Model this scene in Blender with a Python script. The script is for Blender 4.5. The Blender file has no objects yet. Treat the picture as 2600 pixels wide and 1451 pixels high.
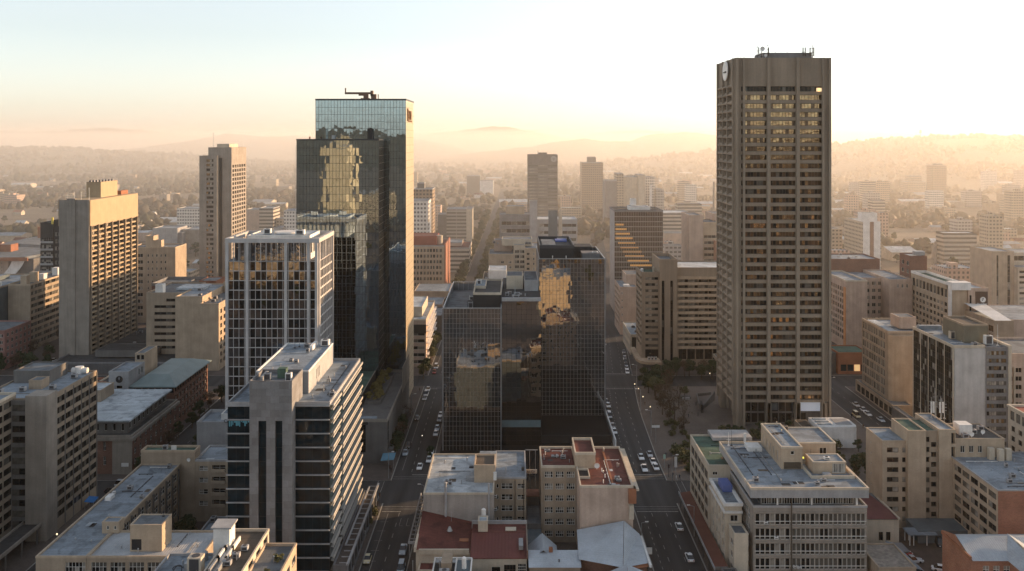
import bpy, math, random
import numpy as np
from math import radians, sin, cos, pi, atan2, hypot
from mathutils import Vector, Matrix

SC = bpy.context.scene
COL = SC.collection
rnd = random.Random(7)

# ---------------------------------------------------------------- camera
cd = bpy.data.cameras.new("camera")
cam = bpy.data.objects.new("camera", cd)
COL.objects.link(cam)
cam.location = (0, 0, 105)
cam.rotation_euler = (radians(90), 0, 0)
cd.sensor_width = 36.0
cd.lens = 31.01
cd.shift_y = -0.1444
cd.clip_start = 1.0
cd.clip_end = 60000
SC.camera = cam

# ---------------------------------------------------------------- sky, sun, exposure
SUN_AZ, SUN_EL = 66.0, 9.5            # degrees right of the view direction (+Y), above the horizon
world = bpy.data.worlds.new("World")
SC.world = world
world.use_nodes = True
wn = world.node_tree
bg = wn.nodes["Background"]
sky = wn.nodes.new("ShaderNodeTexSky")
sky.sky_type = 'NISHITA'
sky.sun_disc = False
sky.sun_elevation = radians(SUN_EL)
sky.sun_rotation = radians(SUN_AZ)
sky.altitude = 100
sky.air_density = 1.0
sky.dust_density = 0.8
sky.ozone_density = 1.8
hs = wn.nodes.new("ShaderNodeHueSaturation")
hs.inputs["Saturation"].default_value = 0.4
wn.links.new(sky.outputs[0], hs.inputs["Color"])
wn.links.new(hs.outputs[0], bg.inputs[0])
bg.inputs[1].default_value = 0.138

sl = bpy.data.lights.new("sun", 'SUN')
sun = bpy.data.objects.new("sun", sl)
COL.objects.link(sun)
sl.energy = 4.7
sl.angle = radians(0.5)
sl.color = (1.0, 0.63, 0.33)
sdir = Vector((sin(radians(SUN_AZ)) * cos(radians(SUN_EL)), cos(radians(SUN_AZ)) * cos(radians(SUN_EL)), sin(radians(SUN_EL))))
sun.rotation_euler = sdir.to_track_quat('Z', 'Y').to_euler()
sun.location = sdir * 900 + Vector((0, 300, 0))

SC.view_settings.view_transform = 'Standard'
SC.view_settings.look = 'None'
SC.view_settings.exposure = 1.18
SC.view_settings.gamma = 1.0
cy = SC.cycles
cy.max_bounces = 6
cy.diffuse_bounces = 2
cy.glossy_bounces = 3
cy.transmission_bounces = 2
cy.volume_bounces = 1
cy.transparent_max_bounces = 6
cy.caustics_reflective = False
cy.caustics_refractive = False
cy.sample_clamp_indirect = 4.0
cy.use_denoising = True

# ---------------------------------------------------------------- haze
HAZE_DENSITY = 0.000038      # thin air over the city, even throughout
MIST_DENSITY = 0.00027       # morning mist lying in the valley
HAZE_COL, MIST_COL, HAZE_ANI = (.92, .86, .78), (.97, .92, .86), 0.36
HX, HY0, HY1, HZ = 9500.0, -4200.0, 13800.0, 215.0
# ---------------------------------------------------------------- materials
_M = {}
def _node(nt, t, **kw):
    n = nt.nodes.new(t)
    for k, v in kw.items():
        setattr(n, k, v)
    return n

def mat(name, col, rough=0.85, var=0.18, scale=0.25, streak=0.0, metal=0.0, spec=0.3, fine=0.08, bump=0.0, rvar=0.0):
    """painted, cast or rendered surface: large blotches, fine grain, rain streaks down the wall"""
    if name in _M:
        return _M[name]
    m = bpy.data.materials.new(name)
    m.use_nodes = True
    nt = m.node_tree
    b = nt.nodes["Principled BSDF"]
    b.inputs["Roughness"].default_value = rough
    b.inputs["Metallic"].default_value = metal
    b.inputs["Specular IOR Level"].default_value = spec
    tc = _node(nt, "ShaderNodeTexCoord")
    oi = _node(nt, "ShaderNodeObjectInfo")
    n1 = _node(nt, "ShaderNodeTexNoise"); n1.inputs["Scale"].default_value = scale; n1.inputs["Detail"].default_value = 5
    n2 = _node(nt, "ShaderNodeTexNoise"); n2.inputs["Scale"].default_value = 2.6; n2.inputs["Detail"].default_value = 6
    nt.links.new(tc.outputs["Object"], n1.inputs["Vector"])
    nt.links.new(tc.outputs["Object"], n2.inputs["Vector"])
    def ramp(src, amt):
        r = _node(nt, "ShaderNodeMapRange")
        r.inputs[1].default_value = 0.25; r.inputs[2].default_value = 0.75
        r.inputs[3].default_value = 1 - amt; r.inputs[4].default_value = 1 + amt
        nt.links.new(src, r.inputs[0])
        return r.outputs[0]
    def mul(a, c):
        n = _node(nt, "ShaderNodeMath", operation='MULTIPLY')
        nt.links.new(a, n.inputs[0]); nt.links.new(c, n.inputs[1])
        return n.outputs[0]
    f = mul(ramp(n1.outputs["Fac"], var), ramp(n2.outputs["Fac"], fine))
    if streak:
        mp = _node(nt, "ShaderNodeMapping"); mp.inputs["Scale"].default_value = (1.1, 1.1, 0.05)
        n3 = _node(nt, "ShaderNodeTexNoise"); n3.inputs["Scale"].default_value = 1.0; n3.inputs["Detail"].default_value = 4
        nt.links.new(tc.outputs["Object"], mp.inputs["Vector"]); nt.links.new(mp.outputs[0], n3.inputs["Vector"])
        f = mul(f, ramp(n3.outputs["Fac"], streak))
    vm = _node(nt, "ShaderNodeVectorMath", operation='SCALE')
    vm.inputs[0].default_value = col
    nt.links.new(f, vm.inputs["Scale"])
    nt.links.new(vm.outputs[0], b.inputs["Base Color"])
    if bump:
        bp = _node(nt, "ShaderNodeBump"); bp.inputs["Strength"].default_value = bump; bp.inputs["Distance"].default_value = 0.1
        nt.links.new(n2.outputs["Fac"], bp.inputs["Height"]); nt.links.new(bp.outputs[0], b.inputs["Normal"])
    _M[name] = m
    return m

def ribbed(name, col, axis='x', pitch=0.35, rough=0.6, metal=0.0):
    """corrugated or standing-seam sheet"""
    if name in _M:
        return _M[name]
    m = mat(name, col, rough=rough, var=0.22, scale=0.18, metal=metal, fine=0.12)
    nt = m.node_tree
    b = nt.nodes["Principled BSDF"]
    tc = [n for n in nt.nodes if n.type == 'TEX_COORD'][0]
    w = _node(nt, "ShaderNodeTexWave"); w.bands_direction = axis.upper()
    w.inputs["Scale"].default_value = 0.314 / pitch
    nt.links.new(tc.outputs["Object"], w.inputs["Vector"])
    bp = _node(nt, "ShaderNodeBump"); bp.inputs["Strength"].default_value = 0.6; bp.inputs["Distance"].default_value = 0.06
    nt.links.new(w.outputs["Fac"], bp.inputs["Height"]); nt.links.new(bp.outputs[0], b.inputs["Normal"])
    return m

def brick(name, col, mortar, sx=0.5, sy=0.18):
    if name in _M:
        return _M[name]
    m = mat(name, col, rough=0.9, var=0.2)
    nt = m.node_tree
    b = nt.nodes["Principled BSDF"]
    vm = b.inputs["Base Color"].links[0].from_node
    tc = [n for n in nt.nodes if n.type == 'TEX_COORD'][0]
    sp = _node(nt, "ShaderNodeSeparateXYZ"); ad = _node(nt, "ShaderNodeMath", operation='ADD'); cb = _node(nt, "ShaderNodeCombineXYZ")
    nt.links.new(tc.outputs["Object"], sp.inputs[0])
    nt.links.new(sp.outputs[0], ad.inputs[0]); nt.links.new(sp.outputs[1], ad.inputs[1])
    nt.links.new(ad.outputs[0], cb.inputs[0]); nt.links.new(sp.outputs[2], cb.inputs[1])
    br = _node(nt, "ShaderNodeTexBrick")
    br.inputs["Color1"].default_value = (*col, 1); br.inputs["Color2"].default_value = (col[0] * .75, col[1] * .72, col[2] * .7, 1)
    br.inputs["Mortar"].default_value = (*mortar, 1); br.inputs["Scale"].default_value = 1
    br.inputs["Brick Width"].default_value = sx; br.inputs["Row Height"].default_value = sy; br.inputs["Mortar Size"].default_value = 0.015
    nt.links.new(cb.outputs[0], br.inputs["Vector"])
    nt.links.new(br.outputs["Color"], vm.inputs[0])
    return m

def glass(name, col=(0.02, 0.025, 0.03), metal=0.0, rough=0.04, wave=0.0, spec=0.6, rv=0.5, scale=0.25):
    if name in _M:
        return _M[name]
    m = bpy.data.materials.new(name)
    m.use_nodes = True
    nt = m.node_tree
    b = nt.nodes["Principled BSDF"]
    b.inputs["Roughness"].default_value = rough
    b.inputs["Metallic"].default_value = metal
    b.inputs["Specular IOR Level"].default_value = spec
    tc = _node(nt, "ShaderNodeTexCoord")
    n1 = _node(nt, "ShaderNodeTexNoise"); n1.inputs["Scale"].default_value = 0.6; n1.inputs["Detail"].default_value = 2
    nt.links.new(tc.outputs["Object"], n1.inputs["Vector"])
    r = _node(nt, "ShaderNodeMapRange"); r.inputs[1].default_value = 0.3; r.inputs[2].default_value = 0.7
    r.inputs[3].default_value = 1 - rv; r.inputs[4].default_value = 1 + rv * .4
    nt.links.new(n1.outputs["Fac"], r.inputs[0])
    vm = _node(nt, "ShaderNodeVectorMath", operation='SCALE'); vm.inputs[0].default_value = col
    nt.links.new(r.outputs[0], vm.inputs["Scale"]); nt.links.new(vm.outputs[0], b.inputs["Base Color"])
    if wave:
        n2 = _node(nt, "ShaderNodeTexNoise"); n2.inputs["Scale"].default_value = scale; n2.inputs["Detail"].default_value = 2
        nt.links.new(tc.outputs["Object"], n2.inputs["Vector"])
        bp = _node(nt, "ShaderNodeBump"); bp.inputs["Strength"].default_value = 1.0; bp.inputs["Distance"].default_value = wave
        nt.links.new(n2.outputs["Fac"], bp.inputs["Height"]); nt.links.new(bp.outputs[0], b.inputs["Normal"])
    _M[name] = m
    return m

def emit(name, col, strength):
    if name in _M:
        return _M[name]
    m = bpy.data.materials.new(name); m.use_nodes = True
    b = m.node_tree.nodes["Principled BSDF"]
    b.inputs["Base Color"].default_value = (*col, 1)
    b.inputs["Emission Color"].default_value = (*col, 1)
    b.inputs["Emission Strength"].default_value = strength
    _M[name] = m
    return m

def storeys(name, wall, gl, bw=3.0, bh=3.2, fw=0.6, fh=0.5, rough=0.8):
    """a wall far off with its grid of window panes as a pattern in the surface"""
    if name in _M:
        return _M[name]
    m = mat(name, wall, rough=rough, var=0.12)
    nt = m.node_tree
    b = nt.nodes["Principled BSDF"]
    vm = b.inputs["Base Color"].links[0].from_node
    tc = [n for n in nt.nodes if n.type == 'TEX_COORD'][0]
    ge = _node(nt, "ShaderNodeNewGeometry")
    sp = _node(nt, "ShaderNodeSeparateXYZ"); nt.links.new(tc.outputs["Object"], sp.inputs[0])
    sn = _node(nt, "ShaderNodeSeparateXYZ"); nt.links.new(ge.outputs["True Normal"], sn.inputs[0])
    def M2(op, a, c=None):
        n = _node(nt, "ShaderNodeMath", operation=op)
        for i, v in enumerate((a, c)):
            if v is None:
                continue
            if isinstance(v, (int, float)):
                n.inputs[i].default_value = v
            else:
                nt.links.new(v, n.inputs[i])
        return n.outputs[0]
    ay = M2('ABSOLUTE', sn.outputs[1])
    sel = M2('GREATER_THAN', ay, 0.5)
    az = M2('LESS_THAN', M2('ABSOLUTE', sn.outputs[2]), 0.5)
    u = M2('ADD', M2('MULTIPLY', sp.outputs[0], sel), M2('MULTIPLY', sp.outputs[1], M2('SUBTRACT', 1.0, sel)))
    fu = M2('FRACT', M2('ADD', M2('DIVIDE', u, bw), 100.0))
    fz = M2('FRACT', M2('DIVIDE', sp.outputs[2], bh))
    mu = M2('LESS_THAN', M2('ABSOLUTE', M2('SUBTRACT', fu, 0.5)), fw / 2)
    mz = M2('LESS_THAN', M2('ABSOLUTE', M2('SUBTRACT', fz, 0.55)), fh / 2)
    k = M2('MULTIPLY', M2('MULTIPLY', mu, mz), az)
    mx = _node(nt, "ShaderNodeMix", data_type='RGBA')
    nt.links.new(k, mx.inputs["Factor"]); nt.links.new(vm.outputs[0], mx.inputs["A"])
    mx.inputs["B"].default_value = (*gl, 1)
    nt.links.new(mx.outputs["Result"], b.inputs["Base Color"])
    rr = M2('SUBTRACT', rough, M2('MULTIPLY', k, rough - 0.15))
    nt.links.new(rr, b.inputs["Roughness"])
    return m

def roofm(name, col, seam=(1.1, 9.0), amt=.3, rough=.85):
    """flat roof covering: laid strips with seams, patched sheets, ponding stains and grit"""
    if name in _M:
        return _M[name]
    m = mat(name, col, rough=rough, var=.2, scale=.12, fine=.16)
    nt = m.node_tree
    b = nt.nodes["Principled BSDF"]
    vm = b.inputs["Base Color"].links[0].from_node
    f0 = vm.inputs["Scale"].links[0].from_socket
    tc = [n for n in nt.nodes if n.type == 'TEX_COORD'][0]
    br = _node(nt, "ShaderNodeTexBrick"); br.inputs["Scale"].default_value = 1
    br.inputs["Color1"].default_value = (1, 1, 1, 1); br.inputs["Color2"].default_value = (.86, .86, .86, 1); br.inputs["Mortar"].default_value = (.62, .62, .62, 1)
    br.inputs["Brick Width"].default_value = seam[1]; br.inputs["Row Height"].default_value = seam[0]; br.inputs["Mortar Size"].default_value = .035
    nt.links.new(tc.outputs["Object"], br.inputs["Vector"])
    n1 = _node(nt, "ShaderNodeTexNoise"); n1.inputs["Scale"].default_value = .22; n1.inputs["Detail"].default_value = 8; n1.inputs["Distortion"].default_value = 1.2
    nt.links.new(tc.outputs["Object"], n1.inputs["Vector"])
    r1 = _node(nt, "ShaderNodeMapRange"); r1.inputs[1].default_value = .50; r1.inputs[2].default_value = .60; r1.inputs[3].default_value = 1.0; r1.inputs[4].default_value = 1 - amt
    nt.links.new(n1.outputs["Fac"], r1.inputs[0])
    vo = _node(nt, "ShaderNodeTexVoronoi"); vo.distance = 'CHEBYCHEV'; vo.inputs["Scale"].default_value = .17
    nt.links.new(tc.outputs["Object"], vo.inputs["Vector"])
    sp = _node(nt, "ShaderNodeSeparateXYZ"); nt.links.new(vo.outputs["Color"], sp.inputs[0])
    r2 = _node(nt, "ShaderNodeMapRange"); r2.inputs[3].default_value = 1 - amt * .55; r2.inputs[4].default_value = 1 + amt * .35
    nt.links.new(sp.outputs[0], r2.inputs[0])
    bw = _node(nt, "ShaderNodeSeparateXYZ"); nt.links.new(br.outputs["Color"], bw.inputs[0])
    f = f0
    for o in (r1.outputs[0], r2.outputs[0], bw.outputs[0]):
        k = _node(nt, "ShaderNodeMath", operation='MULTIPLY'); nt.links.new(f, k.inputs[0]); nt.links.new(o, k.inputs[1]); f = k.outputs[0]
    nt.links.new(f, vm.inputs["Scale"])
    return m

# shared palette
CONC = mat("grey_concrete", (0.25, 0.222, 0.192), streak=0.14)
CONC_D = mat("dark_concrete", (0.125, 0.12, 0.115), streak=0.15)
CONC_B = mat("brown_concrete", (0.25, 0.205, 0.158), streak=0.12, scale=0.08)
BEIGE = mat("beige_render", (0.385, 0.305, 0.225), streak=0.10)
BEIGE_D = mat("dull_beige_render", (0.30, 0.24, 0.18), streak=0.12)
PINK = mat("pinkish_render", (0.41, 0.315, 0.255), streak=0.14)
CREAM = mat("cream_paint", (0.46, 0.4, 0.32), streak=0.10)
WHITE = mat("white_paint", (0.64, 0.63, 0.61), streak=0.08)
GREYP = mat("pale_grey_panel", (0.3, 0.3, 0.305), streak=0.10)
MIDGREY = mat("mid_grey_panel", (0.17, 0.17, 0.175), streak=0.12)
TEAL = mat("teal_grey_panel", (0.10, 0.125, 0.14), streak=0.1)
REDB = brick("red_brick", (0.30, 0.105, 0.06), (0.3, 0.25, 0.2))
BRNB = brick("brown_brick", (0.20, 0.095, 0.07), (0.2, 0.16, 0.13))
ROOF_L = roofm("pale_roof_membrane", (0.235, 0.275, 0.315))
ROOF_G = roofm("grey_roof_membrane", (0.145, 0.163, 0.18))
ROOF_D = roofm("dark_roof_felt", (0.06, 0.06, 0.062))
ROOF_B = roofm("brown_gravel_roof", (0.11, 0.088, 0.068))
ROOF_GN = roofm("green_roof_paint", (0.07, 0.125, 0.095))
ROOF_R = roofm("red_roof_paint", (0.13, 0.042, 0.034))
ROOF_W = roofm("white_roof_paint", (0.43, 0.475, 0.51))
METAL = mat("galvanised_metal", (0.32, 0.33, 0.34), rough=0.45, metal=0.5, var=0.2)
DARKM = mat("dark_painted_metal", (0.05, 0.05, 0.055), rough=0.5)
ALU = mat("aluminium", (0.42, 0.42, 0.43), rough=0.4, metal=0.6, var=0.08)
WFRAME = mat("white_window_frame", (0.62, 0.61, 0.58), rough=0.6, var=0.06)
BFRAME = mat("bronze_window_frame", (0.07, 0.055, 0.04), rough=0.5, var=0.06)
BLACK = mat("black_cladding", (0.02, 0.02, 0.022), rough=0.6)
RUSTP = mat("rust_red_paint", (0.26, 0.11, 0.06), var=0.2)
G_DARK = glass("dark_window_glass", (0.008, 0.010, 0.012), rough=0.06, spec=0.22)
G_MID = glass("curtained_window_glass", (0.10, 0.095, 0.085), rough=0.12, spec=0.5)
G_PALE = glass("drawn_blind_window_glass", (0.28, 0.26, 0.23), rough=0.2, spec=0.5)
G_TEAL = glass("teal_window_glass", (0.004, 0.015, 0.023), rough=0.04, spec=0.16)
G_BRZ = glass("bronze_mirror_glass", (0.34, 0.25, 0.16), metal=1.0, rough=0.05, rv=0.45, wave=0.03, scale=0.7)
G_BRZ2 = glass("bright_bronze_glass", (0.42, 0.32, 0.20), metal=1.0, rough=0.06, rv=0.3, wave=0.04, scale=0.7)
G_BRZD = glass("dark_bronze_glass", (0.11, 0.075, 0.05), metal=0.6, rough=0.07, rv=0.4)
G_MIR = glass("blue_mirror_glass", (0.30, 0.38, 0.44), metal=1.0, rough=0.015, rv=0.10, wave=0.012, scale=0.22)
G_MIRD = glass("smoked_mirror_glass", (0.38, 0.38, 0.38), metal=1.0, rough=0.015, rv=0.12, wave=0.014, scale=0.22)
G_MIRC = glass("clear_office_glass", (0.20, 0.21, 0.23), metal=1.0, rough=0.02, rv=0.3, wave=0.02, scale=0.5)
G_AMB = mat("amber_reflection_tint", (0.62, 0.33, 0.11), rough=0.5, var=0.1)  # amber tint standing in for reflected light on panes
LIT = emit("lit_window_glow", (1.0, 0.74, 0.40), .3)
LITD = emit("dim_lit_window", (1.0, 0.62, 0.28), 0.25)
ASPH = mat("asphalt", (0.042, 0.041, 0.042), var=0.5, scale=0.12, fine=0.2)
PAVE = mat("paving", (0.09, 0.074, 0.066), var=0.22, scale=0.3, fine=0.25)
PLAZA = mat("plaza_paving", (0.125, 0.104, 0.09), var=0.22, scale=0.15, fine=0.25)
LINE = mat("road_paint", (0.27, 0.265, 0.25), var=0.35, scale=1.2, fine=0.3)
CURB = mat("kerb_stone", (0.28, 0.27, 0.25))
GLS_STD = [G_DARK] * 7 + [G_MID] * 2 + [G_PALE]
GLS_DK = [G_DARK] * 9 + [G_MID]
GLS_CUR = [G_DARK] * 4 + [G_MID] * 3 + [G_PALE] * 2
# ---------------------------------------------------------------- mesh and building helpers
class MB:
    def __init__(s):
        s.v = []; s.f = []; s.m = []
    def quad(s, a, b, c, d, mi=0):
        n = len(s.v); s.v += [a, b, c, d]; s.f.append((n, n + 1, n + 2, n + 3)); s.m.append(mi)
    def poly(s, pts, mi=0):
        n = len(s.v); s.v += pts; s.f.append(tuple(range(n, n + len(pts)))); s.m.append(mi)
    def box(s, x0, x1, y0, y1, z0, z1, mi=0):
        n = len(s.v)
        s.v += [(x0, y0, z0), (x1, y0, z0), (x1, y1, z0), (x0, y1, z0), (x0, y0, z1), (x1, y0, z1), (x1, y1, z1), (x0, y1, z1)]
        for q in ((0, 3, 2, 1), (4, 5, 6, 7), (0, 1, 5, 4), (1, 2, 6, 5), (2, 3, 7, 6), (3, 0, 4, 7)):
            s.f.append(tuple(n + i for i in q)); s.m.append(mi)
        return s
    def prism(s, pts, z0, z1, mi=0):
        n = len(pts); b = len(s.v)
        s.v += [(x, y, z0) for x, y in pts] + [(x, y, z1) for x, y in pts]
        s.f.append(tuple(b + n - 1 - i for i in range(n))); s.m.append(mi)
        s.f.append(tuple(b + n + i for i in range(n))); s.m.append(mi)
        for i in range(n):
            j = (i + 1) % n
            s.f.append((b + i, b + j, b + n + j, b + n + i)); s.m.append(mi)
        return s
    def tube(s, p, q, r0, r1=None, n=6, mi=0):
        r1 = r0 if r1 is None else r1
        p, q = Vector(p), Vector(q)
        d = (q - p).normalized()
        a = d.orthogonal().normalized(); c = d.cross(a)
        b = len(s.v)
        for o, r in ((p, r0), (q, r1)):
            for i in range(n):
                t = 2 * pi * i / n
                s.v.append(tuple(o + a * (r * cos(t)) + c * (r * sin(t))))
        for i in range(n):
            j = (i + 1) % n
            s.f.append((b + i, b + j, b + n + j, b + n + i)); s.m.append(mi)
        s.f.append(tuple(b + n - 1 - i for i in range(n))); s.m.append(mi)
        s.f.append(tuple(b + n + i for i in range(n))); s.m.append(mi)
        return s
    def disc(s, c, ax, r, t, n=20, mi=0):
        c = Vector(c); ax = Vector(ax)
        return s.tube(c, c + ax * t, r, r, n, mi)
    def mesh(s, name, mats, off=(0, 0, 0)):
        me = bpy.data.meshes.new(name)
        ox, oy, oz = off
        me.from_pydata([(x - ox, y - oy, z - oz) for x, y, z in s.v], [], s.f)
        for m in mats:
            me.materials.append(m)
        if len(mats) > 1:
            me.polygons.foreach_set("material_index", s.m)
        me.update()
        return me

def link(o, parent=None):
    COL.objects.link(o)
    if parent:
        o.parent = parent
    return o
def tag(o, label, cat, group=None, kind=None):
    o["label"] = label; o["category"] = cat
    if group: o["group"] = group
    if kind: o["kind"] = kind
    return o
def struct(name, mb, mats, kind="structure"):
    o = link(bpy.data.objects.new(name, mb.mesh(name, mats)))
    o["kind"] = kind
    return o
def copy_tree(o, parent=None):
    c = o.copy(); COL.objects.link(c); c.parent = parent
    for ch in o.children:
        copy_tree(ch, c)
    return c

_WM = {}
def window_mesh(w, h, nx, ny, gl, fr, var, t=0.07, tz=None):
    key = (round(w, 2), round(h, 2), nx, ny, tuple(id(g) for g in gl), id(fr), var, t)
    if key in _WM:
        return _WM[key]
    r = random.Random(hash((round(w, 2), round(h, 2), nx, ny, var)) & 0xffff)
    mats = [fr]
    mb = MB()
    for i in range(nx):
        for j in range(ny):
            g = r.choice(gl)
            if g not in mats:
                mats.append(g)
            x0, x1, z0, z1 = w * i / nx, w * (i + 1) / nx, h * j / ny, h * (j + 1) / ny
            e = [r.uniform(-.004, .004) for _ in range(4)]
            mb.quad((x0, e[0], z0), (x1, e[1], z0), (x1, e[2], z1), (x0, e[3], z1), mats.index(g))
    for i in range(nx + 1):
        x = min(max(w * i / nx, t / 2), w - t / 2)
        mb.box(x - t / 2, x + t / 2, -.06, .02, 0, h, 0)
    for j in range(ny + 1):
        z = min(max(h * j / ny, t / 2), h - t / 2)
        mb.box(t / 2, w - t / 2, -.05, .015, z - t / 2, z + t / 2, 0)
    me = mb.mesh("window", mats)
    _WM[key] = me
    return me

SIDES = {'S': ((1, 0), (0, -1)), 'E': ((0, 1), (1, 0)), 'N': ((-1, 0), (0, 1)), 'W': ((0, -1), (-1, 0))}

def G(u0, u1, z0, z1, nu, nz, fw=0.7, fh=0.55, px=2, py=1, d=0.16, gl=None, fr=None, vo=None, nv=4, skip=None, t=0.07):
    """a grid of window openings on a face; u1 <= 0 counts from the far end"""
    return dict(u0=u0, u1=u1, z0=z0, z1=z1, nu=nu, nz=nz, fw=fw, fh=fh, px=px, py=py, d=d, gl=gl or GLS_STD, fr=fr or WFRAME, vo=vo, nv=nv, skip=skip, t=t)

class Bld:
    def __init__(s, name, label, cat, x, y, group=None):
        s.root = bpy.data.objects.new(name, None)
        s.root.empty_display_size = 2
        link(s.root)
        s.root.location = (x, y, 0)
        tag(s.root, label, cat, group)
        s.o = (x, y, 0)
        s.wins = []
    def part(s, name, mb, mats, parent=None, label=None):
        if not isinstance(mats, (list, tuple)):
            mats = [mats]
        o = link(bpy.data.objects.new(name, mb.mesh(name, list(mats), s.o)), parent or s.root)
        if label: o["label"] = label
        return o
    def bx(s, name, x0, x1, y0, y1, z0, z1, m, parent=None, label=None):
        return s.part(name, MB().box(x0, x1, y0, y1, z0, z1), m, parent, label)
    def frame(s, side, r):
        x0, x1, y0, y1 = r
        p = {'S': (x0, y0), 'E': (x1, y0), 'N': (x1, y1), 'W': (x0, y1)}[side]
        W = (x1 - x0) if side in 'SN' else (y1 - y0)
        U, n = SIDES[side]
        return (lambda u, d, z: (p[0] + U[0] * u + n[0] * d, p[1] + U[1] * u + n[1] * d, z)), W, atan2(U[1], U[0])
    def face(s, mb, side, r, z0, z1, specs, mi=0):
        P, W, ang = s.frame(side, r)
        op = []
        for g in specs or []:
            u0, u1 = g['u0'], g['u1'] if g['u1'] > 0 else W + g['u1']
            cw, ch = (u1 - u0) / g['nu'], (g['z1'] - g['z0']) / g['nz']
            w = g['fw'] * cw if g['fw'] <= 1 else min(g['fw'], cw * .98)
            h = g['fh'] * ch if g['fh'] <= 1 else min(g['fh'], ch * .98)
            for j in range(g['nz']):
                for i in range(g['nu']):
                    if g['skip'] and g['skip'](i, j):
                        continue
                    ua = u0 + cw * i + (cw - w) / 2
                    za = g['z0'] + ch * j + ((ch - h) / 2 if g['vo'] is None else g['vo'] * ch)
                    op.append((ua, ua + w, za, za + h, g['d']))
                    s.wins.append((P(ua, -g['d'], za), ang, w, h, g))
        zs = sorted({z0, z1, *[round(o[2], 4) for o in op], *[round(o[3], 4) for o in op]})
        for a, b in zip(zs, zs[1:]):
            if b - a < 1e-4:
                continue
            zm = (a + b) / 2
            row = sorted((o[0], o[1]) for o in op if o[2] < zm < o[3])
            u = 0.0
            for ua, ub in row:
                if ua - u > 1e-3:
                    mb.quad(P(u, 0, a), P(ua, 0, a), P(ua, 0, b), P(u, 0, b), mi)
                u = ub
            if W - u > 1e-3:
                mb.quad(P(u, 0, a), P(W, 0, a), P(W, 0, b), P(u, 0, b), mi)
        for ua, ub, za, zb, d in op:
            mb.quad(P(ua, 0, za), P(ub, 0, za), P(ub, -d, za), P(ua, -d, za), mi)
            mb.quad(P(ua, -d, zb), P(ub, -d, zb), P(ub, 0, zb), P(ua, 0, zb), mi)
            mb.quad(P(ua, 0, za), P(ua, -d, za), P(ua, -d, zb), P(ua, 0, zb), mi)
            mb.quad(P(ub, -d, za), P(ub, 0, za), P(ub, 0, zb), P(ub, -d, zb), mi)
    def block(s, x0, x1, y0, y1, z0, z1, m, S=None, E=None, W=None, N=None, roof=None, par=0.9, parm=None, proud=0.06, t=0.3, omit='', label=None, roofl=None):
        mb = MB()
        r = (x0, x1, y0, y1)
        zt = z1 - par
        for side, sp in (('S', S), ('E', E), ('W', W), ('N', N)):
            if side in omit: continue
            s.face(mb, side, r, z0, zt, sp)
        wall = s.part("wall", mb, m, None, label)
        if par > 0.05:
            s.ring("parapet", x0 - proud, x1 + proud, y0 - proud, y1 + proud, zt, z1, t + proud, parm or m)
            k = t - .02
        else:
            k = 0
        rb = MB()
        zr = zt + 0.02 if par > 0.05 else z1
        rb.quad((x0 + k, y0 + k, zr), (x1 - k, y0 + k, zr), (x1 - k, y1 - k, zr), (x0 + k, y1 - k, zr))
        s.part("roof", rb, roof or ROOF_G, None, roofl)
        return wall
    def ring(s, name, x0, x1, y0, y1, z0, z1, t, m, parent=None):
        mb = MB()
        mb.box(x0, x1, y0, y0 + t, z0, z1); mb.box(x0, x1, y1 - t, y1, z0, z1)
        mb.box(x0, x0 + t, y0 + t, y1 - t, z0, z1); mb.box(x1 - t, x1, y0 + t, y1 - t, z0, z1)
        return s.part(name, mb, m, parent)
    def curtain(s, side, r, u0, u1, z0, z1, nu, nz, gl, mul, mw=0.12, mh=0.12, md=0.12, off=0.05, jit=0.012, name="curtain_wall", major=0, gl2=None, p2=0.0, hrow=1):
        P, W, ang = s.frame(side, r)
        if u1 <= 0: u1 = W + u1
        mb = MB()
        du, dz = (u1 - u0) / nu, (z1 - z0) / nz
        rr = random.Random(nu * 131 + nz)
        for j in range(nz):
            for i in range(nu):
                a, b, c, d = u0 + du * i, u0 + du * (i + 1), z0 + dz * j, z0 + dz * (j + 1)
                tu, tz, k = rr.gauss(0, jit), rr.gauss(0, jit), rr.gauss(0, jit * .35)
                mb.quad(P(a, off - tu - tz, c), P(b, off + tu - tz + k, c), P(b, off + tu + tz, d), P(a, off - tu + tz + k, d), 2 if gl2 and rr.random() < p2 else 0)
        def bar(a, b, c, d, e):
            q = [P(a, off - .02, c), P(b, off - .02, c), P(b, e, c), P(a, e, c)]
            k = len(mb.v)
            mb.v += q + [(x, y, d) for x, y, z in q]
            for f in ((0, 3, 2, 1), (4, 5, 6, 7), (0, 1, 5, 4), (1, 2, 6, 5), (2, 3, 7, 6), (3, 0, 4, 7)):
                mb.f.append(tuple(k + i for i in f)); mb.m.append(1)
        for i in range(nu + 1):
            u = u0 + du * i
            w = mw * (2.6 if major and i % major == 0 else 1)
            bar(max(u - w / 2, u0 - mw / 2), min(u + w / 2, u1 + mw / 2), z0, z1, off + md * (1.5 if major and i % major == 0 else 1))
        if mh:
            for j in range(0, nz + 1, hrow):
                z = z0 + dz * j
                bar(u0, u1, max(z - mh / 2, z0), min(z + mh / 2, z1), off + md * .8)
        return s.part(name, mb, [gl, mul] + ([gl2] if gl2 else []))
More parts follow.
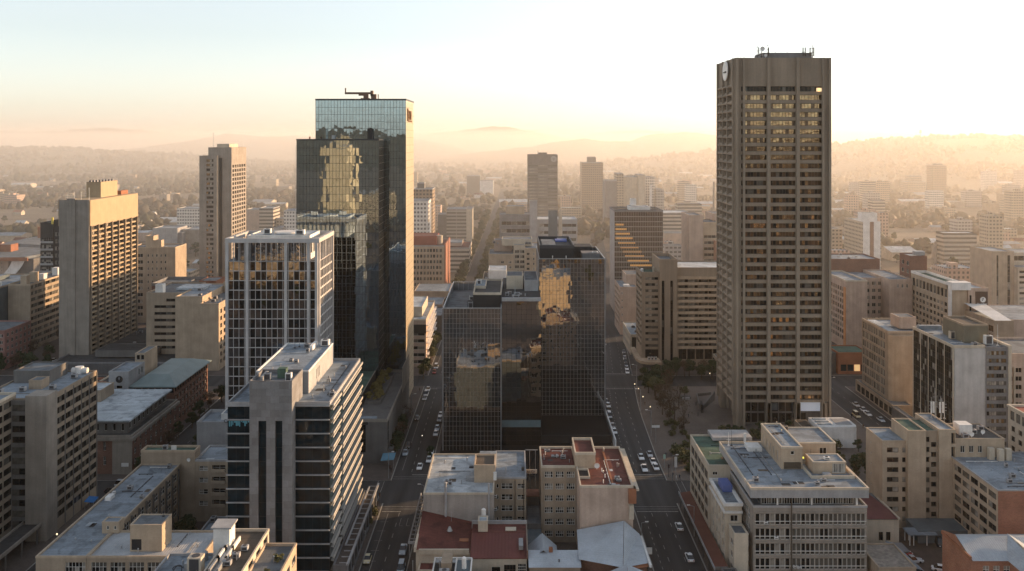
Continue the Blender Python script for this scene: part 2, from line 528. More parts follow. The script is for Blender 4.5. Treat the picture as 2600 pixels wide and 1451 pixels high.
    # rooftop pieces
    def ac(s, x, y, z, w=1.6, d=1.2, h=1.2, m=None):
        mb = MB(); mb.box(x - w / 2, x + w / 2, y - d / 2, y + d / 2, z + .15, z + h)
        mb.box(x - w / 2 + .1, x + w / 2 - .1, y - d / 2 + .1, y + d / 2 - .1, z, z + .15, 1)
        mb.box(x - w * .35, x + w * .35, y - d / 2 - .03, y - d / 2, z + .3, z + h - .2, 1)
        mb.disc((x, y, z + h), (0, 0, 1), min(w, d) * .36, .08, 12, 1)
        return s.part("air_conditioner", mb, [m or GREYP, DARKM])
    def pipe(s, x, y, z, h=1.5, r=.12, m=None):
        mb = MB(); mb.tube((x, y, z), (x, y, z + h), r); mb.tube((x, y, z + h), (x, y, z + h + .18), r * 1.7, r * .8)
        return s.part("vent_pipe", mb, m or METAL)
    def antenna(s, x, y, z, h=5, r=.07, arms=3, m=None):
        mb = MB(); mb.tube((x, y, z), (x, y, z + h), r, r * .5, 5)
        for k in range(arms):
            zz = z + h * (.45 + .18 * k); mb.tube((x - .6, y, zz), (x + .6, y, zz), r * .6, None, 4)
        mb.box(x - .25, x + .25, y - .25, y + .25, z, z + .25)
        return s.part("antenna", mb, m or DARKM)
    def dish(s, x, y, z, r=.6):
        mb = MB(); mb.tube((x, y, z), (x, y, z + r * 1.4), .06)
        c = Vector((x, y - .1, z + r * 1.5)); n = 12
        pts = []
        for k in range(1, 4):
            q = r * k / 3
            pts.append([tuple(c + Vector((cos(2 * pi * i / n) * q, -.25 * (q / r) ** 2 * r, sin(2 * pi * i / n) * q))) for i in range(n)])
        mb.poly(pts[0])
        for a, b in zip(pts, pts[1:]):
            for i in range(n):
                j = (i + 1) % n; mb.quad(a[i], a[j], b[j], b[i])
        return s.part("satellite_dish", mb, WHITE)
    def tank(s, x, y, z, r=.9, h=1.6, m=None):
        mb = MB(); mb.tube((x, y, z), (x, y, z + h), r, r, 14); mb.tube((x, y, z + h), (x, y, z + h + .3), r, r * .3, 14)
        return s.part("water_tank", mb, m or WHITE)
    def clutter(s, x0, x1, y0, y1, z, n, seed=1):
        r = random.Random(seed)
        for i in range(n):
            x, y = r.uniform(x0, x1), r.uniform(y0, y1)
            k = r.random()
            if k < .4: s.ac(x, y, z, r.uniform(1, 2.2), r.uniform(.8, 1.6), r.uniform(.8, 1.5))
            elif k < .75: s.pipe(x, y, z, r.uniform(.5, 1.8), r.uniform(.08, .2))
            else: s.bx("access_hatch", x - .6, x + .6, y - .6, y + .6, z, z + .5, GREYP)
    def services(s, x0, x1, y0, y1, z, seed, n=6):
        """conduits on sleepers, vents, boards and patches that collect on a used roof"""
        r = random.Random(seed)
        for k in range(max(2, n // 2)):
            mb = MB()
            if r.random() < .5:
                y = r.uniform(y0, y1); a = r.uniform(x0, x0 + (x1 - x0) * .5); c = a + (x1 - a) * r.uniform(.4, 1)
                mb.box(a, c, y, y + .12, z + .08, z + .2); x = a
                while x < c: mb.box(x, x + .25, y - .1, y + .22, z, z + .08); x += 2.2
            else:
                x = r.uniform(x0, x1); a = r.uniform(y0, y0 + (y1 - y0) * .5); c = a + (y1 - a) * r.uniform(.4, 1)
                mb.box(x, x + .12, a, c, z + .08, z + .2); y = a
                while y < c: mb.box(x - .1, x + .22, y, y + .25, z, z + .08); y += 2.2
            s.part("conduit", mb, r.choice([METAL, WHITE, DARKM]))
        for k in range(n):
            x, y = r.uniform(x0, x1), r.uniform(y0, y1); t = r.random()
            if t < .45: s.pipe(x, y, z, r.uniform(.4, 1.2), r.uniform(.07, .16))
            elif t < .7: s.ac(x, y, z, r.uniform(.8, 1.5), r.uniform(.6, 1), r.uniform(.6, 1.1))
            else:
                w, d = r.uniform(.8, 2.6), r.uniform(.8, 2.2); s.bx("roof_patch", x - w / 2, x + w / 2, y - d / 2, y + d / 2, z, z + .03, r.choice([ROOF_D, ROOF_W, ROOF_B]))
    def sign_text(s, txt, x, y, z, size, m, rot=0.0, depth=.06, parent=None, name="lettering", align='CENTER', sx=1.0):
        cu = bpy.data.curves.new("t", 'FONT'); cu.body = txt; cu.size = size; cu.extrude = depth; cu.align_x = align
        cu.space_character = sx
        ob = bpy.data.objects.new("t", cu); COL.objects.link(ob)
        dg = bpy.context.evaluated_depsgraph_get()
        me = bpy.data.meshes.new_from_object(ob.evaluated_get(dg))
        bpy.data.objects.remove(ob); bpy.data.curves.remove(cu)
        me.materials.clear(); me.materials.append(m)
        me.transform(Matrix.Translation((x - s.o[0], y - s.o[1], z)) @ Matrix.Rotation(rot, 4, 'Z') @ Matrix.Rotation(pi / 2, 4, 'X'))
        o = link(bpy.data.objects.new(name, me), parent or s.root)
        return o
    def done(s, cap=100):
        """place the windows: the largest in view as parts, any beyond the cap as one part"""
        def size(w):
            (x, y, z), ang, ww, h, g = w
            return -(ww * h * (abs(cos(ang)) + .35)) / max(y, 40) ** 2
        idx = sorted(range(len(s.wins)), key=lambda i: size(s.wins[i]))
        keep = set(idx[:cap])
        rest = MB(); rmats = []
        r = random.Random(len(s.wins))
        for i, (p, ang, w, h, g) in enumerate(s.wins):
            gl = g['gl'](i) if callable(g['gl']) else g['gl']
            me = window_mesh(w, h, g['px'], g['py'], gl, g['fr'], r.randrange(g['nv']), g['t'])
            if i in keep:
                o = bpy.data.objects.new("window", me)
                link(o, s.root)
                o.location = (p[0] - s.o[0], p[1] - s.o[1], p[2]); o.rotation_euler = (0, 0, ang)
            else:
                c, sn = cos(ang), sin(ang); k = len(rest.v)
                rest.v += [(p[0] + v.co.x * c - v.co.y * sn, p[1] + v.co.x * sn + v.co.y * c, p[2] + v.co.z) for v in me.vertices]
                for pl in me.polygons:
                    m = me.materials[pl.material_index]
                    if m not in rmats: rmats.append(m)
                    rest.f.append(tuple(k + q for q in pl.vertices)); rest.m.append(rmats.index(m))
        if rest.v:
            o = s.part("window", rest, rmats); o["kind"] = "stuff"
        s.wins = []
        return s

def wx(px, Y): return (px - 1288) * Y / 2219.0        # image pixel column and estimated depth to metres east
def wz(py, Y): return 105 - (py - 347) * Y / 2219.0   # image pixel row, at the same estimated depth, to metres up
# ---------------------------------------------------------------- ground, roads, pavements
nt = ASPH.node_tree
_tc = [n for n in nt.nodes if n.type == 'TEX_COORD'][0]
_mp = nt.nodes.new("ShaderNodeMapping"); _mp.inputs["Scale"].default_value = (3.0, 0.12, 1.0)
_n1 = [n for n in nt.nodes if n.type == 'TEX_NOISE'][0]
nt.links.new(_tc.outputs["Object"], _mp.inputs["Vector"]); nt.links.new(_mp.outputs[0], _n1.inputs["Vector"])

EARTH = mat("dry_winter_ground", (0.135, 0.105, 0.072), var=0.4, scale=0.02, fine=0.3)
g = MB(); g.quad((-9400, -4100, 0), (9400, -4100, 0), (9400, 13700, 0), (-9400, 13700, 0))
struct("ground", g, [EARTH])

def rx(y):           # centre line of the right-hand street, which bends east beyond the glass towers
    pts = [(-500, 39.5), (150, 40.6), (290, 41.0), (340, 42.6), (380, 45.8), (437, 50.5), (560, 60), (760, 76), (1200, 110)]
    for (a, xa), (b, xb) in zip(pts, pts[1:]):
        if y <= b:
            return xa + (xb - xa) * (y - a) / (b - a)
    return pts[-1][1]
RW = 6.3
def lx(y): return -31.3 + max(0, y - 400) * 0.010
LW = 5.6
def strip(mb, f, w0, w1, y0, y1, z, step=20):
    ys = list(np.arange(y0, y1, step)) + [y1]
    for a, b in zip(ys, ys[1:]):
        mb.quad((f(a) + w0, a, z), (f(a) + w1, a, z), (f(b) + w1, b, z), (f(b) + w0, b, z))

mb = MB(); strip(mb, lx, -LW, LW, -400, 1800, 0.004); struct("road", mb, [ASPH])
mb = MB(); strip(mb, rx, -RW, RW, -400, 1200, 0.004); struct("road", mb, [ASPH])
for xc, hw in ((-111.5, 6.0), (134.2, 6.2)):
    mb = MB(); strip(mb, lambda y: xc, -hw, hw, -400, 1200, 0.004); struct("road", mb, [ASPH])
for xa, xb, ya, yb in ((-700, -25.4, 253, 270), (34.5, 700, 253, 270), (-700, 700, 372, 389), (-700, 700, 500, 512), (-700, 700, 640, 652), (-900, 900, 800, 812)):
    mb = MB(); mb.quad((xa, ya, .008), (xb, ya, .008), (xb, yb, .008), (xa, yb, .008)); struct("road", mb, [ASPH])

KZ = 0.13
def pave(x0, x1, ys, m, name="pavement"):
    """a city block raised on its kerb; x0, x1 may follow a street"""
    f0 = x0 if callable(x0) else (lambda y: x0)
    f1 = x1 if callable(x1) else (lambda y: x1)
    mb = MB()
    y0, y1 = ys
    st = list(np.arange(y0, y1, 20)) + [y1]
    L = [(f0(y), y) for y in st]; Rr = [(f1(y), y) for y in st]
    for i in range(len(st) - 1):
        mb.quad((*L[i], KZ), (*Rr[i], KZ), (*Rr[i + 1], KZ), (*L[i + 1], KZ), 0)
        mb.quad((*L[i + 1], 0), (*L[i], 0), (*L[i], KZ), (*L[i + 1], KZ), 1)
        mb.quad((*Rr[i], 0), (*Rr[i + 1], 0), (*Rr[i + 1], KZ), (*Rr[i], KZ), 1)
        for a, sgn in ((L, 1), (Rr, -1)):
            mb.quad((a[i][0], a[i][1], KZ + .004), (a[i][0] + .3 * sgn, a[i][1], KZ + .004), (a[i + 1][0] + .3 * sgn, a[i + 1][1], KZ + .004), (a[i + 1][0], a[i + 1][1], KZ + .004), 1)
    mb.quad((*L[0], 0), (*Rr[0], 0), (*Rr[0], KZ), (*L[0], KZ), 1)
    mb.quad((*Rr[-1], 0), (*L[-1], 0), (*L[-1], KZ), (*Rr[-1], KZ), 1)
    return struct(name, mb, [m, CURB])
lxa, lxb = (lambda y: lx(y) - LW), (lambda y: lx(y) + LW)
rxa, rxb = (lambda y: rx(y) - RW), (lambda y: rx(y) + RW)
for ys in ((120, 253), (270, 372), (389, 500), (512, 640)):
    pave(-400, -117.5, ys, PAVE); pave(-105.5, lxa, ys, PAVE); pave(140.4, 420, ys, PAVE)
    pave(rxb, 128, ys, PLAZA if ys[0] == 270 else PAVE)
for ys in ((120, 372), (389, 500), (512, 640)):
    pave(lxb, rxa, ys, PAVE)

mk = MB()
def mrect(x0, x1, y0, y1): mk.quad((x0, y0, .013), (x1, y0, .013), (x1, y1, .013), (x0, y1, .013))
for y in np.arange(160, 470, 6.5):                       # lane dashes
    if 247 < y < 274 or 368 < y < 392: continue
    mrect(lx(y) - .08 - .2, lx(y) + .08 - .2, y, y + 2.4)
    mrect(rx(y) - 1.9, rx(y) - 1.75, y, y + 2.2)
    mrect(rx(y) + 2.2, rx(y) + 2.35, y, y + 2.2)
    mrect(134.1, 134.25, y, y + 2.4); mrect(-111.6, -111.45, y, y + 2.4)
for y in np.arange(160, 470, 3.2):                       # parking lane lines
    if 245 < y < 276 or 366 < y < 394: continue
    mrect(lx(y) - 3.35, lx(y) - 3.22, y, y + 3.2)
    mrect(rx(y) - 4.15, rx(y) - 4.02, y, y + 1.4)
for y in (247.5, 274.5, 368.5, 392):                     # stop lines and crossings
    mrect(lx(y) - 5.2, lx(y) + .1, y, y + .4) if y in (247.5, 368.5) else mrect(lx(y) + .2, lx(y) + 5.2, y, y + .4)
    mrect(rx(y) - 5.8, rx(y) + 5.8, y, y + .4)
for y in (250.2, 272.2, 370.4, 391):
    for f, w in ((lx, LW), (rx, RW)):
        mrect(f(y) - w + .3, f(y) + w - .3, y - .9, y - .75); mrect(f(y) - w + .3, f(y) + w - .3, y + .75, y + .9)
for x0, dx in ((-39, -1), (50, 1)):
    for x in (x0, x0 + 1.8 * dx): mrect(x - .07, x + .07, 253.5, 269.5)
for k in range(5):                                       # bays before the left junction
    mrect(-36.0 + k * .02, -33.8, 241 - k * 5.6, 241.12 - k * 5.6)
    if k < 3: mrect(-30.6 + k * 1.9, -30.5 + k * 1.9, 239, 243.5); mrect(-30.6 + k * 1.9, -29.6 + k * 1.9, 238.5, 238.65)
struct("road_markings", mk, [LINE])
# ================================================================= LEFT: nearest buildings
# --- slab block with banded windows, far left
b = Bld("office_slab", "tall tan concrete slab block with five bays of dark windows at the far left edge", "building", -128, 244)
wsp = lambda nz: [G(5.2, 0, 2.6, 36.0, 5, nz, .88, .56, 3, 1, .35, GLS_DK, BFRAME, vo=.30)]
b.block(-140, -121.5, 230, 258, 0, 37.0, CONC_B, E=[G(5.2, 0, 2.4, 35.8, 5, 12, .92, .60, 3, 1, .14, GLS_DK, BFRAME, vo=.30)], roof=ROOF_L, par=.5)
mb = MB()
for k in range(6):
    y = 235.2 + 22.8 * k / 5
    mb.box(-121.5, -121.36, y - .18, y + .18, 0, 36.4)
b.part("wall_fin", mb, CONC_D)
b.bx("wall", -126.4, -120.9, 229.0, 234.6, 0, 37.9, CONC)
b.block(-150, -126.4, 229.4, 236, 0, 36.6, CONC_D, S=[G(12, 0, 3, 36, 3, 12, .9, .62, 2, 1, .3, GLS_DK, BFRAME)], par=.5)
b.block(-139, -129, 246, 256, 36.5, 40.0, CONC_D, roof=ROOF_G, par=.3)
b.block(-131.5, -128, 240, 244, 36.5, 39, BEIGE_D, par=.2)
for x, y in ((-124.6, 251), (-137, 236), (-132, 238), (-125, 240)): b.ac(x, y, 36.6)
m_ = MB(); m_.tube((-125.5, 256, 36.6), (-125.5, 256, 38.6), 1.2, 1.2, 12); m_.tube((-123.2, 256, 37.4), (-127.6, 256, 37.4), .9, .9, 10)
b.part("water_tank", m_, WHITE)
b.tank(-134.5, 233, 36.2, .6, 1.2, mat("blue_drum", (.05, .12, .28)))
b.done()

b = Bld("office_block", "tan office block with stacked window bands cut by the left edge, nearer than the slab", "building", -140, 215)
b.block(-152, -130.2, 196, 231.5, 0, 38.2, CONC_B, E=[G(.5, 0, 3.0, 37, 6, 12, .92, .6, 2, 1, .14, GLS_DK, BFRAME, vo=.3)], roof=ROOF_L, par=.7, parm=CREAM)
b.bx("air_conditioner", -137, -134.5, 224, 226, 37.5, 39, GREYP)
b.clutter(-148, -133, 205, 229, 37.5, 5, 5)
b.done()
b = Bld("street_canopy", "low dark street canopy with pale edge beams below the tan slab block", "canopy", -121, 212)
for i, x in enumerate((-127.5, -122.6)): b.bx("beam", x, x + .45, 190, 231, 4.2, 5.0, CONC)
b.bx("roof", -127.05, -122.6, 190, 231, 4.3, 4.55, ROOF_D)
for y in range(192, 232, 7): b.bx("post", -122.5, -122.2, y, y + .3, 0.1, 4.2, CONC_D)

# --- L-shaped block with pale blue roof round a courtyard
b = Bld("courtyard_block", "L-shaped low beige block with large blue-grey roofs round a dark courtyard", "building", -88, 215)
gw = dict(gl=GLS_STD)
b.block(-101.3, -90.5, 187.6, 241, 0, 16, BEIGE_D, S=[G(6.0, 0, 12.0, 15.2, 1, 1, .9, .66, 6, 2, .25, GLS_STD, WFRAME)],
        E=[G(13, -2, 2.4, 15.0, 9, 4, .84, .62, 3, 2, .25, GLS_DK, WFRAME)], roof=ROOF_L, par=.45, parm=BEIGE)
b.block(-90.44, -66, 187.6, 200, 0, 16, BEIGE_D, S=[G(.6, 0, 12.0, 15.2, 6, 1, .82, .66, 4, 2, .25, GLS_CUR, WFRAME), G(.6, 0, 2, 11, 6, 3, .7, .55, 3, 2, .25)],
        roof=ribbed("ribbed_grey_roof", (.36, .38, .40), 'x', .5), par=.45, parm=BEIGE, omit='W')
b.block(-101.36, -86.6, 240.9, 245, 0, 19.6, BEIGE_D, E=[G(.5, 0, 3, 16, 1, 4, .5, .5)], S=[], roof=ROOF_GN, par=.6, parm=BEIGE)
b.block(-86.6, -64, 241, 252.5, 0, 17, BEIGE_D, S=[G(.8, 3.8, 3.5, 16.2, 1, 4, .8, .42, 2, 2, .2, GLS_CUR, WFRAME), G(4.2, 0, 3.5, 16.2, 4, 4, .78, .56, 2, 2, .9, GLS_DK, WFRAME)], roof=ROOF_L, par=.5, parm=GREYP, omit='W')
mb = MB()
for k in range(4):
    for j in range(4): mb.box(-82.2 + 4.5 * k, -78.4 + 4.5 * k, 240.7, 240.95, 4.1 + 3.17 * j, 5.0 + 3.17 * j)
b.part("balcony", mb, BEIGE)
mb = MB()
for k in range(10): mb.box(-90.5, -90.1, 201 + 4.2 * k, 201.35 + 4.2 * k, 0, 15.2)
b.part("wall_fin", mb, CONC_D)
b.block(-82.5, -75.6, 190.5, 196, 15.6, 21.4, BEIGE, S=[G(.2, 2.6, 15.8, 18.4, 1, 1, .9, .9, 1, 1, .12, [BLACK], DARKM)], roof=ROOF_G, par=.2)
b.block(-92.6, -88.8, 199.2, 202, 15.6, 18.2, BEIGE, S=[G(.5, 0, 16.2, 17.6, 2, 1, .35, .6, 1, 1, .1)], roof=ROOF_L, par=.15)
b.bx("skylight", -100.2, -98.8, 217, 219.4, 15.6, 16.5, WHITE)
b.bx("skylight", -100.3, -99.6, 221, 221.8, 15.6, 16.2, WHITE)
b.services(-100, -91.5, 203, 239, 15.58, 3, 8); b.services(-88, -68, 188.6, 199, 15.58, 5, 6); b.services(-85, -66, 242, 251, 16.55, 6, 5)
for x, y, h in ((-95, 208, .5), (-93, 195, .4), (-97, 196, .4), (-85, 192, .5), (-80, 247, .8), (-70, 244, 1)): b.pipe(x, y, 15.6 + (1 if y > 241 else 0), h, .12)
b.antenna(-77, 195, 21.3, 2.2, .05, 1); b.dish(-88, 240.2, 16.6, .5)
b.ac(-95.5, 243, 19.1, 1.3, .9, 1.2); b.bx("louvre_screen", -93.6, -92.2, 242.2, 242.4, 19.1, 20.4, WHITE)
b.done()

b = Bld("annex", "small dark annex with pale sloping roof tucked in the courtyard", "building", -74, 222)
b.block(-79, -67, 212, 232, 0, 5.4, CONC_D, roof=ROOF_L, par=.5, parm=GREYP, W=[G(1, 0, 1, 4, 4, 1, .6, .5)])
b.clutter(-78, -69, 225, 231, 5, 4, 3); b.done()

# --- rooftop in the bottom-left foreground
b = Bld("office_block", "foreground beige block with brown gravel roof, loose ducting and white roof plant", "building", -57, 166)
b.block(-69.2, -57.2, 150, 178, 0, 21.2, CREAM, roof=ROOF_L, par=.5, parm=GREYP)
b.block(-57.2, -50.0, 150, 181.5, 0, 24.6, CREAM, E=[G(1, 0, 22.0, 24.0, 6, 1, .6, .85, 1, 1, .2, GLS_STD, WFRAME)], roof=ROOF_B, par=.55, parm=CREAM)
b.block(-50.0, -43.6, 150, 178.5, 0, 23.0, BEIGE, E=[G(1, 0, 3, 22.0, 6, 6, .62, .5, 2, 1, .25)], roof=ROOF_G, par=.6, parm=BEIGE)
b.bx("plant_room", -58.6, -55.4, 173, 176.5, 21, 28.3, WHITE)
mb = MB(); mb.box(-59.0, -55.0, 172.7, 176.9, 28.3, 28.6); b.part("roof", mb, GREYP)
b.ac(-60.2, 168, 20.8, 2.6, 2.2, 4.6, CREAM)
b.bx("duct", -63.4, -61.4, 170.5, 173, 20.8, 22.6, METAL); b.tank(-61.5, 176, 20.8, .8, 1.5, METAL)
for k in range(3):
    mb = MB(); y = 163 + k * 4.2
    mb.box(-56.2, -55.8, y, y + 5.4, 24.1, 25.3); mb.box(-54.8, -54.5, y + .6, y + 5.8, 24.1, 25.0); mb.box(-55.8, -54.8, y + 1, y + 5.2, 24.1, 24.4)
    b.part("duct", mb, WHITE if k else METAL)
for k in range(3): b.ac(-53.8 + k * .7, 167 + 3 * k, 24.05, 1.3, 1.1, 1.0)
mb = MB(); p = [(-64.8 + .7 * cos(t) * (1 + t * .1), 171 + .5 * sin(2 * t), 20.9 + 1.2 * abs(sin(t * .9))) for t in np.linspace(0, 6, 24)]
for a, c in zip(p, p[1:]): mb.tube(a, c, .09, None, 5)
b.part("pipe", mb, DARKM)
b.bx("solar_panel", -58.6, -57.4, 159, 165, 20.8, 21.0, TEAL)
b.clutter(-68, -60, 156, 176, 20.75, 7, 11); b.clutter(-56.5, -51, 152, 180, 24.1, 6, 12); b.clutter(-49, -45, 155, 176, 22.45, 3, 19)
b.done()

# --- glass office with white sun fins beside the left street
b = Bld("glass_office", "dark glass office with white floor lines, pale stone lift core and sunlit white side fins", "building", -55, 228)
FINW = mat("off_white_fin", (.36, .345, .32), var=.06)
X0, X1, Y0, Y1, H = -66.7, -42.8, 207, 248, 43.0
r = (X0, X1, Y0, Y1)
mb = MB()
for sd in 'NW': b.face(mb, sd, r, 0, H - 1, [])
b.part("wall", mb, MIDGREY)
b.curtain('S', r, 0, 0, 0, H - .9, 12, 13, G_TEAL, BLACK, .05, 0, .02, .02, .006, hrow=1)
b.curtain('E', r, 0, 0, 0, H - .9, 20, 13, G_TEAL, BLACK, .05, 0, .02, .02, .006)
for j in range(1, 14):
    z = H - .9 - (13 - j) * 3.237
    mb = MB(); mb.box(X0 - .3, X1 + .05, Y0 - .4, Y0 + .02, z - .12, z + .12)
    b.part("floor_line", mb, GREYP)
    for y0_, y1_ in ((Y0 + .3, Y0 + 10.2), (Y0 + 12.2, Y1 - .2)):
        mb = MB(); dz = -1.0 if y0_ > Y0 + 5 else 0
        mb.box(X1 + .1, X1 + .82, y0_, y1_, z + .02 + dz * .25, z + .12 + dz * .25); mb.box(X1 + .8, X1 + .92, y0_, y1_, z - .32 + dz * .25, z + .26 + dz * .25)
        b.part("sun_fin", mb, FINW)
        mb = MB(); mb.box(X1 + .1, X1 + .62, y0_ + .6, y1_ - .8, z - 1.2 + dz * .25, z - 1.1 + dz * .25); mb.box(X1 + .6, X1 + .7, y0_ + .6, y1_ - .8, z - 1.42 + dz * .25, z - 1.06 + dz * .25)
        b.part("sun_fin", mb, FINW)
b.ring("parapet", X0 - .1, X1 + .12, Y0 - .12, Y1 + .1, H - .9, H, .35, GREYP)
mb = MB(); mb.quad((X0, Y0, H - .75), (X1, Y0, H - .75), (X1, Y1, H - .75), (X0, Y1, H - .75)); b.part("roof", mb, ROOF_L)
# lift core
STONE = brick("stone_cladding", (0.205, 0.205, 0.21), (.10, .10, .10), 2.1, 1.62)
mb = MB()
cx0, cx1, cz = -60.6, -50.8, 48.8
b.face(mb, 'S', (cx0, cx1, 203.6, 214), 0, cz, [G(2.0, 3.9, 1, 40, 1, 1, .98, .98, 1, 12, .6, [G_TEAL], BLACK), G(5.9, 7.6, 1, 40, 1, 1, .98, .98, 1, 12, .6, [G_TEAL], BLACK)])
for sd in 'EW': b.face(mb, sd, (cx0, cx1, 203.6, 214), 0, cz, [])
b.part("lift_core", mb, STONE)
b.ring("parapet", cx0 - .05, cx1 + .05, 203.55, 214, cz - .9, cz + .05, .3, STONE)
mb = MB(); mb.quad((cx0, 203.6, cz - .9), (cx1, 203.6, cz - .9), (cx1, 214, cz - .9), (cx0, 214, cz - .9)); b.part("roof", mb, ROOF_G)
mb = MB(); mb.box(-55.6, -53.6, 209, 211, cz - .8, cz + 1.4); b.part("plant_room", mb, ROOF_GN)
b.ac(-52.4, 207, cz - .85, 1.4, 1.2, 1.9, WHITE); b.ac(-57.6, 208, cz - .85, 1.6, 1.2, 1.6); b.bx("duct", -58.8, -58.2, 206, 211, cz - .85, cz + .4, METAL)
b.block(-62.6, -49.8, 216, 245.5, H - .8, 47.9, GREYP, E=[G(8, 13, 43.2, 46.4, 3, 1, .4, .8, 1, 1, .12)], roof=ROOF_L, par=.35, parm=WHITE, t=.25)
for y in (240.5, 242, 244): b.antenna(-59.5 + (y - 240) * .6, y, 47.6, 3.2 + (y % 2) * 1.6, .05, 2)
b.bx("duct", -54.6, -53.8, 238, 244, 47.6, 48.8, WHITE); b.ac(-51.5, 243.4, 47.6, 2.2, 1.8, 1.7, WHITE); b.ac(-56, 241, 47.6)
b.services(-48.6, -43.6, 212, 246, H - .74, 9, 6); b.services(-61.5, -51, 217, 238, 47.58, 8, 5)
for x, y in ((-47, 220), (-46.5, 231), (-45, 239), (-48, 212)): b.pipe(x, y, H - .75, .9)
mb = MB(); mb.box(-47.5, -46.6, 226, 227, H - .7, H + .2); mb.box(-47.2, -46.9, 226.3, 226.6, H + .2, H + .9); b.part("vent", mb, METAL)
# coloured film on one strip of glass
mb = MB(); rr = random.Random(4)
for k in range(14):
    x = X0 + .3 + k * .4; w = .2 + .18 * rr.random()
    mb.box(x, x + w, Y0 - .09, Y0 - .05, H - 5.9 + 1.3 * rr.random(), H - 4.45)
b.part("window_film", mb, mat("blue_film", (.10, .30, .38), rough=.3))
# street podium
b.block(X1 + 1.0, -38.4, 206, 249.6, 0, 5.2, MIDGREY, E=[G(1, 0, .4, 4.6, 10, 1, .85, .85, 2, 1, .3, GLS_DK, DARKM)], roof=PAVE, par=.3)
mb = MB(); mb.box(-38.4, -37.9, 204, 252, 6.0, 6.35); mb.box(-40.6, -40.2, 214, 250, 6.0, 6.3)
for y in np.arange(205, 252, 3.0): mb.box(-40.2, -38.4, y, y + .15, 6.05, 6.25)
b.part("canopy", mb, GREYP)
b.done()

# --- low grey panelled building with lettering along its roof edge
b = Bld("panelled_shop", "low grey panelled building with a script sign along its roof edge behind the glass office", "building", -84, 282)
b.block(-97.2, -68, 272, 284.4, 0, 17.4, GREYP, S=[G(16.6, 18.4, .5, 16.5, 1, 1, .98, .98, 1, 5, .3, [G_DARK], DARKM)], roof=ROOF_L, par=.9)
b.sign_text("Coffee & Books", -84.5, 271.8, 17.2, 1.5, DARKM, 0, .08, sx=.9)
b.block(-91, -80, 276, 283.6, 16.6, 18.6, WHITE, roof=ROOF_L, par=.15)
b.done()

# --- brick corner building with cornice and white roof
b = Bld("corner_building", "old dark brick corner building with pale cornice, set-back top floor and overhanging white roof", "building", -134, 292)
b.block(-152, -118.7, 275, 313, 0, 12.2, BRNB, S=[G(20, 0, 2, 11, 4, 2, .28, .6, 2, 2, .25, GLS_CUR, WFRAME)], E=[G(1, 0, 1.5, 11.3, 9, 3, .42, .6, 2, 2, .3, GLS_DK, WFRAME)], roof=ROOF_D, par=.6, parm=CONC)
b.ring("cornice", -152.6, -118.0, 274.4, 313.6, 10.6, 11.5, .7, CONC)
b.bx("wall", -124.5, -118.4, 274.7, 275, 0, 10.6, CONC)
b.block(-150, -121.5, 278.2, 310, 11.6, 15.7, CONC_D, S=[G(10, 0, 12.4, 14.9, 7, 1, .35, .9, 1, 1, .2)], E=[G(1, 0, 12.4, 14.9, 9, 1, .5, .9, 1, 1, .2)], roof=ROOF_W, par=0)
b.bx("roof_overhang", -151, -120, 276.6, 311.4, 15.72, 16.25, ROOF_W)
b.block(-149, -138, 296, 306, 16.3, 20.2, BEIGE_D, S=[G(5, 8, 17, 19.4, 1, 1, .7, .7, 2, 1, .15)], roof=ROOF_W, par=.2)
b.bx("shop_sign", -121.6, -119.4, 274.5, 274.7, 2.6, 3.7, WHITE)
b.done()
b = Bld("side_wing", "red and cream low wing behind the brick corner building", "building", -140, 330)
b.block(-156, -136, 316, 345, 0, 13, BRNB, roof=ROOF_D, par=.6, parm=CREAM, E=[G(1, 0, 9.5, 12, 6, 1, .5, .6)])
b.block(-160, -150, 316.5, 326, 12.5, 15, REDB, par=.3); b.done()

# --- building with a white stair tower and round emblem
b = Bld("hotel_annex", "white stair tower with dark round emblem beside a blue-green hip roof", "building", -126, 335)
mb = MB()
b.block(-136.5, -121.8, 318, 353, 0, 15.2, BRNB, E=[G(.5, 0, 1.5, 12.2, 10, 4, .62, .66, 2, 2, .5, GLS_CUR, WFRAME), G(.5, 0, 12.6, 14.9, 14, 1, .8, .8, 1, 1, .4, GLS_DK, DARKM)], S=[G(.6, 0, 12.6, 14.9, 6, 1, .8, .8, 1, 1, .4, GLS_DK, DARKM)], par=0)
b.bx("wall", -137, -126.2, 317.6, 318, 0, 12.1, GREYP)
mb = MB(); z0, z1 = 15.6, 18.2
mb.box(-137.6, -120.6, 316.6, 354.4, 15.25, 15.6)
a = [(-137.6, 316.6, z0), (-120.6, 316.6, z0), (-120.6, 354.4, z0), (-137.6, 354.4, z0)]; t = [(-134, 324, z1), (-126, 324, z1), (-126, 347, z1), (-134, 347, z1)]
for i in range(4): mb.quad(a[i], a[(i + 1) % 4], t[(i + 1) % 4], t[i])
mb.quad(*t); b.part("roof", mb, mat("blue_green_sheet_roof", (.17, .22, .22), rough=.5, var=.15))
b.block(-144.5, -137.4, 316, 330, 0, 21.2, GREYP, S=[G(2.7, 4.9, 3, 17, 1, 5, .98, .42, 1, 1, .2, [G_DARK, G_MID], WFRAME)], E=[G(8, 13, 17.2, 20.2, 2, 1, .5, .8, 1, 1, .3)], roof=ROOF_L, par=.5)
mb = MB(); mb.disc((-140.7, 316, 18.4), (0, -1, 0), 1.25, .14, 24); b.part("emblem", mb, BLACK)
mb = MB(); mb.box(-140.8, -140.55, 315.74, 315.84, 18.2, 19.3); mb.box(-140.95, -140.4, 315.74, 315.84, 18.6, 18.8); b.part("emblem", mb, GREYP)
b.block(-141, -137.5, 330, 342, 0, 24.4, BEIGE, S=[G(.3, 0, 21.6, 23.9, 2, 1, .8, .8, 1, 1, .3)], roof=ROOF_G, par=.3)
b.done()

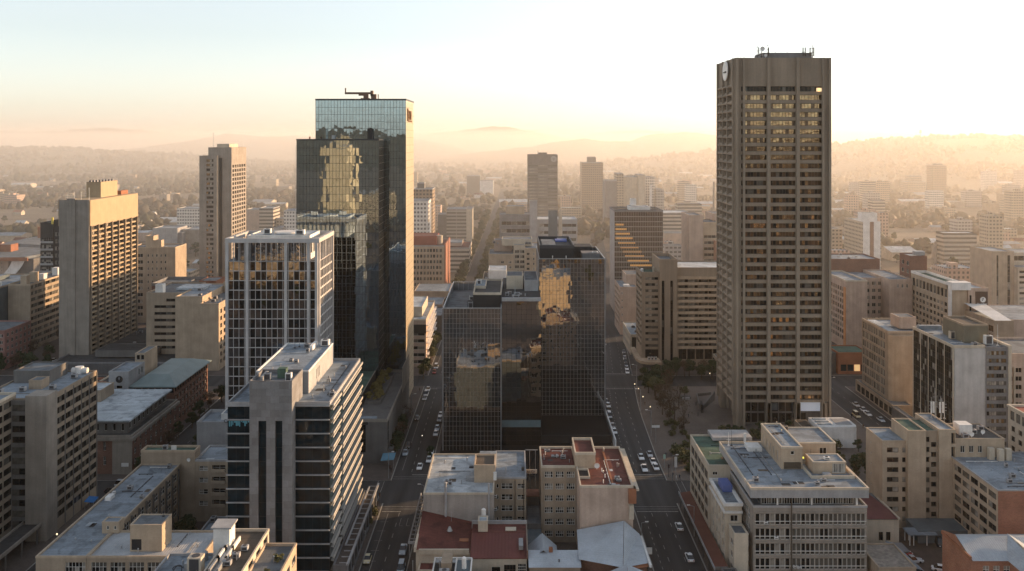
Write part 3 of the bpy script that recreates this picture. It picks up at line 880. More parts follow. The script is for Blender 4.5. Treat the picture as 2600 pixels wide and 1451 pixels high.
# ================================================================= LEFT: hotel tower and its neighbours
b = Bld("hotel_tower", "broad tan hotel tower with blank grey end wall and a honeycomb of sunlit balconies", "tower", -203, 435)
X0, X1, Y0, Y1, H = -209.6, -196, 409, 460, 76.0
b.block(X0, X1, Y0, Y1, 0, 64.0, CONC_B, E=[G(.5, -.4, 1.6, 63.6, 7, 26, .86, .66, 3, 1, .9, [G_DARK, G_MID, G_DARK, G_PALE], BFRAME, vo=.3)], par=0)
b.bx("parapet", X0 - .5, X1 + .7, Y0 - .5, Y1 + .6, 64.0, 76.0, mat("sun_tinted_precast", (.35, .27, .175), var=.08, streak=.05))  # tinted tan for sunlight; same concrete as the grey end wall
mb = MB()
for k in range(8):
    y = Y0 + .5 + 50.1 * k / 7
    mb.box(X1, X1 + 1.0, y - .25, y + .25, 0, 64)
b.part("wall_fin", mb, CONC_B)
mb = MB()
for j in range(26):
    z = 1.6 + 62.0 * j / 26
    mb.box(X1, X1 + .25, Y0 + .8, Y1 - .6, z - .1, z + .55)
b.part("balcony", mb, mat("sun_tinted_precast", (.35, .27, .175)))
for x0, x1, d in ((X0, -205.9, .4), (-205.9, -202.0, .7), (-202.0, X1 + .3, .4)): b.bx("wall", x0, x1, Y0 - d - .5, Y0 - (.51 if d < .5 else 0), 0, 76.2 if d < .5 else 76.8, CONC)
b.block(-206.5, -199.5, 428, 446, 75.6, 83.5, mat("sun_tinted_precast", (.35, .27, .175)), roof=ROOF_D, par=.4)
b.bx("vent", -201, -199, 449, 457, 76, 78, RUSTP)
for x, y, h in ((-207, 411, 4), (-203.4, 410, 6), (-200, 409.6, 6), (-198, 413, 9), (-204, 436, 8)): b.pipe(x, y, 76, h * .6, .1, WHITE)
for k in range(8): b.ac(-205 + .6 * k, 429 + 2 * k, 83.2, 1, 1, 1)
b.done(100)
b = Bld("hotel_podium", "long low purple-grey podium wall with dark flat roof in front of the hotel tower", "building", -172, 430)
b.block(-205, -150, 392, 462, 0, 5.2, MIDGREY, roof=ROOF_D, par=.8, S=[], E=[])
b.block(-190, -163, 402, 416, 5, 8, CONC_D, roof=ROOF_D, par=.3)
b.block(-176, -152, 424, 458, 4.6, 9.4, CONC_D, roof=ROOF_D, par=.6, E=[])
b.bx("skylight", -172, -158, 444, 452, 9, 9.6, ROOF_L)
b.clutter(-174, -154, 427, 443, 8.85, 14, 21); b.clutter(-194, -180, 420, 455, 4.5, 6, 22); b.done()
b = Bld("red_roof_hall", "low hall with dark roof and red brick parapet walls in front of the hotel podium", "building", -165, 350)
b.block(-190, -150, 340, 366, 0, 5.5, BRNB, roof=ROOF_D, par=.9, parm=REDB)
b.block(-160, -153, 330, 339, 0, 4.5, MIDGREY, roof=ROOF_D, par=.3); b.done()

b = Bld("banded_office", "tan office block with ten ribbon-window bands just left of the hotel tower", "building", -240, 455)
b.block(-248, -237, 434, 482, 0, 33, BEIGE_D, E=[G(.6, 0, 1.5, 32.6, 8, 10, .97, .55, 3, 1, .15, GLS_CUR, BFRAME, vo=.28)], S=[], roof=ROOF_G, par=.9, parm=BEIGE)
for y, h in ((436, 4.5), (444, 5), (452, 3), (466, 4), (474, 5)): b.bx("plant_room", -243, -240, y, y + 3.4, 32.2, 32.2 + h, BEIGE if h > 4 else WHITE)
b.clutter(-246, -239, 438, 480, 32.2, 12, 31); b.done()
b = Bld("teal_office", "shaded teal-grey office with pale roof at the left picture edge", "building", -262, 440)
b.block(-290, -249, 428, 470, 0, 32.5, TEAL, S=[G(24, 30, 2, 30, 1, 11, .7, .55, 2, 1, .4, GLS_DK, DARKM), G(32, 0, 2, 30, 2, 11, .6, .5, 2, 1, .3, GLS_DK, DARKM)], roof=ROOF_L, par=.8, parm=BEIGE)
b.block(-285, -262, 436, 460, 32, 34, TEAL, roof=ROOF_L, par=.2); b.tank(-252, 433, 31.8, 1.4, 2.4); b.done()
b = Bld("pink_block", "low pink apartment block with dark windows at the left picture edge", "building", -238, 412)
b.block(-262, -229, 398, 420, 0, 18, mat("salmon_render", (.27, .15, .13), streak=.1), S=[G(18, 0, 2, 17, 5, 5, .5, .5)], E=[G(1, 0, 2, 17, 6, 5, .5, .55)], par=.6); b.done()
b = Bld("dark_tower", "narrow black tower with pale banded balconies behind the hotel tower", "tower", -271, 530)
b.block(-278, -270.6, 520, 540, 0, 55, BLACK, S=[G(.3, 0, 8, 47, 1, 9, .96, .6, 5, 2, .5, [G_DARK, G_PALE], GREYP)], par=.6)
for j in range(9): b.bx("balcony", -277.8, -270.5, 519.3, 520, 8.2 + 4.33 * j, 9.3 + 4.33 * j, GREYP)
b.block(-270.6, -262, 521, 541, 0, 56.5, BLACK, S=[G(.5, 0, 4, 50, 4, 11, .7, .5)], par=.6)
b.bx("beacon", -271.4, -270.4, 519.6, 520.2, 54, 58, mat("yellow_paint", (.6, .5, .1))); b.done()
b = Bld("apartment_block", "tan apartment block with sunlit end wall just right of the hotel tower", "building", -203, 508)
b.block(-217, -190.8, 500, 517, 0, 43, BEIGE_D, S=[G(1, 8, 3, 40, 1, 10, .92, .55, 4, 1, .4, GLS_STD), G(9.5, -4.5, 3, 40, 5, 10, .34, .42, 1, 1, .2, [G_DARK, G_PALE, G_MID])], par=.6, parm=BEIGE)
b.block(-209, -204.5, 503, 510, 42.6, 49, BEIGE, par=.3); b.block(-204.5, -200, 503, 507, 42.6, 46.5, BEIGE, par=.3); b.clutter(-216, -192, 502, 515, 42.4, 5, 41); b.done()

# --- second tall slab tower
b = Bld("slab_tower", "slim grey slab tower with a waffle grid of small windows on its sunlit side", "tower", -188, 576)
b.block(-193.5, -178.7, 562, 593, 0, 98.8, CONC, E=[G(1.2, -1.2, 4, 88, 6, 30, .66, .66, 1, 1, .6, GLS_DK, BFRAME)], par=10.5, proud=.03, parm=CONC)
b.block(-197.8, -186.6, 558, 566, 0, 93.6, CONC, S=[G(4.3, -2.2, 4, 92, 1, 30, .96, .56, 4, 1, .4, [G_BRZ, G_BRZD, G_DARK, G_PALE], BFRAME, nv=8)], par=.4)
b.bx("wall", -186.6, -184.6, 561.6, 562, 0, 92, BLACK)
b.bx("plant_room", -190, -182, 568, 586, 98.8, 101, CREAM); b.pipe(-193, 570, 98.8, 9, .12); b.done(100)

# --- beige stepped complex in front of it
b = Bld("stepped_block", "stepped beige offices with ribbon windows and blank end walls between hotel tower and grid office", "building", -152, 412)
b.block(-170, -152.7, 410, 440, 0, 33, BEIGE_D, S=[G(3.6, 0, 6, 28, 1, 7, .98, .42, 5, 1, .4, GLS_DK, BFRAME), G(9, 0, 28.3, 30.6, 1, 1, .95, .6, 4, 1, .4, GLS_DK, BFRAME)], roof=ROOF_G, par=.8)
b.block(-152.7, -140.4, 400, 436, 0, 33, BEIGE, roof=ROOF_L, par=.6)
b.block(-140.4, -132, 397, 440, 0, 30.4, BEIGE, E=[G(1, 0, 2, 28, 9, 8, .5, .6, 1, 1, .5, GLS_DK, BFRAME)], roof=ROOF_G, par=.5)
b.bx("wall", -140.6, -139.0, 398.5, 400, 0, 29, BLACK)
b.block(-166, -162.6, 410.5, 414, 32.6, 36.6, WHITE, par=.1, roof=ROOF_L); b.bx("skylight", -160, -147, 420, 432, 32.4, 33.4, ROOF_W)
b.clutter(-150, -142, 404, 432, 32.5, 5, 51); b.clutter(-139, -133, 402, 436, 30, 9, 52); b.bx("plant_room", -140, -134, 428, 438, 30, 35, BEIGE); b.done()
b = Bld("civic_hall", "low dark red hall lettered CLUBE ROY below a grey flat roof", "building", -177, 480)
b.block(-192, -163, 470, 492, 0, 27.5, BRNB, roof=ROOF_G, par=1.6, parm=MIDGREY)
b.sign_text("CLUBE ROY", -178, 469.8, 22.6, 2.2, GREYP, 0, .06, sx=1.5)
b.block(-172, -164, 468, 478, 0, 28.5, MIDGREY, roof=ROOF_D, par=.5)
b.block(-164, -155, 462, 476, 0, 30, RUSTP, par=.4); b.done()

# --- white-framed grid office
b = Bld("grid_office", "white framed grid office tower with open roof crown, left of the blue glass tower", "tower", -77, 296)
X0, X1, Y0, Y1, H = -92.5, -62.7, 285, 308, 72.5
r = (X0, X1, Y0, Y1)
mb = MB()
b.part("core_wall", MB().box(-88, -67, 290, 303, 0, 64.8), MIDGREY)
FR = mat("white_precast_frame", (.43, .415, .41), streak=.06)
b.curtain('S', r, .7, -.7, 0, 65.0, 16, 21, G_MIRC, FR, .14, .26, .16, -.2, .003, gl2=G_DARK, p2=.35)
b.curtain('N', r, 0, 0, 0, 65.0, 16, 21, G_MIRC, MIDGREY, .3, .30, .16, -.2, .003)
b.curtain('W', r, 0, 0, 0, 65.0, 9, 21, G_TEAL, DARKM, .30, .4, .2, -.2, .003)
b.curtain('E', r, .7, -.7, 0, 65.0, 9, 21, G_MIRC, FR, .44, .55, .3, -.2, .003, gl2=G_DARK, p2=.3)
mb = MB()
for px in (X0, -86.0, -73.5, -66.2, X1 - .9): mb.box(px, px + .9, Y0 - .5, Y0 + .4, 0, H - 1.4)
b.part("column", mb, FR)
mb = MB()
for yy in (Y0 + .4, Y1 - .7): mb.box(X1 - .3, X1 + .5, yy, yy + .7, 0, H - 1.4)
for i in range(1, 9): mb.box(X1 - .15, X1 + .15, Y0 + .7 + i * 2.4, Y0 + 1 + i * 2.4, 65, H - 1.4)
for i in range(1, 16): mb.box(X0 + .7 + i * 1.775 - .07, X0 + .7 + i * 1.775 + .07, Y0 - .1, Y0 + .1, 65, H - 1.4)
for i in range(1, 16): mb.box(X0 + .7 + i * 1.775 - .07, X0 + .7 + i * 1.775 + .07, Y1 - .1, Y1 + .1, 65, H - 1.4)
b.part("column", mb, FR)
b.ring("crown_beam", X0 - .1, X1 + .55, Y0 - .55, Y1 + .2, H - 1.4, H, 1.0, FR)
b.curtain('S', r, 2.6, -4, 65, H - 1.6, 14, 1, G_MIRC, FR, .1, .1, .1, -1.2, .01)
mb = MB(); mb.quad((X0, Y0, 64.9), (X1, Y0, 64.9), (X1, Y1, 64.9), (X0, Y1, 64.9)); b.part("roof", mb, ROOF_G)
b.block(-87, -66.5, 290, 305, 64.9, 72.9, WHITE, roof=ROOF_W, par=.3, E=[G(1, 0, 66, 71, 4, 1, .6, .7)])
mb = MB(); mb.disc((-76, 299, 72.8), (0, 0, 1), 4.2, .5, 24); b.part("roof_light", mb, WHITE)
b.ac(-82, 296, 72.7, 2.4, 1.6, 1.8, WHITE); b.ac(-70.6, 294, 72.7, 3, 2, 1.6, WHITE); b.pipe(-79, 293, 72.7, 1.4); b.done()

# --- the tall blue glass tower
b = Bld("glass_tower", "tall blue mirror glass tower in two stepped slabs with a gold panelled side", "tower", -60, 352)
r1 = (-76.8, -41.5, 345, 372); r0 = (-80.8, -50.0, 331, 345)
mb = MB()
for sd in 'NW': b.face(mb, sd, r1, 0, 119.5, [])
b.face(mb, 'W', r0, 0, 104, []); b.part("wall", mb, MIDGREY)
MUL = mat("dark_mullion", (.03, .035, .04), rough=.4)
b.curtain('S', r0, 0, 0, 0, 104, 25, 36, G_MIR, MUL, .10, .10, .06, .05, .0018)
b.curtain('E', r0, 0, 0, 0, 104, 10, 36, G_DARK, MUL, .10, .08, .06, .05, .006)
b.curtain('S', (-76.8, -50, 345, 372), 0, 0, 103, 119.6, 22, 6, G_MIR, MUL, .10, .10, .06, .05, .0018)
b.curtain('S', (-50, -41.5, 345, 372), 0, 0, 0, 119.6, 7, 42, G_MIR, MUL, .10, .10, .06, .05, .0018)
GOLD = mat("champagne_panel", (.46, .39, .29), rough=.35, metal=.15, var=.08)
mb = MB(); b.face(mb, 'E', r1, 0, 119.6, []); b.part("side_panel", mb, GOLD)
mb = MB()
for j in range(1, 40): mb.box(-41.5, -41.44, 345.1, 371.9, 3 * j - .07, 3 * j + .07)
for k in range(1, 9): mb.box(-41.5, -41.45, 345 + 3 * k - .04, 345 + 3 * k + .04, 0, 119)
b.part("panel_joint", mb, mat("panel_joint_grey", (.30, .27, .21)))
b.ring("parapet", -76.95, -41.35, 344.85, 372.1, 119.6, 120.2, .4, MUL)
b.ring("parapet", -80.95, -49.9, 330.85, 345, 104, 104.5, .4, MUL)
mb = MB(); mb.quad((-76.8, 345, 119.4), (-41.5, 345, 119.4), (-41.5, 372, 119.4), (-76.8, 372, 119.4)); mb.quad((-80.8, 331, 103.9), (-50, 331, 103.9), (-50, 345, 103.9), (-80.8, 345, 103.9)); b.part("roof", mb, ROOF_G)
b.bx("plant_room", -73.5, -72.4, 343, 345, 104, 108.6, G_MIR); b.bx("plant_room", -56.2, -54.4, 342.6, 345, 104, 108.6, BLACK)
b.bx("plant_room", -70.2, -69.0, 343.4, 345, 104, 106, METAL); b.pipe(-76.8, 335, 104, 1.2, .3, RUSTP)
b.pipe(-81.6, 333, 60, 42, .08, WHITE)
# maintenance arm
mb = MB(); mb.box(-60.4, -57.0, 352, 355, 119.4, 120.8); mb.box(-59.4, -57.6, 352.6, 354.4, 120.8, 122.4)
b.part("maintenance_arm", mb, mat("brown_machine_paint", (.16, .10, .075)))
mb = MB(); mb.box(-66.9, -56.0, 352.9, 354.1, 122.4, 123.2); mb.box(-61.4, -58.4, 353, 354, 121.8, 122.4); mb.box(-66.9, -66.5, 353.2, 353.8, 123.2, 124.9); mb.box(-56.6, -55.6, 352.6, 354.4, 121.6, 123.8)
mb.box(-56.4, -54.4, 352.6, 354.4, 119.8, 122.4); mb.tube((-53.6, 353.5, 119.8), (-53.6, 353.5, 122.4), .2)
b.part("maintenance_arm", mb, mat("brown_machine_paint", (.16, .10, .075)))
b.bx("sign", -41.45, -41.2, 349.0, 351.3, 111.6, 116.6, mat("brown_sign", (.10, .05, .02)))
b.sign_text("SDN", -41.35, 357.5, 112.2, 5.4, mat("brown_sign", (.10, .05, .02)), pi / 2, .08, sx=1.0)
b.bx("sign", -41.45, -41.3, 351.6, 365, 111.3, 112.0, mat("brown_sign", (.10, .05, .02)))
b.done()

# --- low podium with green roof at the tower's foot
b = Bld("podium_building", "low podium building with green roof and rooftop shrubs below the blue glass tower", "building", -50, 312)
b.block(-63, -40.2, 284, 344.6, 0, 14.4, CONC_D, S=[G(3, 5.5, 3, 13, 1, 1, .8, .9, 1, 4, .4), G(14, 16, 3, 13, 1, 1, .9, .9, 1, 4, .4, GLS_DK, DARKM)], E=[G(.8, 4.6, 3, 13.2, 1, 1, .9, .95, 1, 3, .2, [G_TEAL], DARKM)], roof=CONC_D, par=1.0, parm=CONC)
b.block(-62, -51.2, 300, 342, 13.4, 17.6, BLACK, roof=ROOF_GN, par=.2, parm=CONC)
b.ring("planter", -50.6, -45.0, 303, 340, 13.4, 14.6, .4, CONC_D)
b.bx("roof", -56, -44, 285.6, 288, 13.5, 14.1, ROOF_L); b.bx("skylight", -55, -53.2, 286, 288, 14.1, 15, WHITE)
b.sign_text("Optimist News", -51.3, 283.7, 12.7, 1.75, BLACK, 0, .1, sx=.92)
b.part("canopy", MB().box(-40.2, -38.6, 286, 330, 3.6, 4.0), CONC_D)
b.bx("wall", -40.1, -39.9, 322, 343, 12, 21, CONC)
b.done()
# ================================================================= CENTRE: twin glass towers and the roofs before them
b = Bld("twin_glass_towers", "pair of dark mirror-glass towers joined by a recessed link, between the two streets", "tower", 5, 340)
YF, YL, YB = 325, 296, 362
rl, rr_, rm = (-23.3, -3.5, YL, 350), (9.9, 34.4, YF, YB), (-3.5, 9.9, 301, 346)
FIN = mat("steel_fin", (.26, .255, .25), rough=.45, metal=.3)
mb = MB()
for q, h, sd in ((rl, 47.2, 'NWE'), (rr_, 60, 'NWE'), (rm, 50, 'NE')):
    for c in sd: b.face(mb, c, q, 0, h, [])
b.part("wall", mb, MIDGREY)
b.curtain('S', rl, 0, 0, 0, 47.6, 17, 29, G_MIRD, FIN, .09, .05, .09, .05, .0022)
b.curtain('S', rr_, 0, 0, 0, 60.2, 19, 37, G_MIRD, FIN, .09, .05, .09, .05, .0022)
b.curtain('S', rm, 0, 0, 0, 49.6, 8, 30, G_MIRD, BLACK, .06, .05, .05, .05, .0022)
mb = MB()
for x, y, h in ((-23.4, YL, 47.6), (-3.9, YL, 47.6), (9.5, YF, 60.2), (34.0, YF, 60.2)): mb.box(x, x + .45, y - .45, y + .5, 0, h)
b.part("corner_post", mb, mat("steel_grey", (.22, .22, .225), rough=.4, metal=.4))
def rail(x0, x1, y0, y1, z0, z1, n):
    b.ring("roof_rail", x0, x1, y0, y1, z1 - .25, z1, .35, METAL)
    for yy in (y0 + .1, y1 - .3):
        for k in range(n + 1): b.bx("rail_post", x0 + (x1 - x0 - .2) * k / n, x0 + (x1 - x0 - .2) * k / n + .15, yy, yy + .15, z0, z1 - .25, METAL)
    for xx in (x0 + .1, x1 - .3):
        for k in range(1, n): b.bx("rail_post", xx, xx + .15, y0 + (y1 - y0) * k / n - .08, y0 + (y1 - y0) * k / n + .08, z0, z1 - .25, METAL)
rail(rl[0], rl[1], YL, 350, 44.6, 47.9, 10); rail(rr_[0], rr_[1], YF, YB, 57, 60.5, 10)
mb = MB(); mb.quad((-23.3, YL, 44.6), (-3.5, YL, 44.6), (-3.5, 350, 44.6), (-23.3, 350, 44.6)); b.part("roof", mb, ROOF_G)
mb = MB(); mb.quad((9.9, YF, 57), (34.4, YF, 57), (34.4, YB, 57), (9.9, YB, 57)); b.part("roof", mb, ROOF_D)
mb = MB(); mb.quad((-3.5, 301, 49.7), (9.9, 301, 49.7), (9.9, 346, 49.7), (-3.5, 346, 49.7)); b.part("roof", mb, ROOF_D)
b.bx("fascia", -3.5, 9.9, 300.7, 302.2, 49.2, 50.3, GREYP)
b.block(-13.4, -3.7, 304, 334, 44.6, 51.6, BLACK, roof=ROOF_D, par=.8, parm=CREAM, E=[])
b.block(-13.5, -9.4, 316, 330, 50.9, 51.9, CREAM, par=.1, roof=ROOF_L)
b.block(10.2, 23.0, 326.5, 356, 57, 65.2, BLACK, roof=ROOF_D, par=1.2, parm=DARKM)
b.bx("solar_panel", -17.6, -13.7, 297.2, 303, 44.8, 45.3, WHITE)
for x, y, z, m in ((-12, 322, 50.8, WHITE), (-14.6, 311, 44.6, METAL), (-15, 315, 44.6, DARKM), (-14.8, 323, 44.6, WHITE)): b.ac(x, y, z, 1.6, 1.6, 2.4, m)
b.bx("plant_screen", 26.5, 33.2, 334, 342, 57, 61.2, MIDGREY); b.bx("plant_screen", 24.5, 31.5, 348, 358, 57, 62, ROOF_D)
b.ac(31.6, 336, 57, 2.2, 2, 4.6, WHITE); b.ac(28, 340, 57, 2, 2, 3.4)
for x in (15, 20): b.pipe(x, 326, 58, 3.2, .15, WHITE)
b.bx("water_cover", 17, 21.5, 346, 352, 64.1, 64.7, mat("blue_tarp", (.10, .14, .34)))
b.bx("roof_panel", 11.4, 16.6, 334, 352, 64.15, 64.5, ROOF_G); b.bx("roof_panel", 18, 22, 353, 355, 64.2, 64.7, GREYP)
b.block(-2, 4, 322, 334, 49.7, 54.6, CREAM, par=.3); b.block(4.5, 9.5, 318, 340, 49.7, 53.6, GREYP, par=.3); b.clutter(-3, 9, 304, 316, 49.7, 9, 61)
b.bx("entrance_band", -3.4, 9.8, 300.4, 300.9, 6.4, 8.6, mat("teal_fascia", (.12, .17, .18)))
b.bx("base_wall", 34.6, 35.0, 296, 336, 0.1, 3.6, WHITE)
b.block(9.9, 34.3, 303, YF - .1, 0, 2.8, BLACK, roof=mat("black_bitumen_roof", (.012, .012, .013), rough=.95, spec=.1), par=.15, parm=BLACK)
b.done()
mb = MB(); mb.quad((-24, 252, .137), (34, 252, .137), (34, 324.9, .137), (-24, 324.9, .137)); struct("forecourt_paving", mb, [mat("dark_granite_paving", (.010, .010, .011), rough=.9, spec=.1)])

# --- pale blue-roofed block (left of the alley)
b = Bld("corner_block", "five storey beige block with pale blue painted flat roof at the alley's left side", "building", -10, 236)
WALLG = mat("grey_render", (.29, .265, .245), streak=.16)
b.block(-22.2, -4.6, 221, 248.5, 0, 16, WALLG, roof=ROOF_W, par=.45, parm=CREAM)
b.block(-4.54, 3.7, 230.4, 250, 0, 16.3, BEIGE_D, S=[G(-.2 + .4, 1.3, 1.0, 15.4, 1, 5, .55, .36, 1, 1, .2), G(1.5, 5.0, 1.0, 15.4, 1, 5, .84, .52, 3, 2, .22, GLS_CUR, WFRAME), G(5.6, 0, 1.0, 15.4, 1, 5, .74, .42, 2, 2, .22, GLS_CUR, WFRAME)], roof=ROOF_L, par=.4, parm=GREYP, omit='W')
b.bx("wall", -22.2, -4.6, 248.5, 248.8, 0, 15.5, TEAL); b.bx("wall", -4.5, 3.7, 250, 250.3, 0, 15.5, TEAL); b.services(-21, -11, 223, 247, 15.57, 4, 9)  # dark rear sheets added unseen, dimming the gold reflection in the left twin
b.bx("wall", -4.9, -4.5, 230.1, 230.7, 0, 15.6, BEIGE); b.pipe(.8, 230.25, 0, 15.5, .1, BFRAME); b.pipe(3.0, 230.25, 0, 15.5, .08, BFRAME)
b.block(-9.8, -4.4, 228.6, 236.5, 15.5, 20.2, BEIGE, roof=ROOF_B, par=.5, S=[])
b.bx("roof", -9.0, -4.4, 238, 248, 15.7, 16.9, ROOF_L)
b.pipe(-16.6, 220.7, 9, 9.6, .32, GREYP); b.pipe(-5.8, 220.7, 8, 10.4, .24, GREYP); b.bx("water_tank", -4.8, -4.0, 228.0, 228.6, 16.4, 18.4, WHITE)
b.bx("access_hatch", -12, -9.8, 229.5, 231, 15.6, 16.5, METAL); b.bx("access_hatch", -11.6, -10.4, 238.6, 239.6, 15.6, 15.9, DARKM)
for z in (4.4, 7.6, 11.0): b.ac(-4.3, 230.1, z, .8, .5, .8, WHITE)
b.pipe(-1.6, 234, 16, 1.4); b.ac(2.9, 236, 15.9, .7, .6, .9, BFRAME)
mb = MB(); mb.box(-25.8, -25.5, 218.5, 249, 4.3, 4.75); mb.box(-25.5, -22.2, 218.5, 218.9, 4.3, 4.9)
for k in range(12): mb.box(-25.5, -22.2, 221 + 2.4 * k, 221.2 + 2.4 * k, 4.35, 4.55)
b.part("awning_frame", mb, GREYP)
mb = MB()
for y in (220, 234, 248): mb.box(-25.7, -25.5, y, y + .2, .1, 4.3)
b.part("post", mb, GREYP)
b.done()

# --- block with red roof (right of the alley)
b = Bld("corner_block", "pinkish beige block with dark red flat roof and blank front wall", "building", 18, 230)
b.block(7.6, 16.6, 228.6, 243, 0, 20, BEIGE_D, S=[G(.5, 0, .8, 19.2, 3, 6, .74, .5, 4, 2, .22, GLS_CUR + [G_PALE], WFRAME)], N=[G(.5, 0, 1, 19, 3, 6, .7, .5)], roof=ROOF_R, par=.6, parm=CREAM, omit='E')
b.block(16.66, 29.6, 215.6, 243, 0, 20, PINK, roof=ROOF_R, par=.6, parm=CREAM, N=[G(.5, 0, 1, 19, 5, 6, .3, .4)], E=[G(1, 0, 2, 19, 8, 6, .5, .5)])
b.block(16.3, 21.6, 228.2, 239.5, 19.2, 23.6, BEIGE, roof=ROOF_R, par=.7, parm=CREAM, N=[])
b.bx("light_well", 16.8, 19.4, 221.4, 226.6, 19.42, 19.5, BLACK); b.ring("parapet", 16.7, 19.6, 221.2, 226.9, 19.4, 20.05, .22, CREAM)
b.bx("pipe", 24.6, 25.1, 216, 240, 19.4, 19.6, RUSTP)
mb = MB(); mb.tube((25.4, 216.2, 19.6), (26.4, 216.4, 19.6), .4, .4, 8); mb.box(24.4, 25.4, 215.9, 216.8, 19.4, 20.1); b.part("vent", mb, METAL)
b.bx("canopy_bracket", 28.4, 30.3, 214.9, 217, 15.8, 19.3, RUSTP); b.bx("canopy_bracket", 28.6, 29.7, 214.8, 215.6, 12, 15.4, CREAM)
b.bx("cornice", 29.7, 31.0, 215.2, 243.2, 18.8, 19.3, CREAM)
b.services(22.5, 28.5, 217, 241, 19.42, 14, 9); b.services(8.4, 15.6, 230, 242, 19.42, 15, 5)
for x, y in ((9, 238), (12, 236), (13.6, 239), (22, 238), (23, 226), (23.4, 222), (22.6, 218.4)): b.pipe(x, y, 19.4, .8, .1, WHITE)
b.dish(21.9, 227.6, 19.4, .7); b.ac(11.5, 236.4, 19.4, 2, .9, .5, METAL); b.ac(9.6, 240.6, 19.4, 1.6, .8, .6); b.dish(13.4, 235.4, 19.4, .5)
b.done()

# --- lettered board and fence in the alley between the two blocks
b = Bld("shop_board", "small white lettered board reading AUDI on posts in the dark alley", "sign", 5.6, 247)
b.bx("board", 3.95, 7.0, 246.9, 247.1, 11.0, 12.1, WHITE); b.sign_text("AUD!", 5.3, 246.88, 11.15, 1.0, BLACK, 0, .04)
mb = MB()
for x in (4.9, 6.5): mb.box(x, x + .12, 247.1, 247.25, .1, 17.5)
mb.box(3.8, 7.2, 247.1, 247.25, 17.4, 17.6); b.part("post", mb, GREYP); b.done()
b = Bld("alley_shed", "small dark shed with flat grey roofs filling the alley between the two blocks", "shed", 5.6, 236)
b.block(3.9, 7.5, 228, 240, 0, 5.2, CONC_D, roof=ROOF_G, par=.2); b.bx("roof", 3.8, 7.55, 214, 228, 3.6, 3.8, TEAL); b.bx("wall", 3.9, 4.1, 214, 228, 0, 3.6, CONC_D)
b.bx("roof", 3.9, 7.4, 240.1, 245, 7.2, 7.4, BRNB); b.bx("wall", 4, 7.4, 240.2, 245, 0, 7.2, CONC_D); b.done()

# --- red sheet roofs in front
b = Bld("red_roof_shop", "low cream shop with two dark red sheet roofs in front of the pale blue roof", "building", -9, 212)
def slope(x0, x1, y0, y1, za, zb, m, name="roof", th=.18):
    mb = MB(); mb.quad((x0, y0, za), (x1, y0, za), (x1, y1, zb), (x0, y1, zb)); mb.quad((x0, y0, za - th), (x0, y1, zb - th), (x1, y1, zb - th), (x1, y0, za - th))
    mb.quad((x0, y0, za - th), (x1, y0, za - th), (x1, y0, za), (x0, y0, za)); mb.quad((x1, y0, za - th), (x1, y1, zb - th), (x1, y1, zb), (x1, y0, za)); mb.quad((x0, y1, zb - th), (x0, y0, za - th), (x0, y0, za), (x0, y1, zb))
    return b.part(name, mb, m)
RS = ribbed("red_sheet_roof", (.125, .038, .032), 'x', .8)
mb = MB(); mb.quad((-22.4, 205.5, 9.0), (-9.8, 205.5, 8.2), (-9.8, 220.9, 8.8), (-22.4, 220.9, 11.6)); b.part("roof", mb, ROOF_R)
mb = MB(); mb.poly([(-22.4, 205.5, 0), (-9.8, 205.5, 0), (-9.8, 205.5, 8.2), (-22.4, 205.5, 9.0)]); mb.poly([(-22.4, 220.9, 0), (-22.4, 205.5, 0), (-22.4, 205.5, 9.0), (-22.4, 220.9, 11.6)]); b.part("wall", mb, CREAM)
mb = MB(); mb.box(-22.8, -22.3, 204.5, 221, 8.9, 10.0); b.part("parapet", mb, CREAM)
b.block(-21.5, -10.2, 201.5, 205.5, 0, 6.2, CREAM, roof=ROOF_R, par=.2, S=[G(1, 0, 1, 5, 4, 1, .5, .6)])
b.bx("parapet", -21.7, -10, 205.1, 205.6, 8.0, 9.2, CREAM)
slope(-9.7, 3.4, 203.4, 213, 8.0, 9.6, RS)
b.block(-9.7, 3.4, 203.6, 217.4, 0, 8.0, CREAM, S=[G(4.6, 7.4, 3.2, 6.6, 1, 1, .75, .6, 1, 1, .15), G(7.6, 10.8, 1.0, 7, 1, 1, .85, .8, 4, 4, .2, GLS_DK, BFRAME), G(11, 13, 4, 7.2, 1, 1, .95, .65, 4, 3, .15, GLS_DK, WFRAME)], roof=ROOF_R, par=0)
slope(-9.7, 3.4, 213.05, 217.4, 9.6, 9.75, ROOF_R)
b.bx("parapet", -9.9, 3.7, 217.4, 217.8, 8, 10.6, GREYP); b.bx("parapet", 3.4, 3.7, 203.2, 217.4, 8, 9.9, BRNB)
b.bx("skylight", -1.6, 1.0, 213.6, 215.4, 9.75, 9.95, CREAM); mb = MB(); mb.box(1.6, 2.6, 206, 210, 8.7, 9.7); b.part("rooftop_rack", mb, METAL)
b.block(-8.2, -5.9, 213.5, 216.5, 9.5, 12.2, CREAM, roof=ROOF_W, par=.2); b.tank(-7.0, 217.6, 9.9, .55, 3.4, WHITE)
mb = MB(); mb.tube((-15.2, 215, 9.2), (-15.2, 215, 10.2), .7, .25, 10); b.part("vent", mb, METAL); b.bx("skylight", -12.6, -10.4, 210.6, 212, 8.45, 8.7, RUSTP)
b.pipe(-15, 218.4, 10, 2.2, .05); b.pipe(-22.5, 200, 0, 9, .1); b.done()

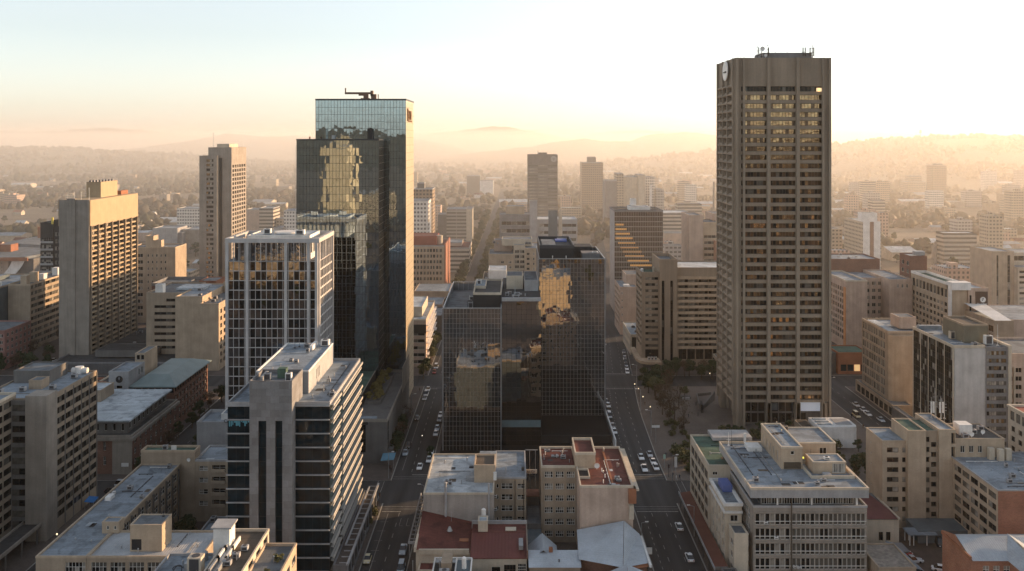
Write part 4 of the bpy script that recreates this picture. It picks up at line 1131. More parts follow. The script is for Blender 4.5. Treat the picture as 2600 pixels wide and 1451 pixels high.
b = Bld("workshop", "cluttered dark workshop yard with white steel frames at the bottom centre", "shed", -12, 196)
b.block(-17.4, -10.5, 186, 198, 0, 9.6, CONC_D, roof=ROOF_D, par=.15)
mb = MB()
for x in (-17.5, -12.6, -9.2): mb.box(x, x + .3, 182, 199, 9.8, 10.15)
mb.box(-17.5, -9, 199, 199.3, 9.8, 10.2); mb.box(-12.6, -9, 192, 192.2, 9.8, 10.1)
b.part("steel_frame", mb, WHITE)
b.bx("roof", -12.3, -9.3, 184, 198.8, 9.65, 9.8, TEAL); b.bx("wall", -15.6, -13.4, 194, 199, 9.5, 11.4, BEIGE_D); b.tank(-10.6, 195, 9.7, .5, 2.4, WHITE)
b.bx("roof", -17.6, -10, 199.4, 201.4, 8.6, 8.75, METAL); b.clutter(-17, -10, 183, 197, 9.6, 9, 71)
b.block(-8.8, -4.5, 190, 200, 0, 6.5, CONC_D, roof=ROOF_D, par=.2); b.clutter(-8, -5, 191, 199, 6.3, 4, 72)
mb = MB()
for k in range(5): mb.tube((-20.5 + k * .55, 203, 0), (-20.5 + k * .55, 203, 5.5), .12)
b.part("pipe", mb, CREAM); b.bx("yard_wall", -22.6, -18, 190, 200, 0, 2.6, CREAM); b.done()

# --- zinc roofs
ZNC = ribbed("zinc_sheet_roof", (.36, .40, .44), 'y', .6, rough=.5)
def gable(name, label, x0, x1, y0, y1, ze, zr, wallm, roofm, axis='x', ov=.4):
    bb = Bld(name, label, "building", (x0 + x1) / 2, (y0 + y1) / 2)
    mb = MB()
    if axis == 'x':
        ym = (y0 + y1) / 2
        mb.quad((x0, y0, 0), (x1, y0, 0), (x1, y0, ze), (x0, y0, ze)); mb.quad((x1, y1, 0), (x0, y1, 0), (x0, y1, ze), (x1, y1, ze))
        mb.poly([(x0, y1, 0), (x0, y0, 0), (x0, y0, ze), (x0, ym, zr), (x0, y1, ze)]); mb.poly([(x1, y0, 0), (x1, y1, 0), (x1, y1, ze), (x1, ym, zr), (x1, y0, ze)])
        rf = [((x0 - ov, y0 - ov, ze - .1), (x1 + ov, y0 - ov, ze - .1), (x1 + ov, ym, zr + .12), (x0 - ov, ym, zr + .12)), ((x1 + ov, y1 + ov, ze - .1), (x0 - ov, y1 + ov, ze - .1), (x0 - ov, ym, zr + .12), (x1 + ov, ym, zr + .12))]
    else:
        xm = (x0 + x1) / 2
        mb.quad((x1, y0, 0), (x1, y1, 0), (x1, y1, ze), (x1, y0, ze)); mb.quad((x0, y1, 0), (x0, y0, 0), (x0, y0, ze), (x0, y1, ze))
        mb.poly([(x0, y0, 0), (x1, y0, 0), (x1, y0, ze), (xm, y0, zr), (x0, y0, ze)]); mb.poly([(x1, y1, 0), (x0, y1, 0), (x0, y1, ze), (xm, y1, zr), (x1, y1, ze)])
        rf = [((x0 - ov, y1 + ov, ze - .1), (x0 - ov, y0 - ov, ze - .1), (xm, y0 - ov, zr + .12), (xm, y1 + ov, zr + .12)), ((x1 + ov, y0 - ov, ze - .1), (x1 + ov, y1 + ov, ze - .1), (xm, y1 + ov, zr + .12), (xm, y0 - ov, zr + .12))]
    bb.part("wall", mb, wallm)
    mr = MB()
    for q in rf:
        mr.quad(*q); mr.quad(*[(x, y, z - .12) for x, y, z in q[::-1]])
    bb.part("roof", mr, roofm)
    return bb
b = gable("zinc_shed", "small gabled shed with blue-grey zinc roof beside the alley", 4.2, 10.4, 205.5, 213.5, 6.2, 9.0, CONC_D, ribbed("zinc_sheet_roof_long", (.36, .40, .44), 'y', .6, rough=.5), 'y')
b = Bld("zinc_lean_to", "long lean-to shed with flat zinc roof and brick chimney stub at the bottom centre", "shed", 9, 203)
mb = MB(); mb.quad((3.8, 200.6, 7.2), (15.8, 200.6, 7.2), (15.8, 206.2, 8.6), (3.8, 206.2, 8.6)); b.part("roof", mb, ribbed("zinc_sheet_roof_long", (.36, .40, .44), 'y', .6))
b.bx("wall", 4, 15.6, 201, 206, 0, 7.1, BEIGE_D); b.bx("chimney", 8.6, 9.5, 205.4, 206.2, 7.6, 9.4, RUSTP); b.pipe(10.8, 202.4, 7.5, .6, .15, DARKM); b.done()
b = Bld("zinc_warehouse", "old warehouse with broad rusty-edged zinc gable roof in front of the blank pink wall", "building", 22, 208)
rf = MB(); yr = 214.6
rf.quad((15.3, 202.5, 8.2), (25.0, 199.0, 8.0), (27.2, yr, 11.8), (15.8, yr, 9.6)); b.part("roof", rf, ZNC)
rf = MB(); rf.quad((25.1, 199.0, 8.0), (31.4, 202, 7.6), (31.0, yr, 8.6), (27.3, yr, 11.8)); b.part("roof", rf, ZNC)
mb = MB(); mb.poly([(15.8, 204, 0), (25, 200, 0), (31.0, 203, 0), (31.0, 203, 7.4), (25, 200, 7.8), (15.8, 204, 8.1)]); mb.quad((31.2, 203, 0), (31.2, yr, 0), (31.2, yr, 8.2), (31.2, 203, 7.5)); b.part("wall", mb, BRNB)
b.bx("gutter", 31.2, 31.7, 200, 214.8, 7.5, 8.1, WHITE); rf = MB(); rf.quad((24.6, 199.6, 7.7), (24.6, 198.6, 7.5), (31.6, 201.4, 7.1), (31.4, 202.2, 7.5)); b.part("fascia", rf, RUSTP); b.done()
b = Bld("zinc_warehouse", "lower dented zinc roof with bent edges at the bottom beside the right street", "building", 25, 193)
rf = MB(); rf.quad((19.2, 184, 7.2), (25.0, 184, 9.2), (25.8, 198.6, 9.0), (20.4, 198, 7.0)); rf.quad((25.05, 184, 9.2), (31.0, 184, 7.0), (30.6, 199, 6.8), (25.85, 198.6, 9.0)); b.part("roof", rf, ZNC)
mb = MB(); mb.quad((19.4, 198, 0), (19.4, 184, 0), (19.4, 184, 7.1), (20.4, 198, 6.9)); mb.quad((30.6, 199, 0), (20.4, 198, 0), (20.4, 198, 6.9), (30.6, 199, 6.7)); b.part("wall", mb, BRNB)
for k in range(3): b.bx("bent_sheet", 19.6, 21.8, 189 + 3 * k, 189.3 + 3 * k, 7.3 + .1 * k, 7.7 + .1 * k, METAL)
b.bx("gutter", 31.0, 31.5, 184, 199, 6.7, 7.2, WHITE); b.done()
b = Bld("yard_wall", "timber boarded yard structure below the lean-to at the bottom edge", "shed", 10, 196)
b.bx("wall", 4, 14.6, 199.4, 200.4, 0, 6.4, mat("timber_boards", (.25, .16, .09), streak=.3)); b.bx("roof", 12.6, 18.6, 196, 200.6, 6.2, 6.4, ROOF_L); b.done()

# ================================================================= CENTRE: along the left street further on
b = Bld("banded_block", "cream corner block with white horizontal fins on its street side, past the gold-sided tower", "building", -50, 428)
b.block(-66, -39.3, 403, 450, 0, 22, PINK, S=[G(16, 0, 1, 20, 1, 6, .9, .5, 3, 1, .25)], roof=ROOF_W, par=.8, parm=CREAM)
for j in range(7): b.bx("sun_fin", -39.3, -38.2, 404, 450, 2.6 + 2.7 * j, 2.9 + 2.7 * j, WHITE)
b.block(-60, -42, 412, 440, 21.4, 26, CREAM, roof=ROOF_W, par=.3); b.bx("wall", -46.6, -39.2, 402.6, 403, 15.6, 19.6, BLACK); b.done()
b = Bld("brick_end_block", "office block with rows of dark balconies and a sunlit red brick end wall", "building", -68, 605)
b.block(-92, -44.8, 585, 626, 0, 33.5, BEIGE, S=[G(20, -1.6, 2, 32, 12, 8, .72, .56, 2, 1, .6, GLS_DK + [G_PALE], BFRAME)], E=[], roof=ROOF_R, par=.7, parm=GREYP)
b.bx("end_wall", -44.8, -43.9, 584.8, 626.2, 0, 34.4, REDB)
b.block(-80, -50.5, 592, 612, 33, 39, mat("dark_red_panel", (.24, .07, .05)), roof=ROOF_R, par=.3); b.tank(-49, 596, 33, 2.2, 6, CREAM); b.done(100)
b = Bld("street_shops", "row of low pink and grey roofed shops before the brick-ended block", "building", -55, 480)
b.block(-75, -47.6, 470, 490, 0, 13, PINK, roof=ROOF_W, par=.8, parm=PINK); b.block(-47.4, -38, 476, 500, 0, 9, CONC_D, roof=ROOF_L, par=.4); b.block(-75, -40, 505, 530, 0, 9.5, PINK, roof=ROOF_L, par=.5)
b.block(-60, -38.5, 540, 570, 0, 11, BEIGE, roof=ROOF_L, par=.4); b.done()
b = Bld("apartment_block", "tan apartment block with ribbed balcony front between the glass twins and the far street", "building", 2, 545)
b.block(-13.8, 1.0, 520, 548, 0, 36.5, BEIGE, S=[G(6, 0, 6, 33, 2, 9, .4, .45, 2, 1, .2)], roof=ROOF_L, par=.9)
b.block(1.0, 7.6, 522, 552, 0, 41.5, CREAM, S=[G(0.4, 0, 3, 39, 2, 12, .86, .6, 2, 1, .5, GLS_CUR)], roof=ROOF_L, par=.6)
b.block(7.6, 16.5, 519, 548, 0, 40, BEIGE, S=[G(.6, 3.2, 3, 38, 1, 12, .7, .5, 1, 1, .3), G(4, 0, 3, 38, 2, 12, .34, .5, 1, 1, .25)], roof=ROOF_L, par=.6)
b.block(-6, 12, 530, 545, 40, 44, CREAM, par=.3); b.block(-11, 0, 535, 546, 36, 43, PINK, par=.3); b.clutter(-13, 15, 522, 546, 41, 9, 81); b.done()
b = Bld("rooftop_block", "low tan block with white rooftop sheds in front of the ribbed apartment block", "building", -8, 480)
b.block(-15.5, -.8, 462, 492, 0, 30.5, BEIGE, roof=ROOF_B, par=.6); b.block(-12.5, -3, 468, 486, 30, 34.6, WHITE, roof=ROOF_W, par=.2); b.clutter(-15, -2, 463, 490, 30, 6, 82); b.done()
b = Bld("grey_office", "stepped grey office block with a plain stair shaft beyond the tan apartments", "building", 22, 730)
b.block(-10, 16, 700, 728, 0, 44, MIDGREY, S=[G(1, 0, 4, 40, 1, 6, .95, .5, 6, 1, .5)], roof=ROOF_L, par=1); b.block(14, 20, 698, 706, 0, 55, GREYP, par=.3)
b.block(20, 52, 702, 730, 0, 40, GREYP, S=[G(1, 0, 4, 38, 1, 6, .95, .45, 8, 1, .4)], roof=ROOF_W, par=.6); b.block(-5, 10, 705, 725, 44, 50, BEIGE, par=.3)
b.block(26.5, 33, 640, 644, 0, 52, TEAL, par=.3); b.block(34, 36.4, 640, 646, 0, 52, CREAM, par=.3); b.done()

# ================================================================= RIGHT
# --- the clock tower
b = Bld("clock_tower", "tallest brown concrete tower with a white clock near its top and rooftop aerials", "tower", 98, 334)
X0, X1, Y0, Y1, H = 81.0, 115.7, 320, 346.5, 134.0
r = (X0, X1, Y0, Y1)
ZL, ZT, NF = 9.0, 124.0, 37
FH = (ZT - ZL) / NF
def tower_glass(i):  # brighter bronze panes on chosen rows paint in reflected gold light
    j = (i // 3) if i < 111 else ((i - 111) // 3)
    k = j / NF
    if i >= 111: return GLS_DK
    if j >= 36: return [G_DARK] * 6 + [G_MID]
    if k > .80: return [G_BRZ] * 5 + [G_BRZ2] * 2 + [G_BRZD]
    if k > .72: return [G_BRZ] * 3 + [G_BRZD]
    if 8 < j < 22 and j % 3 != 1: return [G_BRZ] * 2 + [G_BRZD] * 3 + [G_BRZ2] + [G_DARK] * 2
    return [G_BRZD] * 4 + [G_BRZ] + [G_DARK] * 3 + [G_MID]
mb = MB()
b.face(mb, 'S', r, ZL, ZT, [G(1.6, -1.6, ZL, ZT, 3, NF, .885, .60, 8, 1, .9, tower_glass, BFRAME, vo=.28, nv=14, t=.11)])
b.face(mb, 'W', r, ZL, ZT, [G(2.2, -2.6, ZL, ZT, 3, NF, .74, .60, 3, 1, 1.3, tower_glass, BFRAME, vo=.30, nv=2)])
b.face(mb, 'E', r, 0, ZT, []); b.face(mb, 'N', r, 0, ZT, [])
b.part("wall", mb, CONC_B)
b.ring("parapet", X0, X1, Y0, Y1, ZT, H, .8, CONC_B)
mb = MB(); mb.quad((X0, Y0, H - 2), (X1, Y0, H - 2), (X1, Y1, H - 2), (X0, Y1, H - 2)); b.part("roof", mb, ROOF_G)
mb = MB()
for x in (X0 + .2, X0 + 2.6, X0 + 11.4, X0 + 22.0, X1 - 3.4, X1 - 1.0):
    w = 1.15 if X0 + 5 < x < X1 - 5 else .8
    mb.box(x, x + w, Y0 - 1.0, Y0 - .003, 0, H - .05)
b.part("pier", mb, CONC_B)
mb = MB()
for y in (Y0 + 1.2, Y0 + 9.2, Y0 + 16.4, Y1 - 1.4): mb.box(X0 - .8, X0 - .003, y, y + .9, 4, H - .1)
b.part("pier", mb, CONC_B)
mb = MB()
for j in range(NF + 1):
    z = ZL + FH * j
    for y0_, y1_ in ((Y0 + 2.2, Y0 + 9.1), (Y0 + 10.2, Y0 + 16.3), (Y0 + 17.4, Y1 - 1.5)):
        k = len(mb.v)
        mb.v += [(X0, y0_, z - .75), (X0, y1_, z - .75), (X0, y1_, z + .55), (X0, y0_, z + .55), (X0 - .75, y0_, z - .35), (X0 - .75, y1_, z - .35), (X0 - .75, y1_, z + .1), (X0 - .75, y0_, z + .1)]
        for f in ((4, 5, 6, 7), (7, 6, 2, 3), (0, 1, 5, 4), (0, 4, 7, 3), (1, 2, 6, 5)): mb.f.append(tuple(k + q for q in f)); mb.m.append(0)
b.part("spandrel", mb, CONC_B)
for x in (X0 + 11.2, X0 + 21.8, X1 - 3.2): b.bx("column", x, x + 1.6, Y0 - 1.0, Y0 + 2, 0, ZL, CONC_B)
b.bx("column", X0, X0 + 3.4, Y0, Y0 + 4, 0, ZL, CONC_B); b.bx("column", X0, X0 + 2, Y1 - 4, Y1, 0, ZL, CONC_B); b.bx("column", X1 - 2, X1, Y1 - 4, Y1, 0, ZL, CONC_B)
mb = MB(); b.face(mb, 'S', (X0 + 3, X1 - 2, Y0 + 3, Y1 - 3), 0, ZL, [G(1, -6, .5, 8.5, 9, 2, .9, .85, 1, 1, .1, GLS_DK, DARKM)]); b.face(mb, 'W', (X0 + 3, X1 - 2, Y0 + 3, Y1 - 3), 0, ZL, []); mb.quad((X0, Y0, ZL), (X0, Y1, ZL), (X1, Y1, ZL), (X1, Y0, ZL)); b.part("base_wall", mb, CONC_D)
b.bx("shop_sign", 104, 113, Y0 + 2.0, Y0 + 2.4, 5.2, 8.4, emit("blue_white_light_box", (.6, .68, .8), .08)); b.bx("shop_sign", 94.8, 97, Y0 + 2.2, Y0 + 2.5, 5.5, 8, TEAL)
mb = MB(); mb.disc((X0 - .85, 330.6, 129.9), (-1, 0, 0), 3.6, .4, 36); ck = b.part("clock_face", mb, mat("white_clock_enamel", (.82, .79, .74), var=.05))
mb = MB(); mb.box(X0 - 1.34, X0 - 1.27, 328.0, 333.2, 129.3, 129.6); mb.box(X0 - 1.34, X0 - 1.27, 328.6, 330.8, 129.1, 129.8); b.part("clock_hand", mb, BLACK, ck)
b.block(93.5, 111.5, 328, 340, H - 2, H + 2.6, MIDGREY, par=.3)
for x, y, h, rr2 in ((90.6, 326, 8, .14), (92.2, 326, 6.5, .2), (94.4, 325.5, 8.6, .12), (99.5, 333, 8.4, .06), (104, 333, 7.8, .05), (109, 330, 6.2, .16), (109.4, 332, 8.6, .05), (111.4, 327, 7.4, .2), (112, 327, 9.4, .06), (84, 324, 3, .06), (85.2, 324, 3, .06)): b.antenna(x, y, H - 2, h, rr2, 3 if rr2 > .1 else 0, BFRAME)
b.dish(92.4, 325.6, H + 2.4, .9); b.dish(93.6, 325.6, H + .5, .6)
mb = MB()
for x in (107.6, 108.4, 110.2, 111.6, 91.2, 94.8): mb.box(x, x + .35, 326.5, 326.8, H + 1.2, H + 4.4)
b.part("antenna_panel", mb, BFRAME)
for k, (x, z) in enumerate(((110.2, 121.7), (110.9, 121.7), (84.0, 121.4))): b.bx("lit_window", x, x + (1.2 if k < 2 else .5), Y0 - .7, Y0 - .6, z, z + (1.3 if k < 2 else .6), LIT if k < 2 else LITD)
b.done(100)

# --- white pavilion and hedged garden by the tower
b = Bld("white_pavilion", "small white flat pavilion with rounded corner in the garden below the clock tower", "pavilion", 110, 303)
pts = [(103.5, 298), (115.4, 298), (116.6, 298.6), (117, 300), (117, 306), (115.6, 308.4), (103.5, 308.4)]
b.part("wall", MB().prism(pts, 0, 6.6), WHITE); b.part("roof", MB().prism([(x * .99 + 1.1, y) for x, y in pts], 6.62, 7.2), WHITE)
b.bx("roof_panel", 110.6, 116, 300.5, 307, 7.22, 7.3, GREYP)
for k in range(3): b.bx("skylight", 104.4, 108.8, 300.2 + 2.8 * k, 301.6 + 2.8 * k, 7.22, 7.6, ROOF_W)
b.block(99, 103, 300, 309, 0, 6.2, BEIGE_D, roof=ROOF_B, par=.2); b.done()
b = Bld("garden_wall", "dark angled ramp walls on the plaza beside the clock tower", "wall", 76, 350)
def wallseg(p, q, h0, h1, t=.5, m=CONC_D):
    (x0, y0), (x1, y1) = p, q; d = Vector((y0 - y1, x1 - x0)).normalized() * t / 2
    mb = MB(); z = [h0, h1, h1, h0]; c = [(x0 - d.x, y0 - d.y), (x1 - d.x, y1 - d.y), (x1 + d.x, y1 + d.y), (x0 + d.x, y0 + d.y)]
    n = 0; mb.v = [(x, y, .1) for x, y in c] + [(x, y, h) for (x, y), h in zip(c, z)]
    for f in ((4, 5, 6, 7), (0, 1, 5, 4), (1, 2, 6, 5), (2, 3, 7, 6), (3, 0, 4, 7)): mb.f.append(f); mb.m.append(0)
    b.part("wall", mb, m)
wallseg((73, 340), (81, 353), 1.0, 3.6, .6); wallseg((73, 340), (72.4, 336), 3.4, 3.2, .8, BLACK); wallseg((72, 339), (75, 358), 2.8, 1.2, .5); wallseg((75, 358), (81, 360), 1.2, 1.2, .5)
b.bx("bench", 68.3, 71.2, 353, 354, .1, .9, GREYP); b.bx("planter", 66.8, 72, 354.2, 357, .1, 1.0, CONC_D)
for k in range(6): b.bx("step", 63 + k * .1, 64.6 + k * .1, 306 - k * 2.2, 307.4 - k * 2.2, .1, .9 - k * .08, RUSTP)
b.done()

# --- flat-roofed office with overhanging fascia, bottom right of centre
b = Bld("fascia_office", "foreground grey office with wide overhanging roof edge, rooftop penthouses and long rows of small windows", "building", 69, 220)
X0, X1, Y0, Y1 = 56.4, 82.9, 206, 236
gs = GLS_CUR
b.block(X0, X1, Y0, Y1, 0, 18.6, CONC, S=[G(.4, 8.6, 0.2, 17.6, 7, 5, .88, .74, 1, 1, .22, gs, WFRAME), G(9.0, -.3, .2, 17.6, 16, 5, .88, .74, 1, 1, .22, gs, WFRAME)],
        W=[G(1, -3.2, .2, 17.4, 15, 5, .84, .66, 2, 2, .10, GLS_DK, WFRAME), G(28, 0, .2, 17.4, 1, 5, .2, .3, 1, 1, .2)], par=0, roof=ROOF_G)
mb = MB()
for j in range(6): mb.box(X0 + .2, X1 - .1, Y0 - .22, Y0 - .003, .2 + 3.48 * j - .26, .2 + 3.48 * j + .12)
b.part("window_ledge", mb, CONC)
mb = MB()
for j in range(5): mb.box(X0 + .3, X1 - .2, Y0 - .12, Y0 - .004, .2 + 3.48 * j + 1.25, .2 + 3.48 * j + 1.37)
b.part("window_transom", mb, WFRAME)
b.pipe(65.2, 205.7, 0, 21, .14, BFRAME)
b.block(X0 + 2.0, X1 - 2.2, Y0 + 1.6, Y1 - 1, 18.6, 21.2, CONC_D, S=[G(.3, -.3, 18.7, 21.1, 9, 1, .94, .94, 4, 1, .1, GLS_CUR, WFRAME)], W=[G(.3, -.3, 18.7, 21.1, 9, 1, .9, .9, 2, 1, .2, GLS_DK, BFRAME)], par=0)
b.ring("roof_terrace_edge", X0 - .1, X1 + .1, Y0 - .1, Y1, 18.6, 19.1, .3, GREYP)
mb = MB()
for x in (62.0, 70.0, 80.6): mb.box(x, x + .35, Y0 + .5, Y0 + .85, 18.6, 21.3)
b.part("column", mb, WHITE)
b.block(X0 - .9, X1 + .1, Y0 - .9, Y1 + .3, 21.2, 23.6, GREYP, roof=ROOF_L, par=.55, parm=CREAM)
b.block(66.6, 71.8, 218, 236, 23.0, 28.6, BEIGE, S=[G(2.2, 3.2, 26.6, 27.6, 1, 1, .9, .9, 1, 1, .1)], W=[G(1, 16, 23.6, 27, 5, 1, .25, .7, 1, 1, .2, GLS_DK)], roof=ROOF_L, par=.4, parm=CREAM)
b.bx("louvre", 67.2, 71.4, 217.86, 217.98, 23.2, 24.8, BFRAME)
b.block(72.4, 82.2, 224, 236, 23.0, 27.6, BEIGE, S=[G(5.6, 7.6, 23.6, 26.4, 1, 1, .9, .9, 2, 1, .15)], roof=ROOF_L, par=.35, parm=CREAM)
b.block(73.4, 81.4, 215, 220.6, 23.0, 26.0, BEIGE, S=[G(4.6, 7.8, 23.3, 25.6, 1, 1, .95, .95, 8, 1, .12, [G_PALE, G_MID], WFRAME)], roof=ROOF_L, par=.25, parm=CREAM)
b.ring("parapet", 71.9, 82.4, 211.8, 221.6, 23.05, 23.8, .25, CREAM)
b.bx("roof_light", 61.6, 65.2, 230, 234, 23.1, 24.2, WHITE); b.ac(59.6, 226, 23.05, .9, .7, .6); b.antenna(57.6, 234.6, 23, 3.6, .12, 1, WHITE); b.antenna(58.4, 234.6, 23, 4.2, .06, 0); b.bx("antenna_panel", 61.8, 62.4, 235, 235.4, 23.6, 26.2, WHITE)
b.services(57.5, 65.5, 207.5, 234, 23.07, 24, 10); b.services(67, 81, 206.5, 211, 23.07, 25, 5); b.services(67.2, 71.2, 219, 235, 28.22, 26, 4)
b.bx("access_hatch", 75.2, 77, 212.4, 214, 23.1, 23.9, GREYP); b.ac(77.4, 217, 25.8, 1.4, 1, .7, WHITE); b.antenna(75.4, 222.6, 23, 3.4, .06, 2); b.dish(74.6, 222.4, 24, .5); b.pipe(70.2, 230, 28.2, .6); b.bx("beacon_lamp", 73.2, 73.5, 222, 222.3, 24.2, 24.6, emit("yellow_lamp", (.8, .7, .1), .6)); b.ac(72.6, 234, 27, 1, 1, 1.6, BEIGE)
for x, z in ((59.2, 14.8), (61.6, 11.3), (66, 4.6), (67, 4.4)): b.ac(x, 205.6, z, .9, .5, .7, WHITE)
b.done(100)

b = Bld("side_office", "pale office with grey-green roof and deep window bands facing the right street", "building", 58, 240)
b.block(50.8, 66, 228, 251.5, 0, 20.4, CREAM, W=[G(1.2, -1, 1.2, 18.6, 5, 5, .94, .68, 3, 1, .2, GLS_CUR, BFRAME, vo=.2)], S=[G(.8, 2.6, 17.6, 18.8, 1, 1, .7, .7)], roof=ROOF_GN, par=.5, parm=CREAM)
b.services(52, 64, 229, 245, 19.92, 27, 6)
b.bx("roof", 56, 67, 246, 252.5, 20.5, 21.4, GREYP); b.done()
b = Bld("ornate_house", "narrow cream ornate building with blue rooftop tarp squeezed beside the fascia office", "building", 53, 219)
b.block(51.2, 55.2, 212, 227.4, 0, 17.2, CREAM, S=[G(.4, 0, 3, 15, 1, 4, .5, .5)], W=[G(1, 0, 2, 15, 4, 4, .45, .6, 1, 1, .3)], roof=ROOF_L, par=.7, parm=WHITE, proud=.3)
b.ring("cornice", 50.8, 55.4, 211.6, 227.6, 14.8, 15.3, .5, WHITE); b.bx("tarp", 52.6, 55, 220, 225, 16.6, 18.2, mat("blue_tarp", (.10, .14, .34))); b.block(52, 55.3, 206.4, 211.6, 0, 12.4, CREAM, W=[G(.4, 0, 2, 11, 1, 3, .5, .5)], par=.4); b.done()
b = Bld("street_awning", "long rust-brown pavement awning beneath the cream buildings at the right street", "awning", 49.5, 225)
mb = MB(); mb.quad((47.6, 207, 4.0), (50.7, 207, 4.4), (50.7, 251, 4.4), (47.6, 251, 4.0)); mb.quad((47.6, 251, 3.8), (50.7, 251, 4.2), (50.7, 207, 4.2), (47.6, 207, 3.8)); b.part("roof", mb, mat("rust_brown_awning", (.13, .05, .035)))
b.bx("edge_beam", 47.4, 47.62, 206.6, 251.4, 3.6, 4.3, GREYP); b.bx("edge_beam", 47.62, 50.7, 206.6, 206.9, 3.6, 4.4, CONC_D)
mb = MB()
for y in range(208, 252, 6): mb.box(47.7, 47.85, y, y + .15, .1, 3.8)
b.part("post", mb, DARKM); b.block(48.6, 52, 196, 205, 0, 5, CONC_D, roof=ROOF_D, par=.3); b.done()
# ================================================================= RIGHT: beyond the clock tower
b = Bld("beige_complex", "beige complex of blank stair towers with a long blue-grey roofed wing and brick end wall", "building", 118, 228)
b.block(99.5, 106.2, 237, 248, 0, 23.6, BEIGE, S=[G(1.0, 4.6, 1.2, 22.4, 1, 8, .86, .5, 2, 1, .22, GLS_CUR, BFRAME), G(5.2, 0, 1.2, 22.4, 1, 8, .8, .5, 1, 1, .22, GLS_CUR, BFRAME)], W=[G(2, 5, 2, 22, 1, 7, .15, .2, 1, 1, .1)], roof=ROOF_L, par=.3)
b.block(105.8, 110.6, 235.6, 246, 0, 26.8, BEIGE, roof=ROOF_GN, par=.4)
b.block(110.6, 114.2, 236.6, 247, 0, 26.4, BEIGE_D, S=[G(.15, 1.5, 1, 25.4, 1, 9, .84, .5, 1, 1, .25, GLS_DK, BFRAME), G(1.7, 3.4, 0, 24, 1, 9, .84, .5, 1, 1, .25, GLS_DK, BFRAME)], roof=ROOF_GN, par=.4)
b.block(114.2, 118.6, 235.8, 250, 0, 27, BEIGE, S=[G(3.2, 4.3, 19, 26.4, 1, 2, .9, .8, 1, 1, .8, [BLACK], BEIGE)], roof=ROOF_L, par=.35)
b.block(117.8, 142, 213.8, 240, 0, 19.6, BEIGE, W=[G(.6, -.5, .4, 18.8, 6, 7, .84, .58, 2, 1, .14, GLS_CUR, BFRAME)], S=None, omit='S', roof=ROOF_L, par=.25, parm=GREYP)
mb = MB(); b.face(mb, 'S', (117.8, 142, 213.76, 240), 0, 19.3, [G(4, 7, 5, 8, 1, 1, .7, .6)]); b.part("end_wall", mb, REDB)
b.block(118.6, 132, 236.4, 249, 19.3, 24.4, BEIGE, S=[G(1, 8, 20, 23, 3, 1, .5, .6)], roof=ROOF_D, par=.3)
b.bx("plant_room", 121.5, 125, 239.5, 243, 24.2, 27, WHITE)
for x, y in ((129.6, 234), (131.8, 234.4), (127.6, 235)): b.bx("vent_stack", x - .7, x + .7, y - .6, y + .6, 19.3, 22.4, CREAM)
for x, h in ((117, 6), (118, 7.5), (119.6, 6.4), (120.6, 5)): b.antenna(x, 246, 26.6, h, .12, 3, METAL)
mb = MB()
for x in (116.6, 117.2, 119, 119.8): mb.box(x, x + .35, 245.4, 245.7, 28.4, 31.4)
b.part("antenna_panel", mb, WHITE)
for k, (x, y) in enumerate(((122, 237.6), (124, 238), (126, 241), (128, 240), (129.5, 244), (127, 246))): (b.dish if k % 2 else b.ac)(x, y, 24.15)
b.services(119, 140, 215, 233, 19.37, 31, 10)
b.pipe(126, 224, 19.4, .3); b.pipe(130, 228, 19.4, .3); b.bx("pipe", 130, 130.2, 216, 226, 19.4, 19.55, WHITE)
for x in (123.6, 126.8): b.ac(x, 213.5, 1.4, .7, .5, 1.2, WHITE)
b.block(105, 118, 228, 235.4, 0, 3.4, TEAL, roof=TEAL, par=.1); b.done(100)
b = Bld("maroon_roof_annex", "small beige annex with sloping maroon roof between the fascia office and beige complex", "building", 96, 232)
mb = MB(); mb.quad((89, 226.6, 7.0), (100.0, 226.6, 7.0), (97.0, 246, 7.6), (88.6, 246, 7.6)); b.part("roof", mb, mat("maroon_sheet_roof", (.13, .05, .05), var=.25))
b.block(89.4, 99.6, 227, 244, 0, 6.7, CREAM, S=[G(4.6, 8.4, .8, 4, 2, 1, .6, .7, 2, 1, .2, GLS_DK, BFRAME)], par=0); b.bx("edge_beam", 99.2, 99.7, 226.4, 240, 6.9, 7.3, CREAM); b.done()
b = Bld("parking_shelter", "open parking shelter with flat pale roof on posts in the brick-paved yard", "shelter", 105.6, 229)
mb = MB(); mb.quad((101.9, 226.4, 3.0), (109.4, 226.4, 3.0), (109.4, 230.2, 3.3), (101.9, 230.2, 3.3)); mb.quad((101.9, 230.2, 3.15), (109.4, 230.2, 3.15), (109.4, 226.4, 2.85), (101.9, 226.4, 2.85)); b.part("roof", mb, ROOF_L)
mb = MB()
for x in (102.2, 103.2, 106.6): mb.box(x, x + .18, 226.7, 226.9, .1, 2.9); mb.box(x, x + .18, 229.6, 229.8, .1, 3.1)
b.part("post", mb, WHITE); b.done()
b = Bld("yard_shed", "low curved-roof shed with pale edge beside the yard at the foot of the fascia office", "shed", 92, 212)
b.block(84, 92.6, 202, 214, 0, 6.6, BEIGE_D, roof=mat("streaked_slate_roof", (.20, .18, .16), streak=.4), par=.25)
mb = MB(); n = 8
for k in range(n):
    a0, a1 = pi / 2 * k / n, pi / 2 * (k + 1) / n
    f = lambda a: (92.7 + 4.4 * sin(a), 1.2 + 4.6 * cos(a))
    (xa, za), (xb, zb) = f(a0), f(a1); mb.quad((xa, 203, za), (xb, 203, zb), (xb - 1, 217, zb), (xa - 1, 217, za))
b.part("roof", mb, ROOF_L); b.bx("roof", 92.6, 98, 217.2, 222, 2.9, 3.1, MIDGREY); b.done()
b = Bld("brick_house", "red brick house with grey sheet roofs in the bottom right corner", "house", 110, 198)
BRH = brick("warm_red_brick", (.33, .125, .07), (.3, .25, .2))
